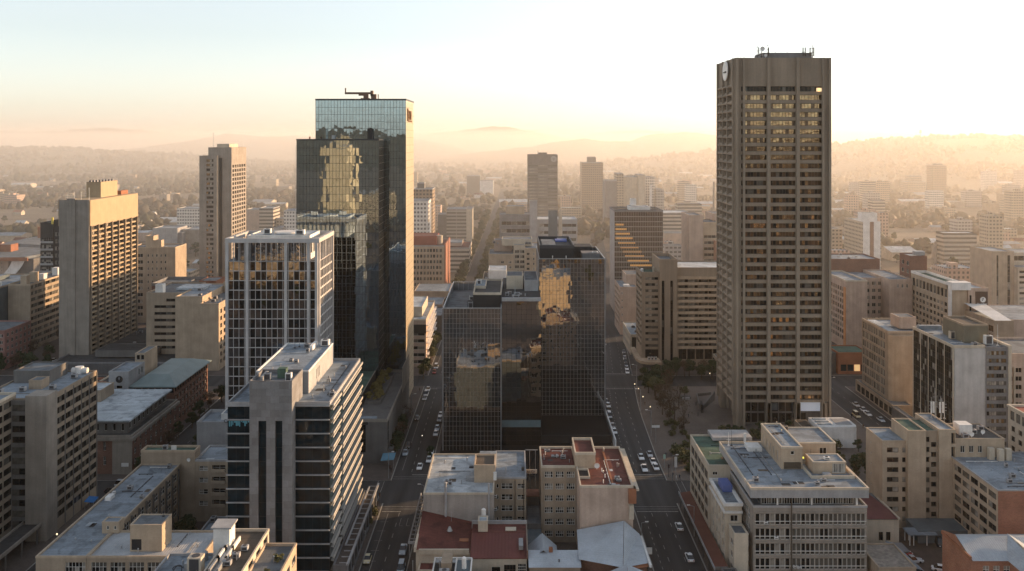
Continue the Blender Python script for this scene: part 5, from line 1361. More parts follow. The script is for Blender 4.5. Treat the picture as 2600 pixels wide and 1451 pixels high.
mb = MB(); ze, zr, x0, x1, y0, y1 = 12.4, 14.6, 100.5, 122, 193.2, 206
mb.poly([(x0, y1, 0), (x0, y0, 0), (x0, y0, ze), (x0, 200, zr + .4), (x0, y1, ze + 1)]); b.face(mb, 'S', (x0, x1, y0, y1), 0, ze, [G(2.2, 9, 9.0, 11.6, 3, 1, .6, .7, 2, 2, .15, GLS_CUR, WFRAME)]); b.part("wall", mb, BRH)
mb = MB(); mb.quad((x0 + .3, y0 - .3, ze), (x1, y0 - .3, ze), (x1, 200, zr), (x0 + .3, 200, zr)); mb.quad((x1, y1, ze), (x0 + .3, y1, ze), (x0 + .3, 200, zr), (x1, 200, zr)); b.part("roof", mb, ribbed("grey_sheet_roof", (.30, .33, .36), 'x', .5))
mb = MB(); mb.quad((108.5, 186, ze), (112.5, 193.2, zr - .2), (112.5, 200.4, zr + .5), (108.5, 193.2, ze + .02)); mb.quad((112.55, 186, zr - .1), (118, 186, ze), (118, 193.2, ze), (112.55, 200.4, zr + .5)); b.part("roof", mb, ribbed("grey_sheet_roof", (.30, .33, .36), 'x', .5))
b.block(109, 118, 186, 193, 0, 12, BRH, par=0); b.bx("parapet", 100.2, 100.6, 193, 206, ze + .2, ze + .9, RUSTP); b.done()
mb = MB(); mb.quad((84, 190, .145), (118, 190, .145), (118, 236, .145), (84, 236, .145)); struct("yard_paving", mb, [mat("dark_brick_paving", (.075, .055, .047), var=.3, scale=.4)])

# --- far-right street: buildings on its far side
b = Bld("grid_block", "tan block with a long grid of small windows and a blank curved corner", "building", 152, 350)
b.block(144, 158, 338, 363, 0, 30.8, BEIGE_D, W=[G(.5, -2.6, 5, 30, 10, 7, .9, .76, 2, 1, .14, [G_MID, G_PALE, G_MID, G_DARK], CREAM)], par=.8, parm=BEIGE, roof=ROOF_L)
mb = MB(); mb.prism([(144.2, 338), (145.2, 336.8), (147, 336.2), (154, 336.2), (154, 338)], 0, 29.4); b.part("corner_wall", mb, BEIGE)
b.block(151, 157.6, 344, 352, 30.5, 35, PINK, par=.2); b.bx("skylight", 145.4, 148.6, 339, 361, 30.2, 30.5, ROOF_W)
b.block(142.6, 150, 330, 366, 0, 4.8, BEIGE_D, W=[G(1, 0, .4, 3.6, 8, 1, .8, .9, 2, 1, .2, GLS_DK, DARKM)], roof=ROOF_G, par=.4); b.clutter(149, 157, 345, 361, 30.2, 4, 91); b.done(100)
b = Bld("dark_panel_block", "block with five dark glazed bays between pale fins and a blank grey end wall", "building", 153, 302)
b.block(144, 154.4, 288, 317, 0, 37.2, CREAM, W=[G(.3, -.3, 3, 36.4, 5, 1, .94, .99, 4, 16, .18, [G_DARK] * 7 + [G_MID, G_PALE], BFRAME, t=.05)], S=[], par=.7, parm=CREAM, roof=ROOF_L)
b.bx("wall", 144.4, 154.4, 287.6, 288, 0, 36.2, mat("pale_grey_panel_joints", (.40, .39, .38), streak=.12))
b.block(154.4, 161.6, 287.4, 317, 0, 36.8, MIDGREY, S=[G(.2, -.4, 4, 36, 1, 13, .97, .56, 8, 1, .2, [G_DARK, G_MID, G_PALE, G_BRZ2, G_PALE], BFRAME, nv=8)], roof=ROOF_G, par=.5)
b.bx("wall", 161.6, 162.6, 287, 317, 0, 37.4, CREAM)
b.block(150.5, 158.6, 294, 308, 36.6, 42.8, mat("olive_panel", (.15, .135, .10)), roof=ROOF_B, par=.6, parm=BEIGE_D)
b.services(145, 153.5, 289, 313, 36.52, 32, 8); b.bx("duct", 145, 153, 314, 316, 36.5, 38, ROOF_L); b.ac(149.6, 300, 36.6, 1.6, 1.6, 2.6, CREAM); b.ac(157.6, 292, 36.6, 2.6, 1.4, 3, WHITE); b.antenna(160.2, 291, 36.4, 7, .08, 1, WHITE); b.ac(152, 290, 36.5)
b.block(142, 148, 275, 286.6, 0, 6.5, CONC_D, roof=ROOF_GN, par=.3); b.block(142, 144, 288, 330, 0, 4.6, CONC_D, roof=ROOF_G, par=.2); b.done(100)
b = Bld("pink_block", "pinkish block with rows of square windows behind the blank grey end wall", "building", 172, 300)
b.block(162.8, 190, 292, 316, 0, 33.5, PINK, S=[G(.5, 0, 4, 29.4, 9, 9, .7, .55, 2, 1, .25, [G_MID, G_PALE, G_DARK], CREAM)], par=.8); b.bx("wall_fin", 166, 166.3, 291.5, 292, 10, 29, CREAM); b.done()
b = Bld("red_trim_block", "pale block with red roof trim and columns of square windows at the right picture edge", "building", 150, 242)
b.block(144, 165, 226, 256, 0, 27.6, CREAM, W=[G(.6, -.4, 3, 22.6, 8, 7, .55, .56, 1, 1, .35, GLS_CUR, BFRAME), G(.6, -.4, 23.4, 26.4, 10, 1, .8, .9, 1, 1, .3, GLS_CUR, BFRAME)], roof=mat("red_roof_trim", (.26, .08, .06)), par=.6, parm=CREAM, proud=.3); b.done(100)
b = Bld("restaurant", "low rust-orange restaurant with lit shopfront beyond the clock tower", "restaurant", 150, 396)
b.block(144.6, 158, 391, 405, 0, 9.8, RUSTP, S=[G(1, -.4, 1.2, 4.6, 4, 1, .92, .9, 1, 1, .4, [LITD, G_DARK, G_TEAL], RUSTP)], roof=ROOF_GN, par=.5); b.block(136, 144.4, 393, 406, 0, 9, CONC_D, par=.4, roof=ROOF_GN); b.done()

b = Bld("orange_trim_block", "pinkish office complex with an orange strip on its end wall, right of the clock tower", "building", 176, 455)
b.block(164.8, 175.2, 435, 468, 0, 34.6, PINK, W=[G(2, -3, 4, 31, 9, 9, .8, .7, 2, 1, .3, [G_MID, G_PALE, G_DARK], CREAM)], roof=ROOF_L, par=.7, parm=CREAM)
b.bx("end_strip", 164.5, 164.8, 435.4, 438, 0, 31, mat("orange_panel", (.52, .25, .11)))
b.block(175.2, 188, 447, 475, 0, 34, PINK, S=[G(.5, 0, 4, 33, 4, 8, .6, .5, 2, 1, .25, GLS_CUR, CREAM)], roof=ROOF_L, par=.7)
b.block(187, 198.4, 437, 470, 0, 34.8, PINK, W=[G(1, 12, 4, 33, 3, 8, .6, .5, 2, 1, .25, GLS_CUR, CREAM)], S=[G(3, 10, 30, 33, 3, 1, .4, .6)], roof=ROOF_L, par=.6)
b.block(166, 196, 470, 492, 0, 40.4, BRNB, roof=ROOF_L, par=.6); b.clutter(168, 194, 472, 490, 40, 8, 95); b.done()
b = Bld("emblem_block", "white-cornered office with a dark rooftop sign bearing a round white emblem", "building", 205, 420)
b.block(199, 206.5, 400, 440, 0, 38.8, BEIGE, W=[G(1, -3, 6, 30, 10, 8, .7, .6, 1, 1, .3, GLS_CUR, CREAM), G(1, -3, 31.4, 35.8, 10, 1, .8, .9, 1, 1, .4)], roof=ROOF_GN, par=1.2, parm=WHITE)
b.bx("wall", 198.7, 199.2, 399.4, 402, 0, 38.5, WHITE); b.block(206.5, 215.5, 399, 425, 0, 37, PINK, roof=ROOF_W, par=.8, S=[G(.4, 1.6, 8, 34, 1, 1, .9, .98, 1, 6, .3)])
b.bx("parapet", 199, 207.6, 398.9, 404, 36, 39.4, WHITE)
sg = b.bx("sign", 209.6, 215.0, 398.6, 398.96, 28.6, 35.4, mat("brown_sign_board", (.09, .06, .045)))
mb = MB(); mb.disc((212.8, 398.6, 31.8), (0, -1, 0), 1.25, .12, 20); b.part("emblem", mb, WHITE, sg)
mb = MB(); mb.box(212.3, 212.6, 398.4, 398.5, 31.3, 31.9); mb.box(212.9, 213.1, 398.4, 398.5, 31.9, 32.5); mb.box(212.5, 212.7, 398.4, 398.5, 32.1, 32.5); b.part("emblem", mb, BLACK, sg)
b.sign_text("The Gallery", 212.3, 398.55, 29.6, .95, WHITE, 0, .05, sg)
b.block(198.6, 207, 440, 452, 0, 46, BRNB, roof=ROOF_L, par=.5, W=[G(1, 0, 4, 44, 2, 10, .5, .5)]); b.bx("sign_frame", 202, 207, 442, 445, 46, 48, METAL); b.done()
b = Bld("louvre_block", "brown block with bronze-glass upper windows and a white gabled rooflight near the right edge", "building", 218, 385)
b.block(205.5, 214, 376, 412, 0, 27, BEIGE_D, W=[G(1, 0, 14, 25, 7, 3, .8, .7, 1, 1, .3, [G_BRZ, G_BRZ2, G_DARK], BFRAME)], S=[], roof=ROOF_W, par=.4); b.block(214, 240, 378, 412, 0, 27, PINK, roof=ROOF_L, par=.3)
mb = MB(); mb.quad((206, 376, 27), (213, 376, 27), (214, 400, 30), (205, 400, 30)); b.part("roof_light", mb, WHITE); b.block(196, 204, 378, 395, 0, 16, PINK, par=.4); b.done()
b = Bld("banded_tower", "tan office tower with white ribbon bands at the right picture edge in the haze", "building", 295, 535)
b.block(283, 296, 520, 545, 0, 38, BEIGE, roof=ROOF_L, par=.6, S=[G(2.6, 4, 3, 36, 1, 1, .9, .98, 1, 8, .4), G(9, 11, 3, 36, 1, 1, .9, .98, 1, 8, .4)]); b.block(296, 330, 516, 545, 0, 29, CREAM, S=[G(.5, 0, 3, 28, 1, 8, .98, .5, 9, 1, .3, GLS_CUR)], roof=ROOF_L, par=.6); b.block(296, 330, 530, 550, 0, 36, CREAM, S=[G(.5, 0, 30, 35, 1, 1, .98, .6, 9, 1, .3)], roof=ROOF_L, par=.6); b.done()
b = Bld("white_end_tower", "tan office tower with two white vertical end panels right of the clock tower", "tower", 285, 715)
b.block(278.6, 293, 700, 740, 0, 38, storeys("tan_storeys", (.40, .33, .25), (.10, .09, .08), 3, 3.1, .6, .45), roof=ROOF_L, par=.6)
for x in (278.5, 287): b.bx("end_panel", x, x + 5.2, 699.4, 700, 0, 38.6, WHITE)
b.bx("end_panel", 283.7, 287, 699.7, 700, 0, 38, BRNB); b.block(279, 291, 703, 712, 38, 45, WHITE, par=.3); b.antenna(286, 705, 45, 7, .2, 0)
b.block(264, 279, 745, 775, 0, 28, storeys("tan_storeys", (.40, .33, .25), (.10, .09, .08)), par=.5); b.done()

# --- right of the right street, north of the plaza
b = Bld("stepped_concrete_block", "stepped tan concrete block with slotted core and balcony bands behind the plaza trees", "building", 84, 412)
b.block(59.2, 67.2, 403, 421, 0, 43.6, CONC_B, S=[G(1.5, -.15, 8.6, 42, 1, 12, .92, .46, 4, 1, .5, GLS_CUR, BFRAME), G(1.5, -.1, 3.5, 8.4, 1, 1, .94, .95, 2, 1, .8, GLS_DK, BFRAME)], W=[G(1, 0, 8.6, 42, 3, 12, .8, .5, 1, 1, .6, GLS_DK, BFRAME)], roof=ROOF_GN, par=1.4)
b.block(67.2, 75.4, 402, 424, 0, 49.6, CONC_B, S=[G(1.0, 2.4, 3, 40, 1, 1, .9, .99, 1, 12, 1.0, GLS_DK, BFRAME), G(4.9, 6.3, 3, 40, 1, 1, .9, .99, 1, 12, 1.0, GLS_DK, BFRAME)], roof=ROOF_G, par=1.6)
b.block(75.4, 104, 405, 428, 0, 45.4, CONC_B, S=[G(1.0, 0, 8.6, 40.5, 6, 12, .96, .56, 3, 1, 1.0, GLS_CUR, BFRAME), G(1, 0, 3, 8.2, 7, 1, .9, .95, 2, 1, .8, GLS_DK, BFRAME)], roof=ROOF_W, par=.7)
for j in range(13): b.bx("balcony", 75.8, 104.2, 403.9, 405, 8.2 + 2.66 * j, 9.45 + 2.66 * j, BEIGE)
pts = [(56.6, 424), (56.6, 402), (58, 397.5), (61, 395.6), (67, 395.2), (67, 403), (59, 403), (59, 424)]
b.part("terrace", MB().prism(pts, 3.2, 4.4), BEIGE); b.part("terrace_wall", MB().prism([(57.4, 424), (57.4, 403), (59, 398.6), (62, 397), (67, 396.8), (67, 402.4), (59.1, 402.4), (59.1, 424)], 0, 3.2), CONC_D)
b.block(92, 104, 396, 403.6, 4.6, 6.2, CREAM, par=.2); b.bx("column", 96, 97, 397, 398, 0, 4.6, CONC)
for x in (62, 63.4, 65): b.ac(x, 399, 4.45, 1.1, .8, 1.4, WHITE)
b.tank(60.4, 410, 42.2, .8, 1.8, WHITE); b.tank(66.2, 412, 42.2, .6, 2.2, CREAM); b.done(100)
b = Bld("corner_shop", "small white two storey building with flat pale roof left of the stepped concrete block", "building", 60, 440)
b.block(57.2, 66, 426, 455, 0, 10, CREAM, W=[G(1, 0, 1, 9, 8, 2, .7, .6)], S=[G(.5, 0, 1, 9, 2, 1, .9, .9, 1, 1, .4, [BLACK], DARKM)], roof=ROOF_L, par=.5); b.clutter(58, 65, 428, 453, 9.5, 5, 99); b.done()
b = Bld("pink_office", "pinkish blank-sided office with banded left face along the right street", "building", 66, 482)
b.block(57.6, 67, 470, 495, 0, 25.4, PINK, W=[G(.5, 0, 3, 24, 6, 7, .9, .5, 2, 1, .3, GLS_CUR, CREAM)], S=[G(.4, 1.8, 5, 24, 1, 5, .5, .3)], roof=ROOF_L, par=.5); b.block(62, 70, 480, 496, 25, 30.6, PINK, par=.3); b.bx("roof_light", 60, 63, 473, 477, 25, 26, WHITE); b.done()
b = Bld("striped_glass_tower", "mid-distance dark glass tower with thin vertical fins and painted diagonal bars of amber reflected light", "tower", 76, 543)
r = (61.6, 90.6, 530, 556)
mb = MB()
for c in 'NE': b.face(mb, c, r, 0, 60, [])
b.face(mb, 'W', r, 0, 61, []); b.part("wall", mb, GREYP)
b.curtain('S', r, 0, 0, 0, 60.6, 28, 20, G_BRZD, FIN, .18, .5, .3, .05, .01)
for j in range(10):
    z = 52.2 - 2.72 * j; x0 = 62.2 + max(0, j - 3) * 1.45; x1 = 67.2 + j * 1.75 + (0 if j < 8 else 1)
    b.bx("amber_reflection", x0, min(x1, 84), 529.89, 529.93, z, z + 1.1, emit("amber_reflection_glow", (.72, .36, .10), .15))  # glowing bars painted over the panes in place of reflected light
b.ring("parapet", 61.4, 90.8, 529.7, 556.2, 60.6, 61.6, .5, MIDGREY); mb = MB(); mb.quad((61.6, 530, 60.4), (90.6, 530, 60.4), (90.6, 556, 60.4), (61.6, 556, 60.4)); b.part("roof", mb, ROOF_D)
b.block(72, 84, 536, 552, 60.2, 62.8, WHITE, roof=ROOF_L, par=.2); b.block(74, 77, 548, 554, 62.8, 67, WHITE, par=.1); b.done()
b = Bld("brick_hotel", "tan and pink brick building with lettered wall, just left of the clock tower", "building", 125, 560)
b.block(108.5, 117, 540, 565, 0, 57.5, PINK, par=.5); b.block(117, 128, 542, 566, 0, 53, BEIGE, S=[G(.5, 0, 20, 46, 1, 7, .9, .5, 4, 1, .3)], par=.5); b.block(127, 150, 556, 580, 0, 57, PINK, par=.5)
b.block(124, 136, 525, 548, 0, 42, mat("salmon_brick", (.42, .22, .15)), par=.5); b.sign_text("T\nR\nA\nM\nC", 128, 524.8, 34, 2.2, WHITE, 0, .05)
b.block(106, 128, 500, 522, 0, 26, BEIGE, S=[G(10, 20, 20, 25, 4, 1, .5, .7)], roof=ROOF_L, par=.3); b.block(92, 106, 520, 560, 0, 22, BEIGE, roof=ROOF_W, par=.4); b.done()
# ================================================================= FAR CITY
ST_TAN = storeys("tan_storeys", (.40, .33, .25), (.10, .09, .08))
ST_GREY = storeys("grey_storeys", (.34, .33, .32), (.09, .09, .09), 3.2, 3.3, .7, .45)
ST_WHITE = storeys("white_storeys", (.60, .58, .54), (.13, .13, .13), 2.6, 3.2, .6, .5)
ST_BRN = storeys("brown_storeys", (.24, .18, .13), (.06, .055, .05), 3, 3.2, .6, .5)
ST_BAND = storeys("banded_storeys", (.42, .37, .31), (.10, .09, .08), 400, 3.4, 1.0, .48)
ST_BANDD = storeys("dark_banded_storeys", (.15, .13, .11), (.34, .30, .24), 10.2, 3.35, .9, .36)
ST_PINK = storeys("pink_storeys", (.46, .33, .26), (.12, .10, .09), 3, 3.2, .5, .5)

def far(name, label, cat, parts, roof=ROOF_L, group=None):
    b = Bld(name, label, cat, (parts[0][0] + parts[0][1]) / 2, (parts[0][2] + parts[0][3]) / 2, group)
    for q in parts:
        b.block(*q[:6], q[6], roof=q[7] if len(q) > 7 else roof, par=q[8] if len(q) > 8 else .8, parm=q[9] if len(q) > 9 else GREYP)
    return b
b = Bld("emblem_tower", "dark banded slab tower in the haze with a round pale emblem at its top", "tower", 31, 915)
b.block(16.2, 46.6, 900, 932, 0, 87.6, CONC_D, S=[G(.3, -.3, 4, 78, 3, 22, .96, .42, 1, 1, .4, [G_MID, G_PALE, G_PALE], BFRAME)], par=9)
mb = MB(); mb.disc((42.6, 900, 83.2), (0, -1, 0), 3.0, .3, 24); e = b.part("emblem", mb, GREYP)
mb = MB()
for a, c in (((41.2, 84.6), (42.4, 81.4)), ((42.4, 81.4), (43.8, 84.6)), ((41.9, 84.6), (42.9, 82.2))): mb.tube((a[0], 899.6, a[1]), (c[0], 899.6, c[1]), .22, None, 5)
b.part("emblem", mb, MIDGREY, e); b.bx("plant_room", 27, 36, 908, 920, 87.6, 89.6, CONC_D); b.pipe(26.8, 910, 87.6, 4, .4); b.done(100)
far("capped_tower", "hazy brown slab tower with a narrow lift cap, right of the emblem tower", "tower", [(99, 129, 1250, 1285, 0, 69.8, ST_BRN), (108, 119.5, 1256, 1275, 69.8, 77.6, CONC_D)])
far("apartment_cluster", "stepped cluster of pale hazy apartment towers left of the clock tower", "building", [(111, 125, 1050, 1080, 0, 54, MIDGREY), (125, 132.5, 1048, 1080, 0, 62.4, ST_TAN), (132.5, 150, 1052, 1085, 0, 58.6, CREAM), (150, 158, 1047, 1080, 0, 61, CREAM), (158, 171, 1056, 1085, 0, 58, ST_WHITE), (171, 180, 1045, 1075, 0, 44, ST_GREY), (163, 166, 1044, 1047, 0, 50, WHITE)])
far("end_panel_office", "grey office slab with a white end panel beside the tree-lined far street", "building", [(-63, -44, 850, 875, 0, 36.4, storeys("grey_ribbon", (.30, .28, .25), (.10, .09, .08), 12, 3.4, .96, .5)), (-44, -38, 849.5, 875, 0, 36.8, CREAM), (-72, -63, 856, 872, 0, 31, CONC_D)])
far("ribbon_office", "long low pink-roofed office with white ribbon windows left of the far street", "building", [(-64, -33.5, 690, 735, 0, 19, ST_BAND, ROOF_R), (-58, -40, 700, 725, 19, 22, PINK)])
far("brown_tower", "slim brown apartment tower just right of the blue glass tower", "tower", [(-86, -68.5, 760, 785, 0, 61, ST_BRN), (-82, -76, 764, 775, 61, 66, CONC_D)])
b = far("white_grid_tower", "white gridded apartment block in front of the slim brown tower", "building", [(-84, -65.2, 690, 712, 0, 56, ST_WHITE)])
for x in (-66.8, -64.4): b.bx("wall_fin", x, x + .9, 689.4, 690, 0, 54, WHITE)
far("white_grid_office", "low white gridded office left of the grey slab tower in the haze", "building", [(-342, -316, 900, 925, 0, 33, ST_WHITE), (-335, -300, 926, 945, 0, 26, GREYP)])
far("curved_hall", "low pale hall with curved end among dark trees left of the slab tower", "building", [(-322, -300, 790, 815, 0, 24, GREYP), (-300, -296, 792, 812, 0, 20, MIDGREY), (-298, -280, 800, 830, 0, 22, CONC)])
far("tan_office", "tan office blocks with a sunlit end wall between the slab tower and glass tower", "building", [(-256, -243, 850, 870, 0, 36, PINK), (-243, -229.5, 848, 872, 0, 37.5, ST_BAND), (-229, -216, 855, 870, 0, 27, ST_TAN)])
far("balcony_block", "white banded balcony block right against the blue glass tower's left edge", "building", [(-207, -192, 800, 825, 0, 39, ST_WHITE), (-215, -206, 795, 815, 0, 24, GREYP)])
far("white_ribbon_block", "low white ribbon-windowed hall right of the striped glass tower", "building", [(137, 162, 800, 830, 0, 37, ST_BAND, ROOF_W), (137, 163, 790, 800, 0, 20, PINK, ROOF_W)])
far("hazy_tower", "faint hazy tower standing alone far right before the wooded ridge", "tower", [(752, 776, 1575, 1600, 0, 56, ST_BRN), (759, 770, 1578, 1592, 56, 59, CONC_D)])
far("hazy_block", "faint wide block just left of the lone hazy tower", "building", [(700, 732, 1560, 1590, 0, 27, ST_TAN), (706, 726, 1563, 1585, 27, 37, ST_TAN)])
far("hazy_block", "square dark block in the haze left of the emblem tower", "building", [(-82, -58, 1600, 1630, 0, 36, CONC_D), (-58, -34, 1590, 1610, 0, 28, WHITE)])
b = Bld("chimney", "slim tall chimney in the haze right beside the clock tower's left edge", "chimney", 206, 900); b.part("wall", MB().tube((206, 900, 0), (206, 900, 60), 1.6, 1.1, 10), CONC); b.done()
b = Bld("chimney", "short thick chimney pillar in the yellow haze right of the white end tower", "chimney", 340, 705); b.part("wall", MB().tube((338.6, 705, 0), (338.6, 705, 22), 1.3, 1.0, 10), CONC); b.done()
# the shell-walled hall, far left
b = Bld("shell_hall", "modern hall with sweeping white shell wall and wide overhanging rust-edged roof at the far left", "building", -352, 640)
b.part("roof", MB().prism([(-388, 626), (-349, 632), (-344, 660), (-349, 680), (-388, 690)], 17.8, 19.6), ROOF_G)
b.bx("fascia", -388, -343.4, 625, 626, 17.5, 19.9, RUSTP)
mb = MB(); n = 10
for k in range(n):
    a0, a1 = k / n, (k + 1) / n
    f = lambda a: -361 + 9 * (1 - a) ** 2.2 * -1 + 5 * a
    mb.quad((f(a0) - 2, 632 - 6 * (1 - a0) ** 2, 17.7 * a0), (f(a0) + 6, 634 - 8 * (1 - a0) ** 2, 17.7 * a0), (f(a1) + 6, 634 - 8 * (1 - a1) ** 2, 17.7 * a1), (f(a1) - 2, 632 - 6 * (1 - a1) ** 2, 17.7 * a1))
b.part("shell_wall", mb, WHITE)
b.block(-388, -362, 634, 680, 0, 17.7, PINK, S=[G(14, 22, 8, 16, 4, 3, .4, .4)], par=0); b.block(-355, -345, 636, 676, 0, 17.6, CONC_D, par=0)
b.block(-385, -375, 660, 670, 19.6, 25, RUSTP, par=.2); b.done()
b = Bld("dome_roof_hall", "long hall with blue-grey barrel roof behind the shell hall", "building", -400, 720)
mb = MB()
for k in range(10):
    a0, a1 = pi * k / 10, pi * (k + 1) / 10
    mb.quad((-425 - 0 + 32 - 32 * cos(a0), 700, 14 + 7 * sin(a0)), (-425 + 32 - 32 * cos(a1), 700, 14 + 7 * sin(a1)), (-425 + 32 - 32 * cos(a1), 760, 14 + 7 * sin(a1)), (-425 + 32 - 32 * cos(a0), 760, 14 + 7 * sin(a0)))
mb.poly([(-425 + 32 - 32 * cos(pi * k / 10), 700, 14 + 7 * sin(pi * k / 10)) for k in range(11)])
b.part("roof", mb, ROOF_G); b.block(-425, -361, 700, 760, 0, 14, GREYP, par=0); b.block(-350, -344, 712, 720, 0, 24, BEIGE_D, par=.2); b.block(-398, -394, 740, 744, 0, 30, RUSTP, par=.2); b.done()
# unseen block added behind the glass tower to shade the hotel's lower floors
far("office_block", "tan office block added unseen behind the tall blue glass tower to shade the hotel", "building", [(-108, -60, 448, 498, 0, 52, ST_TAN)])

# low buildings scattered over the plain
taken = [(-400, -105, 380, 560), (-110, 0, 380, 640), (-60, 60, 640, 760), (50, 240, 380, 600), (-100, -20, 680, 890), (240, 340, 500, 560), (255, 300, 690, 790), (100, 190, 780, 850), (100, 190, 1030, 1100), (90, 140, 1230, 1300), (-430, -340, 620, 770), (-350, -290, 780, 950), (-260, -190, 790, 880), (0, 60, 890, 940), (690, 790, 1550, 1610), (-90, -30, 1580, 1640)]
def free(x0, x1, y0, y1):
    return all(x1 < a or x0 > c or y1 < d or y0 > e for a, c, d, e in taken)
rr = random.Random(21)
kinds = [("warehouse", "low pale-roofed warehouse", [PINK, CREAM, BEIGE], [ROOF_W, ROOF_W, ROOF_L]), ("low_building", "low tan flat-roofed building", [ST_TAN, BEIGE_D, ST_PINK, CONC], [ROOF_L, ROOF_G, ROOF_W]), ("house", "small pitched-roof house", [CREAM, PINK, WHITE], [ROOF_R, ROOF_W, ROOF_L, mat("tile_roof", (.30, .14, .09))]), ("apartment_slab", "mid-rise apartment slab", [ST_TAN, ST_GREY, ST_WHITE, ST_PINK, ST_BAND], [ROOF_L, ROOF_G, ROOF_W])]
nplaced = 0
tries = 0
while nplaced < 430 and tries < 12000:
    tries += 1
    Y = 545 + 2300 * rr.random() ** 1.7
    px = rr.uniform(-40, 2620)
    X = wx(px, Y)
    if abs(X - lx(Y)) < 18 or abs(X - rx(min(Y, 1200))) < 20: continue
    if px < 740 and Y > 1300 and rr.random() < .6: continue
    k = rr.choices((0, 1, 2, 3), (.30, .34, .20, .16) if px > 760 else (.20, .28, .46, .06))[0]
    if k == 3 and (Y > 1900 or Y < 640): continue
    w, d, h = ((rr.uniform(18, 46), rr.uniform(14, 34), rr.uniform(5, 9)), (rr.uniform(12, 28), rr.uniform(10, 24), rr.uniform(7, 22 if Y < 1400 else 15)), (rr.uniform(8, 15), rr.uniform(7, 12), rr.uniform(4, 6)), (rr.uniform(12, 26), rr.uniform(10, 16), rr.uniform(18, 42)))[k]
    r0 = (X - w / 2 - 3, X + w / 2 + 3, Y - 3, Y + d + 3)
    if not free(*r0): continue
    taken.append(r0)
    nm, lab, wl, rl_ = kinds[k]
    mb = MB(); m1, m2 = rr.choice(wl), rr.choice(rl_)
    x0, x1, y0, y1 = X - w / 2, X + w / 2, Y, Y + d
    for q in (((x0, y0), (x1, y0)), ((x1, y0), (x1, y1)), ((x1, y1), (x0, y1)), ((x0, y1), (x0, y0))):
        mb.quad((*q[0], 0), (*q[1], 0), (*q[1], h), (*q[0], h))
    if k in (1, 3):
        mb.quad((x0, y0, h - .6), (x1, y0, h - .6), (x1, y1, h - .6), (x0, y1, h - .6), 1)
        if rr.random() < .6: mb.box(x0 + w * .3, x0 + w * .55, y0 + d * .3, y0 + d * .6, h - .6, h + 2.5)
    else:
        ym = (y0 + y1) / 2; zr = h + d * (.10 if k == 0 else .28)
        mb.quad((x0 - .5, y0 - .5, h), (x1 + .5, y0 - .5, h), (x1 + .5, ym, zr), (x0 - .5, ym, zr), 1); mb.quad((x1 + .5, y1 + .5, h), (x0 - .5, y1 + .5, h), (x0 - .5, ym, zr), (x1 + .5, ym, zr), 1)
        mb.poly([(x0, y1, h), (x0, y0, h), (x0, ym, zr)]); mb.poly([(x1, y0, h), (x1, y1, h), (x1, ym, zr)])
    zone = "on the wooded plain left of the blue glass tower" if px < 740 else ("in the hazy plain between glass tower and clock tower" if px < 1810 else "in the golden haze right of the clock tower")
    o = link(bpy.data.objects.new(nm, mb.mesh(nm, [m1, m2], (X, Y, 0)))); o.location = (X, Y, 0)
    tag(o, f"{lab} {zone}", nm.replace("_", " "), f"{nm.replace('_', ' ')}s {zone}")
    nplaced += 1

# ================================================================= HILLS
hills = []
rng = np.random.default_rng(5)
def vnoise(x, seed, n=6):
    r = np.random.default_rng(seed); y = np.zeros_like(x)
    for k in range(n):
        y += np.sin(x * (1.0 + 1.9 * k) * r.uniform(.7, 1.3) + r.uniform(0, 6.28)) / (1 + k)
    return y
HILLM = mat("wooded_hillside", (.075, .070, .048), var=.4, scale=.012, fine=.35)
def hill(label, prof, Y0, front, back, nx=160, ny=40, rough=2.0, seed=1):
    px = np.array([p[0] for p in prof], float); py = np.array([p[1] for p in prof], float)
    xs = np.linspace(px[0], px[-1], nx)
    zt = 105 - (np.interp(xs, px, py) - 347) * Y0 / 2219
    zt = np.maximum(zt + vnoise(xs * .06, seed) * rough, 0)
    X = (xs - 1288) * Y0 / 2219
    t = np.linspace(-1, 1, ny)
    sm = lambda u: u * u * (3 - 2 * u)
    prof_t = sm(1 - np.abs(t))
    Yv = np.where(t < 0, Y0 + t * front, Y0 + t * back)
    ZZ = zt[None, :] * prof_t[:, None]
    bump = (np.sin(X[None, :] * .011 + seed) * np.cos(Yv[:, None] * .009 + seed) + .5 * np.sin(X[None, :] * .031 + Yv[:, None] * .023)) * zt[None, :] * .05 * (1 - np.abs(t))[:, None] * (np.abs(t) > .04)[:, None]
    ZZ = np.maximum(ZZ + bump, 0) - .5
    v = [(float(X[i]), float(Yv[j]), float(ZZ[j, i])) for j in range(ny) for i in range(nx)]
    f = [(j * nx + i, j * nx + i + 1, (j + 1) * nx + i + 1, (j + 1) * nx + i) for j in range(ny - 1) for i in range(nx - 1)]
    me = bpy.data.meshes.new("hill"); me.from_pydata(v, [], f); me.materials.append(HILLM); me.shade_smooth()
    o = link(bpy.data.objects.new("hill", me)); o["kind"] = "structure"; o["label"] = label
    def hz(x, y):
        tt = np.where(y < Y0, (y - Y0) / front, (y - Y0) / back)
        return np.interp(x, X, zt, left=0, right=0) * sm(np.clip(1 - np.abs(tt), 0, 1))
    hills.append(hz)
hill("faint flat-topped ridge on the far left horizon", [(-700, 345), (-200, 336), (0, 332), (170, 331), (200, 326), (290, 324), (450, 340), (560, 352), (740, 362), (900, 375)], 9500, 1500, 2000, seed=1, rough=4)
hill("hazy ridge behind the slab tower", [(250, 395), (330, 380), (430, 366), (500, 354), (560, 343), (590, 339), (660, 344), (740, 345), (900, 342), (1040, 348), (1150, 372), (1250, 400)], 5600, 1500, 1500, seed=2, rough=3)
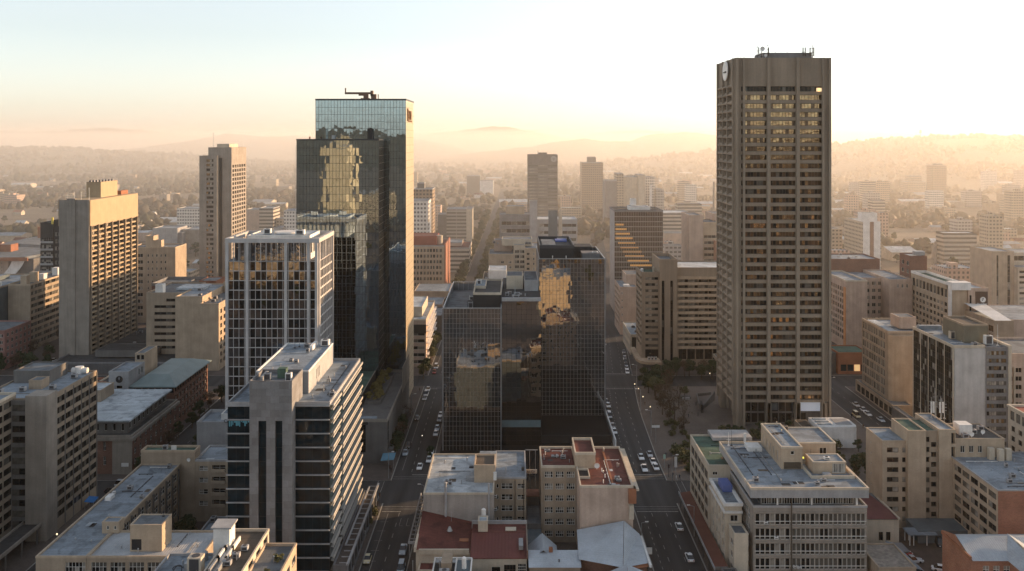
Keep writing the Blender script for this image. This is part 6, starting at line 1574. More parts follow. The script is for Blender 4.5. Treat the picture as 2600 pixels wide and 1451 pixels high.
hill("broad rounded hill on the horizon right of the glass tower", [(880, 380), (960, 352), (1040, 341), (1130, 334), (1200, 323), (1240, 320), (1290, 322), (1350, 333), (1400, 344), (1480, 360), (1600, 385)], 7600, 1500, 1800, seed=3, rough=3)
hill("ridge with small flat-topped knoll left of the clock tower", [(1040, 410), (1180, 386), (1330, 371), (1420, 354), (1470, 351), (1540, 357), (1595, 357), (1612, 347), (1650, 337), (1710, 335), (1760, 338), (1800, 344), (1900, 352), (2050, 362), (2200, 380)], 4600, 1200, 1200, seed=4, rough=2)
hill("very faint far ridge right of centre", [(1400, 352), (1520, 334), (1600, 329), (1700, 333), (1800, 336), (2000, 345), (2110, 342), (2140, 346), (2300, 356)], 11500, 1200, 1200, seed=5, rough=3)
hill("wooded ridge with radio masts on the right horizon", [(1950, 412), (2090, 372), (2200, 359), (2330, 352), (2400, 348), (2450, 347), (2520, 351), (2600, 353), (2800, 356), (3200, 370)], 2700, 1000, 900, seed=6, rough=1.0)
hill("low wooded rise on the left plain", [(-600, 380), (-200, 374), (0, 376), (150, 376), (300, 384), (450, 393), (600, 405), (760, 418), (900, 425)], 3500, 1300, 900, seed=7, rough=1.5)
hill("hazy wooded slope left of the clock tower", [(1440, 425), (1540, 412), (1650, 400), (1740, 391), (1800, 386), (1950, 380), (2100, 392)], 3000, 800, 800, seed=8, rough=1.2)
hill("hills to the south behind the viewpoint", [(-9000, 330), (-4000, 310), (0, 300), (1500, 310), (4000, 300), (9000, 320)], -3200, 700, 700, seed=9, rough=4, nx=60) if False else None
for nm, X, Y, h, w in (("radio_mast", wx(2443, 2700), 2690, 70, .8), ("radio_mast", wx(2361, 2700), 2690, 47, .6)):
    b = Bld(nm, "tallest thin radio mast on the right ridge" if h > 60 else "shorter thin radio mast between lattice tower and tallest mast", "mast", X, Y); z0 = float(hills[5](np.array(X), np.array(Y))) - 1
    b.part("pole", MB().tube((X, Y, z0), (X, Y, z0 + h), w, .25, 5), CONC); b.done()
X = wx(2312, 2700); b = Bld("cell_tower", "stubby lattice phone tower with clustered aerials on the right ridge", "mast", X, 2690); z0 = float(hills[5](np.array(X), np.array(2690.))) - 1
mb = MB(); mb.tube((X, 2690, z0), (X, 2690, z0 + 33), 1.3, .8, 6); b.part("pole", mb, CONC_D)
mb = MB()
for a in range(6): mb.box(X + 3 * cos(a) - .7, X + 3 * cos(a) + .7, 2690 + 3 * sin(a) - .4, 2690 + 3 * sin(a) + .4, z0 + 22, z0 + 27); mb.box(X + 2.4 * cos(a) - .6, X + 2.4 * cos(a) + .6, 2690 + 2.4 * sin(a) - .4, 2690 + 2.4 * sin(a) + .4, z0 + 28, z0 + 33)
b.part("antenna_panel", mb, CONC_D); b.done()
# ================================================================= TREES
def leafm(name, cols):
    m = bpy.data.materials.new(name); m.use_nodes = True; nt = m.node_tree; b = nt.nodes["Principled BSDF"]
    b.inputs["Roughness"].default_value = .7; b.inputs["Specular IOR Level"].default_value = .2
    ge = _node(nt, "ShaderNodeNewGeometry"); oi = _node(nt, "ShaderNodeObjectInfo")
    ad = _node(nt, "ShaderNodeMath", operation='ADD'); fr = _node(nt, "ShaderNodeMath", operation='FRACT')
    nt.links.new(ge.outputs["Random Per Island"], ad.inputs[0]); nt.links.new(oi.outputs["Random"], ad.inputs[1]); nt.links.new(ad.outputs[0], fr.inputs[0])
    cr = _node(nt, "ShaderNodeValToRGB"); el = cr.color_ramp.elements
    el[0].color = (*cols[0], 1); el[1].color = (*cols[-1], 1)
    for i, c in enumerate(cols[1:-1]): e = el.new((i + 1) / (len(cols) - 1)); e.color = (*c, 1)
    nt.links.new(fr.outputs[0], cr.inputs[0]); nt.links.new(cr.outputs[0], b.inputs["Base Color"])
    return m
L_EVER = leafm("evergreen_leaves", [(.024, .042, .018), (.036, .052, .022), (.050, .064, .028), (.028, .040, .018)])
L_OLIVE = leafm("olive_leaves", [(.075, .080, .030), (.10, .10, .04), (.062, .066, .028), (.12, .11, .05)])
L_BROWN = leafm("dry_brown_leaves", [(.075, .048, .028), (.10, .062, .035), (.06, .040, .024), (.09, .068, .04)])
L_AUT = leafm("autumn_leaves", [(.30, .19, .07), (.22, .13, .05), (.38, .26, .10), (.16, .10, .045)])
L_GOLD = leafm("yellowing_leaves", [(.20, .16, .05), (.14, .12, .04), (.24, .18, .06), (.10, .10, .035)])
L_WOOD = leafm("mixed_winter_trees", [(.026, .032, .018), (.045, .042, .026), (.034, .038, .020), (.070, .054, .036), (.030, .029, .019)])
BARK = mat("bark", (.085, .062, .045), var=.3)

def crown_mesh(name, seed, R, H, z0, n, size, mats, clumps=14, bare=0.0):
    r = np.random.default_rng(seed)
    cc = []
    for k in range(clumps):
        a = r.uniform(0, 2 * pi); q = R * .72 * math.sqrt(r.uniform(.03, 1)); zz = r.uniform(.12, .95)
        sh = math.sqrt(max(.05, 1 - (2 * zz - .9) ** 2)) if zz > .45 else .55 + zz
        cc.append((q * cos(a) * sh, q * sin(a) * sh, z0 + H * zz, R * r.uniform(.28, .48)))
    v = []; f = []
    for i in range(n):
        x, y, z, rad = cc[i % clumps]
        d = r.normal(size=3); d /= np.linalg.norm(d); p = np.array((x, y, z)) + d * rad * r.uniform(.55, 1.0) * np.array((1, 1, .75))
        nn = d + r.normal(size=3) * .6; nn /= np.linalg.norm(nn)
        a = np.cross(nn, (0, 0, 1.0)); a /= np.linalg.norm(a) + 1e-6; b = np.cross(nn, a)
        s = size * r.uniform(.6, 1.3); k = len(v)
        v += [tuple(p + a * s * .5 + b * s * .1), tuple(p + b * s * .55), tuple(p - a * s * .5 - b * s * .05), tuple(p - b * s * .5)]
        f.append((k, k + 1, k + 2, k + 3))
    me = bpy.data.meshes.new(name); me.from_pydata(v, [], f); me.materials.append(mats)
    return me, cc
def trunk_mesh(name, seed, cc, z0, r0, twigs=0, twl=1.0):
    r = random.Random(seed); mb = MB()
    top = (r.uniform(-.2, .2), r.uniform(-.2, .2), z0 * 1.15)
    mb.tube((0, 0, 0), top, r0, r0 * .62, 7)
    for (x, y, z, rad) in cc[:10]:
        mid = (x * .45 + r.uniform(-.2, .2), y * .45 + r.uniform(-.2, .2), top[2] + (z - top[2]) * .5)
        mb.tube(top, mid, r0 * .42, r0 * .25, 5); mb.tube(mid, (x, y, z), r0 * .25, r0 * .10, 4)
        for k in range(twigs):
            q = (x + r.uniform(-1, 1) * rad * twl, y + r.uniform(-1, 1) * rad * twl, z + r.uniform(-.3, 1) * rad * twl); mb.tube((x, y, z), q, r0 * .09, r0 * .03, 3)
            for _ in range(2): mb.tube(q, (q[0] + r.uniform(-1, 1) * .7, q[1] + r.uniform(-1, 1) * .7, q[2] + r.uniform(0, 1) * .8), r0 * .05, r0 * .02, 3)
    return mb.mesh(name, [BARK])
TREE = {}
def make_tree(kind, seed):
    if kind == 'ever': a = (3.2, 5.2, 2.2, 1500, .50, L_EVER, 15); tw = 0; r0 = .26
    elif kind == 'olive': a = (3.4, 4.6, 2.6, 1150, .52, L_OLIVE, 13); tw = 1; r0 = .26
    elif kind == 'brown': a = (3.4, 5.2, 2.6, 620, .42, L_BROWN, 14); tw = 5; r0 = .24
    elif kind == 'bare': a = (3.4, 5.6, 2.8, 110, .34, L_BROWN, 13); tw = 9; r0 = .24
    elif kind == 'autumn': a = (3.6, 5.0, 2.6, 900, .55, L_AUT, 13); tw = 2; r0 = .26
    elif kind == 'gold': a = (2.0, 2.2, .5, 800, .36, L_GOLD, 10); tw = 0; r0 = .12
    else: a = (1.6, 1.4, .15, 520, .30, L_OLIVE, 9); tw = 0; r0 = .08
    me, cc = crown_mesh("crown", seed, *a)
    return me, trunk_mesh("trunk", seed, cc, a[2], r0, tw)
for k, n in (('ever', 3), ('olive', 2), ('brown', 2), ('bare', 2), ('gold', 2), ('shrub', 2), ('autumn', 2)):
    TREE[k] = [make_tree(k, 17 * i + len(k)) for i in range(n)]
# conifer
def conifer(seed):
    r = np.random.default_rng(seed); v = []; f = []
    for i in range(1500):
        t = r.uniform(0, 1) ** .8; a = r.uniform(0, 2 * pi); R = (1 - t) * 3.6 * (0.7 + .3 * ((t * 9) % 1)) * r.uniform(.5, 1)
        p = np.array((R * cos(a), R * sin(a), 1.2 + 13 * t - .25 * R)); s = .5
        d = np.array((cos(a), sin(a), -.35)); q = np.cross(d, (0, 0, 1.)); k = len(v)
        v += [tuple(p + d * s), tuple(p + q * s * .5), tuple(p - d * s * .6), tuple(p - q * s * .5 + (0, 0, .15))]; f.append((k, k + 1, k + 2, k + 3))
    me = bpy.data.meshes.new("crown"); me.from_pydata(v, [], f); me.materials.append(L_EVER)
    return me, MB().tube((0, 0, 0), (0, 0, 13.5), .25, .05, 6).mesh("trunk", [BARK])
TREE['conifer'] = [conifer(3)]
WORD = dict(ever='dark evergreen tree', olive='olive-green tree', brown='brown-leaved winter tree', bare='bare winter tree', autumn='sunlit tawny tree', gold='yellowing rooftop shrub', shrub='low green shrub', conifer='tall dark conifer')
rt = random.Random(3)
def tree(kind, x, y, h=1.0, label=None, group=None, z=0.1, name=None):
    cm, tm = rt.choice(TREE[kind])
    nm = name or ("shrub" if kind in ('gold', 'shrub') else "tree")
    root = bpy.data.objects.new(nm, None); root.empty_display_size = 1; link(root)
    root.location = (x, y, z); s = h * rt.uniform(.9, 1.1); root.scale = (s * rt.uniform(.9, 1.12), s * rt.uniform(.9, 1.12), s); root.rotation_euler = (0, 0, rt.uniform(0, 6.28))
    link(bpy.data.objects.new("crown", cm), root); link(bpy.data.objects.new("trunk", tm), root)
    tag(root, label or (WORD[kind] + " " + group[1]), nm.replace("_", " "), group[0] if group else None)
    return root
gp = ("trees round the plaza", "on the plaza beside the right street")
for k, x, y, h in (('ever', 55.5, 369, 1.1), ('ever', 56, 362, 1.15), ('ever', 60, 366, 1.2), ('ever', 61, 374, 1.1), ('brown', 65, 364, 1.1), ('ever', 66, 376, 1.0), ('olive', 57.5, 353, 1.15), ('ever', 58, 358, 1.0), ('brown', 62, 357, 1.0),
                   ('brown', 58, 344, 1.1), ('bare', 60.5, 338, 1.2), ('bare', 64.5, 341, 1.0), ('brown', 57, 334, 1.0), ('bare', 60, 326, 1.3), ('brown', 57.4, 323, .9), ('bare', 62, 318, 1.2), ('brown', 60, 311, .8)):
    tree(k, x, y, h, group=gp)
gp = ("trees behind the plaza", "in the shade before the stepped concrete block")
for i in range(13):
    tree(rt.choice(['ever', 'ever', 'brown', 'olive']), 67 + i * 2.9 + rt.uniform(-.8, .8), 385 + rt.uniform(-3, 6), rt.uniform(.8, 1.15), group=gp)
gp = ("shrubs in the plaza beds", "in the planted bed by the right street corner")
for i in range(26):
    x, y = rt.uniform(54, 66), rt.uniform(276, 300); tree('shrub' if i % 4 else 'olive', x, y, rt.uniform(.9, 1.7) if i % 4 else .55, group=gp)
gp = ("dry shrubs on the plaza slope", "in the brown bank under the bare plaza trees")
for i in range(10): tree('shrub', rt.uniform(55, 62), rt.uniform(302, 335), rt.uniform(.8, 1.2), group=gp)
tree('olive', 69.6, 356, .62, label="small round-headed tree in a planter on the open plaza")
gp = ("shrubs at the clock tower's foot", "at the foot of the clock tower")
for i in range(20): tree('shrub' if i % 3 else 'ever', rt.uniform(74, 92), rt.uniform(306, 318), rt.uniform(1.0, 1.7) if i % 3 else .5, group=gp)
gp = ("garden shrubs round the white pavilion", "in the garden round the white pavilion")
for i in range(36):
    x, y = (rt.uniform(93, 103), rt.uniform(290, 316)) if i < 16 else (rt.uniform(97, 126), rt.uniform(274, 297)); tree('shrub' if i % 5 else 'ever', x, y, rt.uniform(.9, 1.9) if i % 5 else .55, group=gp)
tree('ever', 106.4, 272.6, .95, label="dark many-stemmed tree in front of the white pavilion"); tree('ever', 109.6, 271.6, .55, label="round dark bush beside the many-stemmed tree")
gp = ("trees along the left street", "on the left street's pavement")
for k, x, y, h in (('ever', -38.4, 296, .95), ('brown', -38.6, 304, .85), ('ever', -38.3, 311, .9), ('bare', -38.2, 318, .9), ('ever', -38.4, 290, .8), ('olive', -38.6, 383, .8), ('ever', -38.0, 391, .9), ('brown', -37.8, 397, .8), ('olive', -38, 412, 1.0), ('ever', -38, 420, 1.1), ('olive', -37.8, 428, 1.1), ('ever', -37.6, 437, 1.1), ('ever', -26.6, 288, .62), ('shrub', -38.8, 245, 1.4), ('shrub', -39, 238, 1.2)):
    tree(k, x, y, h, group=gp)
gp = ("yellowing shrubs in the rooftop planter", "in the rooftop planter of the podium building")
for i in range(17): tree('gold', rt.uniform(-49.8, -46), 304.5 + i * 2.1, rt.uniform(.75, 1.05), group=gp, z=14.2)
tree('shrub', -45.6, 172, .8, label="small potted shrub on the foreground roof terrace", z=22.5); tree('shrub', -46.4, 167, .5, label="smaller potted shrub on the foreground roof terrace", z=22.5)
gp = ("trees by the old street on the left", "along the dark street left of the stepped blocks")
for i in range(22):
    x = -103.8 if i % 2 else -116; tree(rt.choice(['ever', 'brown', 'ever']), x + rt.uniform(-.8, .8), 276 + i * 5.3, rt.uniform(.7, 1.0), group=gp)
gp = ("dark trees around the hotel tower", "in the shade left of the hotel tower's podium")
for i in range(24): tree(rt.choice(['ever', 'ever', 'brown']), rt.uniform(-232, -208), rt.uniform(390, 470), rt.uniform(.8, 1.2), group=gp)
gp = ("trees in the dark courtyard", "in the dark courtyard below the blue-roofed block")
for i in range(4): tree('ever', rt.uniform(-86, -80), rt.uniform(222, 236), rt.uniform(.6, .9), group=gp)
tree('conifer', -296, 560, 1.5, label="tall dark conifer before the shell hall at far left"); tree('conifer', -303, 566, 1.1, label="shorter dark conifer beside the tall one at far left")
gp = ("winter trees before the shell hall", "before the shell hall at the far left")
for i in range(9): tree('bare', -348 + 5.5 * i + rt.uniform(-2, 2), 590 + rt.uniform(-6, 8), 1.15, group=gp)
# trees among the mid-distance blocks
rt2 = random.Random(8); n = 0; t_ = 0
while n < 110 and t_ < 5000:
    t_ += 1
    Y = 510 + 620 * rt2.random() ** 1.3; px = rt2.uniform(-20, 2600)
    if rt2.random() < .34: px = rt2.choice([rt2.uniform(1190, 1262), rt2.uniform(1150, 1290), rt2.uniform(330, 560)])
    X = wx(px, Y)
    if abs(X - lx(Y)) < 7 or not free(X - 3, X + 3, Y - 3, Y + 3): continue
    zone = "on the plain left of the blue glass tower" if px < 760 else ("along the far street and blocks behind the twin towers" if px < 1810 else "in the golden haze right of the clock tower")
    tree(rt2.choice(['ever', 'olive', 'brown', 'ever']), X, Y, rt2.uniform(1.0, 1.7), group=("trees " + zone, zone)); n += 1
for i in range(56):
    Y = 520 + i * 12; tree(rt2.choice(['ever', 'olive', 'ever']), lx(Y) + (7.4 if i % 2 else -7.4), Y, rt2.uniform(1.2, 1.7), group=("street trees of the far avenue", "lining the far end of the left street"), name="street_tree")

# ----- far woods that read as one mass
def ico(sub):
    t = (1 + 5 ** .5) / 2
    v = np.array([(-1, t, 0), (1, t, 0), (-1, -t, 0), (1, -t, 0), (0, -1, t), (0, 1, t), (0, -1, -t), (0, 1, -t), (t, 0, -1), (t, 0, 1), (-t, 0, -1), (-t, 0, 1)], float); v /= np.linalg.norm(v[0])
    f = [(0, 11, 5), (0, 5, 1), (0, 1, 7), (0, 7, 10), (0, 10, 11), (1, 5, 9), (5, 11, 4), (11, 10, 2), (10, 7, 6), (7, 1, 8), (3, 9, 4), (3, 4, 2), (3, 2, 6), (3, 6, 8), (3, 8, 9), (4, 9, 5), (2, 4, 11), (6, 2, 10), (8, 6, 7), (9, 8, 1)]
    v = list(map(tuple, v))
    for _ in range(sub):
        c = {}; nf = []
        def mid(a, b):
            k = (min(a, b), max(a, b))
            if k not in c:
                m = (np.array(v[a]) + np.array(v[b])); m /= np.linalg.norm(m); v.append(tuple(m)); c[k] = len(v) - 1
            return c[k]
        for a, b, d in f:
            x, y, z = mid(a, b), mid(b, d), mid(d, a); nf += [(a, x, z), (b, y, x), (d, z, y), (x, y, z)]
        f = nf
    return np.array(v), np.array(f)
def wood(name, label, pts, sub, seed):
    r = np.random.default_rng(seed); bv, bf = ico(sub); n = len(pts); nv = len(bv)
    sc = 2.2 + 5.2 * r.uniform(0, 1, n) ** 1.8 * np.where(pts[:, 1] > 2000, 1.35, 1.0)
    asp = r.uniform(.55, 1.3, n)
    disp = r.uniform(.5, 1.3, (n, nv))
    P = bv[None] * disp[:, :, None] * sc[:, None, None]
    P[:, :, 2] *= asp[:, None]
    P += pts[:, None, :]; P[:, :, 2] += (sc * asp * .72)[:, None]
    F = (bf[None] + (np.arange(n) * nv)[:, None, None]).reshape(-1, 3)
    me = bpy.data.meshes.new(name); V = P.reshape(-1, 3)
    me.vertices.add(len(V)); me.vertices.foreach_set("co", V.ravel().astype(np.float32))
    me.loops.add(len(F) * 3); me.loops.foreach_set("vertex_index", F.ravel().astype(np.int32))
    me.polygons.add(len(F)); me.polygons.foreach_set("loop_start", np.arange(0, len(F) * 3, 3, dtype=np.int32))
    me.update(calc_edges=True); me.validate(); me.materials.append(L_WOOD)
    o = link(bpy.data.objects.new(name, me)); o["kind"] = "stuff"; o["label"] = label; o["category"] = "woodland"
rg = np.random.default_rng(12)
def scatter(n, y0, y1, p0, p1, pw=1.3):
    out = []
    while len(out) < n:
        Y = y0 + (y1 - y0) * rg.random() ** pw; px = rg.uniform(p0, p1); X = wx(px, Y)
        if abs(X - lx(Y)) < 8 and Y < 1700: continue
        if Y < 3000 and not free(X - 2, X + 2, Y - 2, Y + 2): continue
        if math.sin(X * .013 + 1.3 * math.sin(Y * .006)) + math.sin(Y * .017 + X * .004) + .6 * math.sin(X * .041 - Y * .033) < -.25 - .5 * rg.random(): continue
        z = max([float(h(np.array(X), np.array(Y))) for h in hills] + [0]); out.append((X, Y, z))
    return np.array(out)
wood("woodland", "hazy winter woods over the far plain on the left", scatter(4200, 900, 3700, -30, 780), 1, 1)
wood("woodland", "hazy woods behind the twin towers and left of the clock tower", scatter(3000, 900, 3500, 1000, 1830), 1, 2)
wood("woodland", "golden hazy woods right of the clock tower up to the ridge", scatter(2400, 800, 2720, 2080, 2640), 1, 3)
q = []
for k in range(420):
    px = rg.uniform(2080, 2640); Y = 2690 + rg.uniform(-25, 25); X = wx(px, Y); q.append((X, Y, float(hills[5](np.array(X), np.array(Y))) - 1.5))
wood("ridge_woodland", "line of trees along the crest of the right ridge", np.array(q), 1, 4)
q = []
for k in range(500):
    px = rg.uniform(-30, 760); Y = 3500 + rg.uniform(-40, 40); X = wx(px, Y); q.append((X, Y, float(hills[6](np.array(X), np.array(Y))) - 1.5))
    if k < 320: px = rg.uniform(1430, 1960); Y = 3000 + rg.uniform(-40, 40); X = wx(px, Y); q.append((X, Y, float(hills[7](np.array(X), np.array(Y))) - 1.5))
wood("ridge_woodland", "trees along the crests of the low wooded rises", np.array(q), 1, 5)
# ================================================================= CARS
def paint(name, col): return mat(name, col, rough=.25, var=.05, spec=.6, fine=.02)
CP = dict(white=paint("white_car_paint", (.70, .71, .72)), silver=paint("silver_car_paint", (.42, .43, .45)), blue=paint("pale_blue_car_paint", (.36, .43, .50)), dark=paint("dark_car_paint", (.03, .032, .036)), red=paint("red_car_paint", (.28, .03, .025)), cream=paint("cream_car_paint", (.62, .54, .36)), grey=paint("grey_car_paint", (.16, .165, .17)))
CGL = glass("car_window_glass", (.012, .014, .017), rough=.05, spec=.8)
TYRE = mat("tyre_rubber", (.02, .02, .02)); LAMPM = mat("headlight_lens", (.75, .76, .78), rough=.15); TAILM = mat("tail_light_lens", (.35, .02, .02), rough=.2)
def loft(mb, secs, mi=0):
    """secs: (y, [(x, z), ...]) cross-sections along the car"""
    n = len(secs[0][1]); base = len(mb.v)
    for y, pr in secs: mb.v += [(x, y, z) for x, z in pr]
    for s in range(len(secs) - 1):
        for i in range(n):
            j = (i + 1) % n; a = base + s * n
            mb.f.append((a + i, a + n + i, a + n + j, a + j)); mb.m.append(mi)
    mb.f.append(tuple(base + i for i in range(n))); mb.m.append(mi)
    mb.f.append(tuple(base + (len(secs) - 1) * n + n - 1 - i for i in range(n))); mb.m.append(mi)
def bodysec(w, zb, zs, zt): return [(-w * .94, zb), (-w, zs * .75), (-w * .97, zs), (-w * .84, zt), (w * .84, zt), (w * .97, zs), (w, zs * .75), (w * .94, zb)]
def make_car(kind):
    L = dict(sedan=4.5, hatch=4.0, pickup=5.2, van=4.9)[kind]; w = .88 if kind != 'van' else .92; h = L / 2
    top = dict(sedan=1.46, hatch=1.52, pickup=1.74, van=1.98)[kind]; bz = .92 if kind in ('pickup', 'van') else .84
    P = {}
    mb = MB()     # front faces -y
    loft(mb, [(-h, bodysec(w * .86, .38, .55, .62)), (-h + .25, bodysec(w * .97, .25, .66, bz - .14)), (-h + 1.2, bodysec(w, .22, .74, bz)), (.9, bodysec(w, .22, .74, bz + .02)), (h - .2, bodysec(w * .97, .28, .72, bz - (.02 if kind != 'pickup' else 0))), (h, bodysec(w * .88, .4, .66, bz - .12))])
    if kind == 'pickup': mb.box(-w * .8, w * .8, 1.0, h - .15, bz, bz + .02)
    P['body'] = mb
    ca = dict(sedan=(-.95, -.25, .85, 1.75), hatch=(-.85, -.15, 1.1, 1.85), pickup=(-1.0, -.35, .7, .95), van=(-1.6, -.75, 1.9, 2.25))[kind]
    wr, wb = w * .66, w * .86
    y0, y1, y2, y3 = ca
    z0, z1 = bz - .03, top
    c = lambda x, y, z: (x, y, z)
    mb = MB(); mb.quad((-wr, y1, z1), (wr, y1, z1), (wr, y2, z1), (-wr, y2, z1)); mb.quad((-wr, y1, z1 - .07), (-wr, y1, z1), (-wr, y2, z1), (-wr, y2, z1 - .07)); mb.quad((wr, y1, z1), (wr, y1, z1 - .07), (wr, y2, z1 - .07), (wr, y2, z1)); mb.quad((-wr, y1, z1 - .04), (wr, y1, z1 - .04), (wr, y1, z1), (-wr, y1, z1)); P['roof'] = mb
    mb = MB(); mb.quad((-wb, y0, z0), (wb, y0, z0), (wr, y1, z1 - .03), (-wr, y1, z1 - .03)); P['windscreen'] = mb
    mb = MB(); mb.quad((wb, y3, z0), (-wb, y3, z0), (-wr, y2, z1 - .03), (wr, y2, z1 - .03)); P['rear_window'] = mb
    for s in (-1, 1):
        mb = MB(); q = [(s * wb, y0, z0), (s * wb, y3, z0), (s * wr, y2, z1 - .05), (s * wr, y1, z1 - .05)]; mb.quad(*(q if s > 0 else q[::-1])); P['side_window', s] = mb
        mb = MB(); mb.box(s * w * .55 - .17, s * w * .55 + .17, -h - .01, -h + .12, .56, .70); P['headlight', s] = mb
        mb = MB(); mb.box(s * w * .66 - .14, s * w * .66 + .14, h - .1, h + .01, .58, .76); P['tail_light', s] = mb
        for e in (-1, 1):
            mb = MB(); mb.tube((s * (w - .18), e * h * .60, .32), (s * (w + .02), e * h * .60, .32), .32, .32, 12); P['wheel', s, e] = mb
    mts = dict(body=None, roof=None, windscreen=CGL, rear_window=CGL, side_window=CGL, headlight=LAMPM, tail_light=TAILM, wheel=TYRE)
    out = []
    for k, mb in P.items():
        nm = k if isinstance(k, str) else k[0]
        out.append((nm, mb.mesh(nm, [mts[nm] or CP['white']]), mts[nm] is None))
    return out
CARS = {k: make_car(k) for k in ('sedan', 'hatch', 'pickup', 'van')}
def car(kind, colour, x, y, rot, label, group=None, z=.02):
    root = bpy.data.objects.new("car" if kind in ('sedan', 'hatch') else ("pickup_truck" if kind == 'pickup' else "van"), None); link(root); root.empty_display_size = 1
    root.location = (x, y, z); root.rotation_euler = (0, 0, radians(rot))
    for nm, me, painted in CARS[kind]:
        o = link(bpy.data.objects.new(nm, me), root)
        if painted:
            o.material_slots[0].link = 'OBJECT'; o.material_slots[0].material = CP[colour]
    tag(root, label, "car" if kind in ('sedan', 'hatch') else ("pickup truck" if kind == 'pickup' else "van"), group)
LS, RSt = "cars on the left street", "cars on the right street"
car('sedan', 'white', -29.3, 280, 0, "white sedan driving alone toward the left junction", LS)
car('sedan', 'blue', -35.4, 292.5, 4, "pale blue car parked at the left kerb opposite the driving white sedan", LS)
car('hatch', 'white', -26.9, 293, 0, "white hatchback at the right kerb just behind the pale blue roof", LS)
car('hatch', 'white', -26.9, 286, 0, "white hatchback nearest the awning, half hidden by the pale blue roof", LS)
car('sedan', 'white', -26.9, 311.5, 0, "white sedan parked against the left glass twin, front of two", LS)
car('hatch', 'blue', -26.9, 317, 0, "pale blue hatchback parked behind the white sedan at the left glass twin", LS)
car('hatch', 'silver', -26.9, 327, 0, "silver hatchback parked further along the left glass twin", LS)
car('sedan', 'white', -26.9, 332.6, 0, "white sedan last in the row along the left glass twin", LS)
car('sedan', 'dark', -35.3, 328.7, 0, "black sedan parked at the kerb below the podium wall", LS)
car('sedan', 'dark', -35.2, 299.5, 0, "dark car parked half under the pavement trees", LS)
car('hatch', 'silver', -35.0, 353.4, 0, "silver hatchback first of a parked pair by the gold-sided tower", LS)
car('van', 'white', -35.0, 359.4, 0, "white van second of the parked pair by the gold-sided tower", LS)
car('hatch', 'white', -34.8, 366, 0, "white hatchback nearest the upper left junction", LS)
car('hatch', 'red', -34.6, 393, 0, "dark red car just past the upper left junction", LS)
car('van', 'white', -34.6, 402, 0, "white van behind the dark red car up the left street", LS)
car('pickup', 'blue', -27.6, 223.6, 0, "pale blue pickup at the kerb below the red sheet roof", LS)
car('van', 'blue', -26.9, 214, 0, "pale blue van at the bottom edge of the left street", LS)
car('hatch', 'cream', -35.8, 218.5, 0, "cream hatchback at the bottom of the left street's far kerb", LS)
car('sedan', 'dark', -35.9, 209.5, 0, "black car behind the cream hatchback near the bottom edge", LS)
car('sedan', 'white', 42.2, 288.5, 0, "white sedan in the middle lane, farther of two", RSt)
car('sedan', 'silver', 45.4, 291, 0, "silver sedan last in the kerb lane queue at the right junction", RSt)
car('sedan', 'white', 45.5, 284.4, 0, "white sedan second in the kerb lane queue at the right junction", RSt)
car('hatch', 'white', 45.6, 279.4, 0, "white hatchback first in the kerb lane queue at the right junction", RSt)
car('pickup', 'white', 41.8, 278.6, 0, "white pickup waiting first in the middle lane at the right junction", RSt)
car('sedan', 'white', 44.9, 237, 180, "white sedan passing the rust-brown awning", RSt)
car('sedan', 'white', 44.2, 219.6, 180, "white sedan nearest the bottom edge of the right street", RSt)
car('hatch', 'white', 36.4, 313.5, 0, "white hatchback at the white base wall of the right glass twin", RSt)
car('hatch', 'grey', 36.5, 319.6, 0, "grey car parked behind the hatchback at the right glass twin", RSt)
car('van', 'silver', 36.6, 331.5, 0, "silver minibus parked along the right glass twin", RSt)
car('hatch', 'dark', 37.4, 349, 0, "black car parked near the upper end of the right glass twin", RSt)
car('hatch', 'white', 37.5, 344, 0, "white car just in front of the black one by the right glass twin", RSt)
for i, (c, k, w) in enumerate((('white', 'sedan', "white sedan first past the upper right crossing"), ('white', 'hatch', "white hatchback second past the upper right crossing"), ('dark', 'sedan', "dark sedan third past the upper right crossing"), ('grey', 'van', "grey van beneath the terrace of the stepped block"), ('white', 'hatch', "white hatchback fifth along the terrace kerb"), ('dark', 'hatch', "dark hatchback sixth along the terrace kerb"), ('silver', 'sedan', "silver sedan farthest along the terrace kerb"))):
    y = 393.4 + 6.1 * i; car(k, c, rx(y) + 4.6, y, -6, w, RSt)
for i, (c, k, w) in enumerate((('white', 'sedan', "white sedan parked far up by the pink office"), ('silver', 'hatch', "silver hatchback parked far up beside the white sedan"), ('dark', 'sedan', "dark sedan parked far up by the corner tree"))):
    y = 447 + 6 * i; car(k, c, rx(y) - 4.4, y, -6, w, RSt)
FS = "cars on the far-right street"
car('sedan', 'silver', 134.6, 345, 0, "silver sedan driving alone on the far-right street", FS); car('sedan', 'white', 134.6, 333.6, 0, "white sedan leading two cars on the far-right street", FS)
car('hatch', 'white', 134.8, 338.2, 0, "white hatchback close behind on the far-right street", FS); car('sedan', 'blue', 136.6, 326.6, 0, "pale blue sedan nearest on the far-right street", FS); car('van', 'cream', 129.6, 332, 0, "cream van parked at the near kerb of the far-right street", FS)
car('hatch', 'dark', 129.4, 312, 0, "dark hatchback at the near kerb of the far-right street", FS); car('sedan', 'dark', 129.4, 305, 0, "black sedan at the near kerb of the far-right street", FS)
YD = "cars in the brick-paved yard"
car('pickup', 'silver', 98.8, 217.6, 96, "silver pickup parked sideways beside the curved shed", YD, .16); car('hatch', 'red', 98.4, 221.4, 96, "maroon car tucked behind the silver pickup", YD, .16); car('van', 'dark', 110, 227.2, -8, "dark van beside the parking shelter", YD, .16); car('sedan', 'white', 103.9, 213.4, 70, "white car at the bottom edge of the yard", YD, .16)
OS = "cars on the dark street at left"
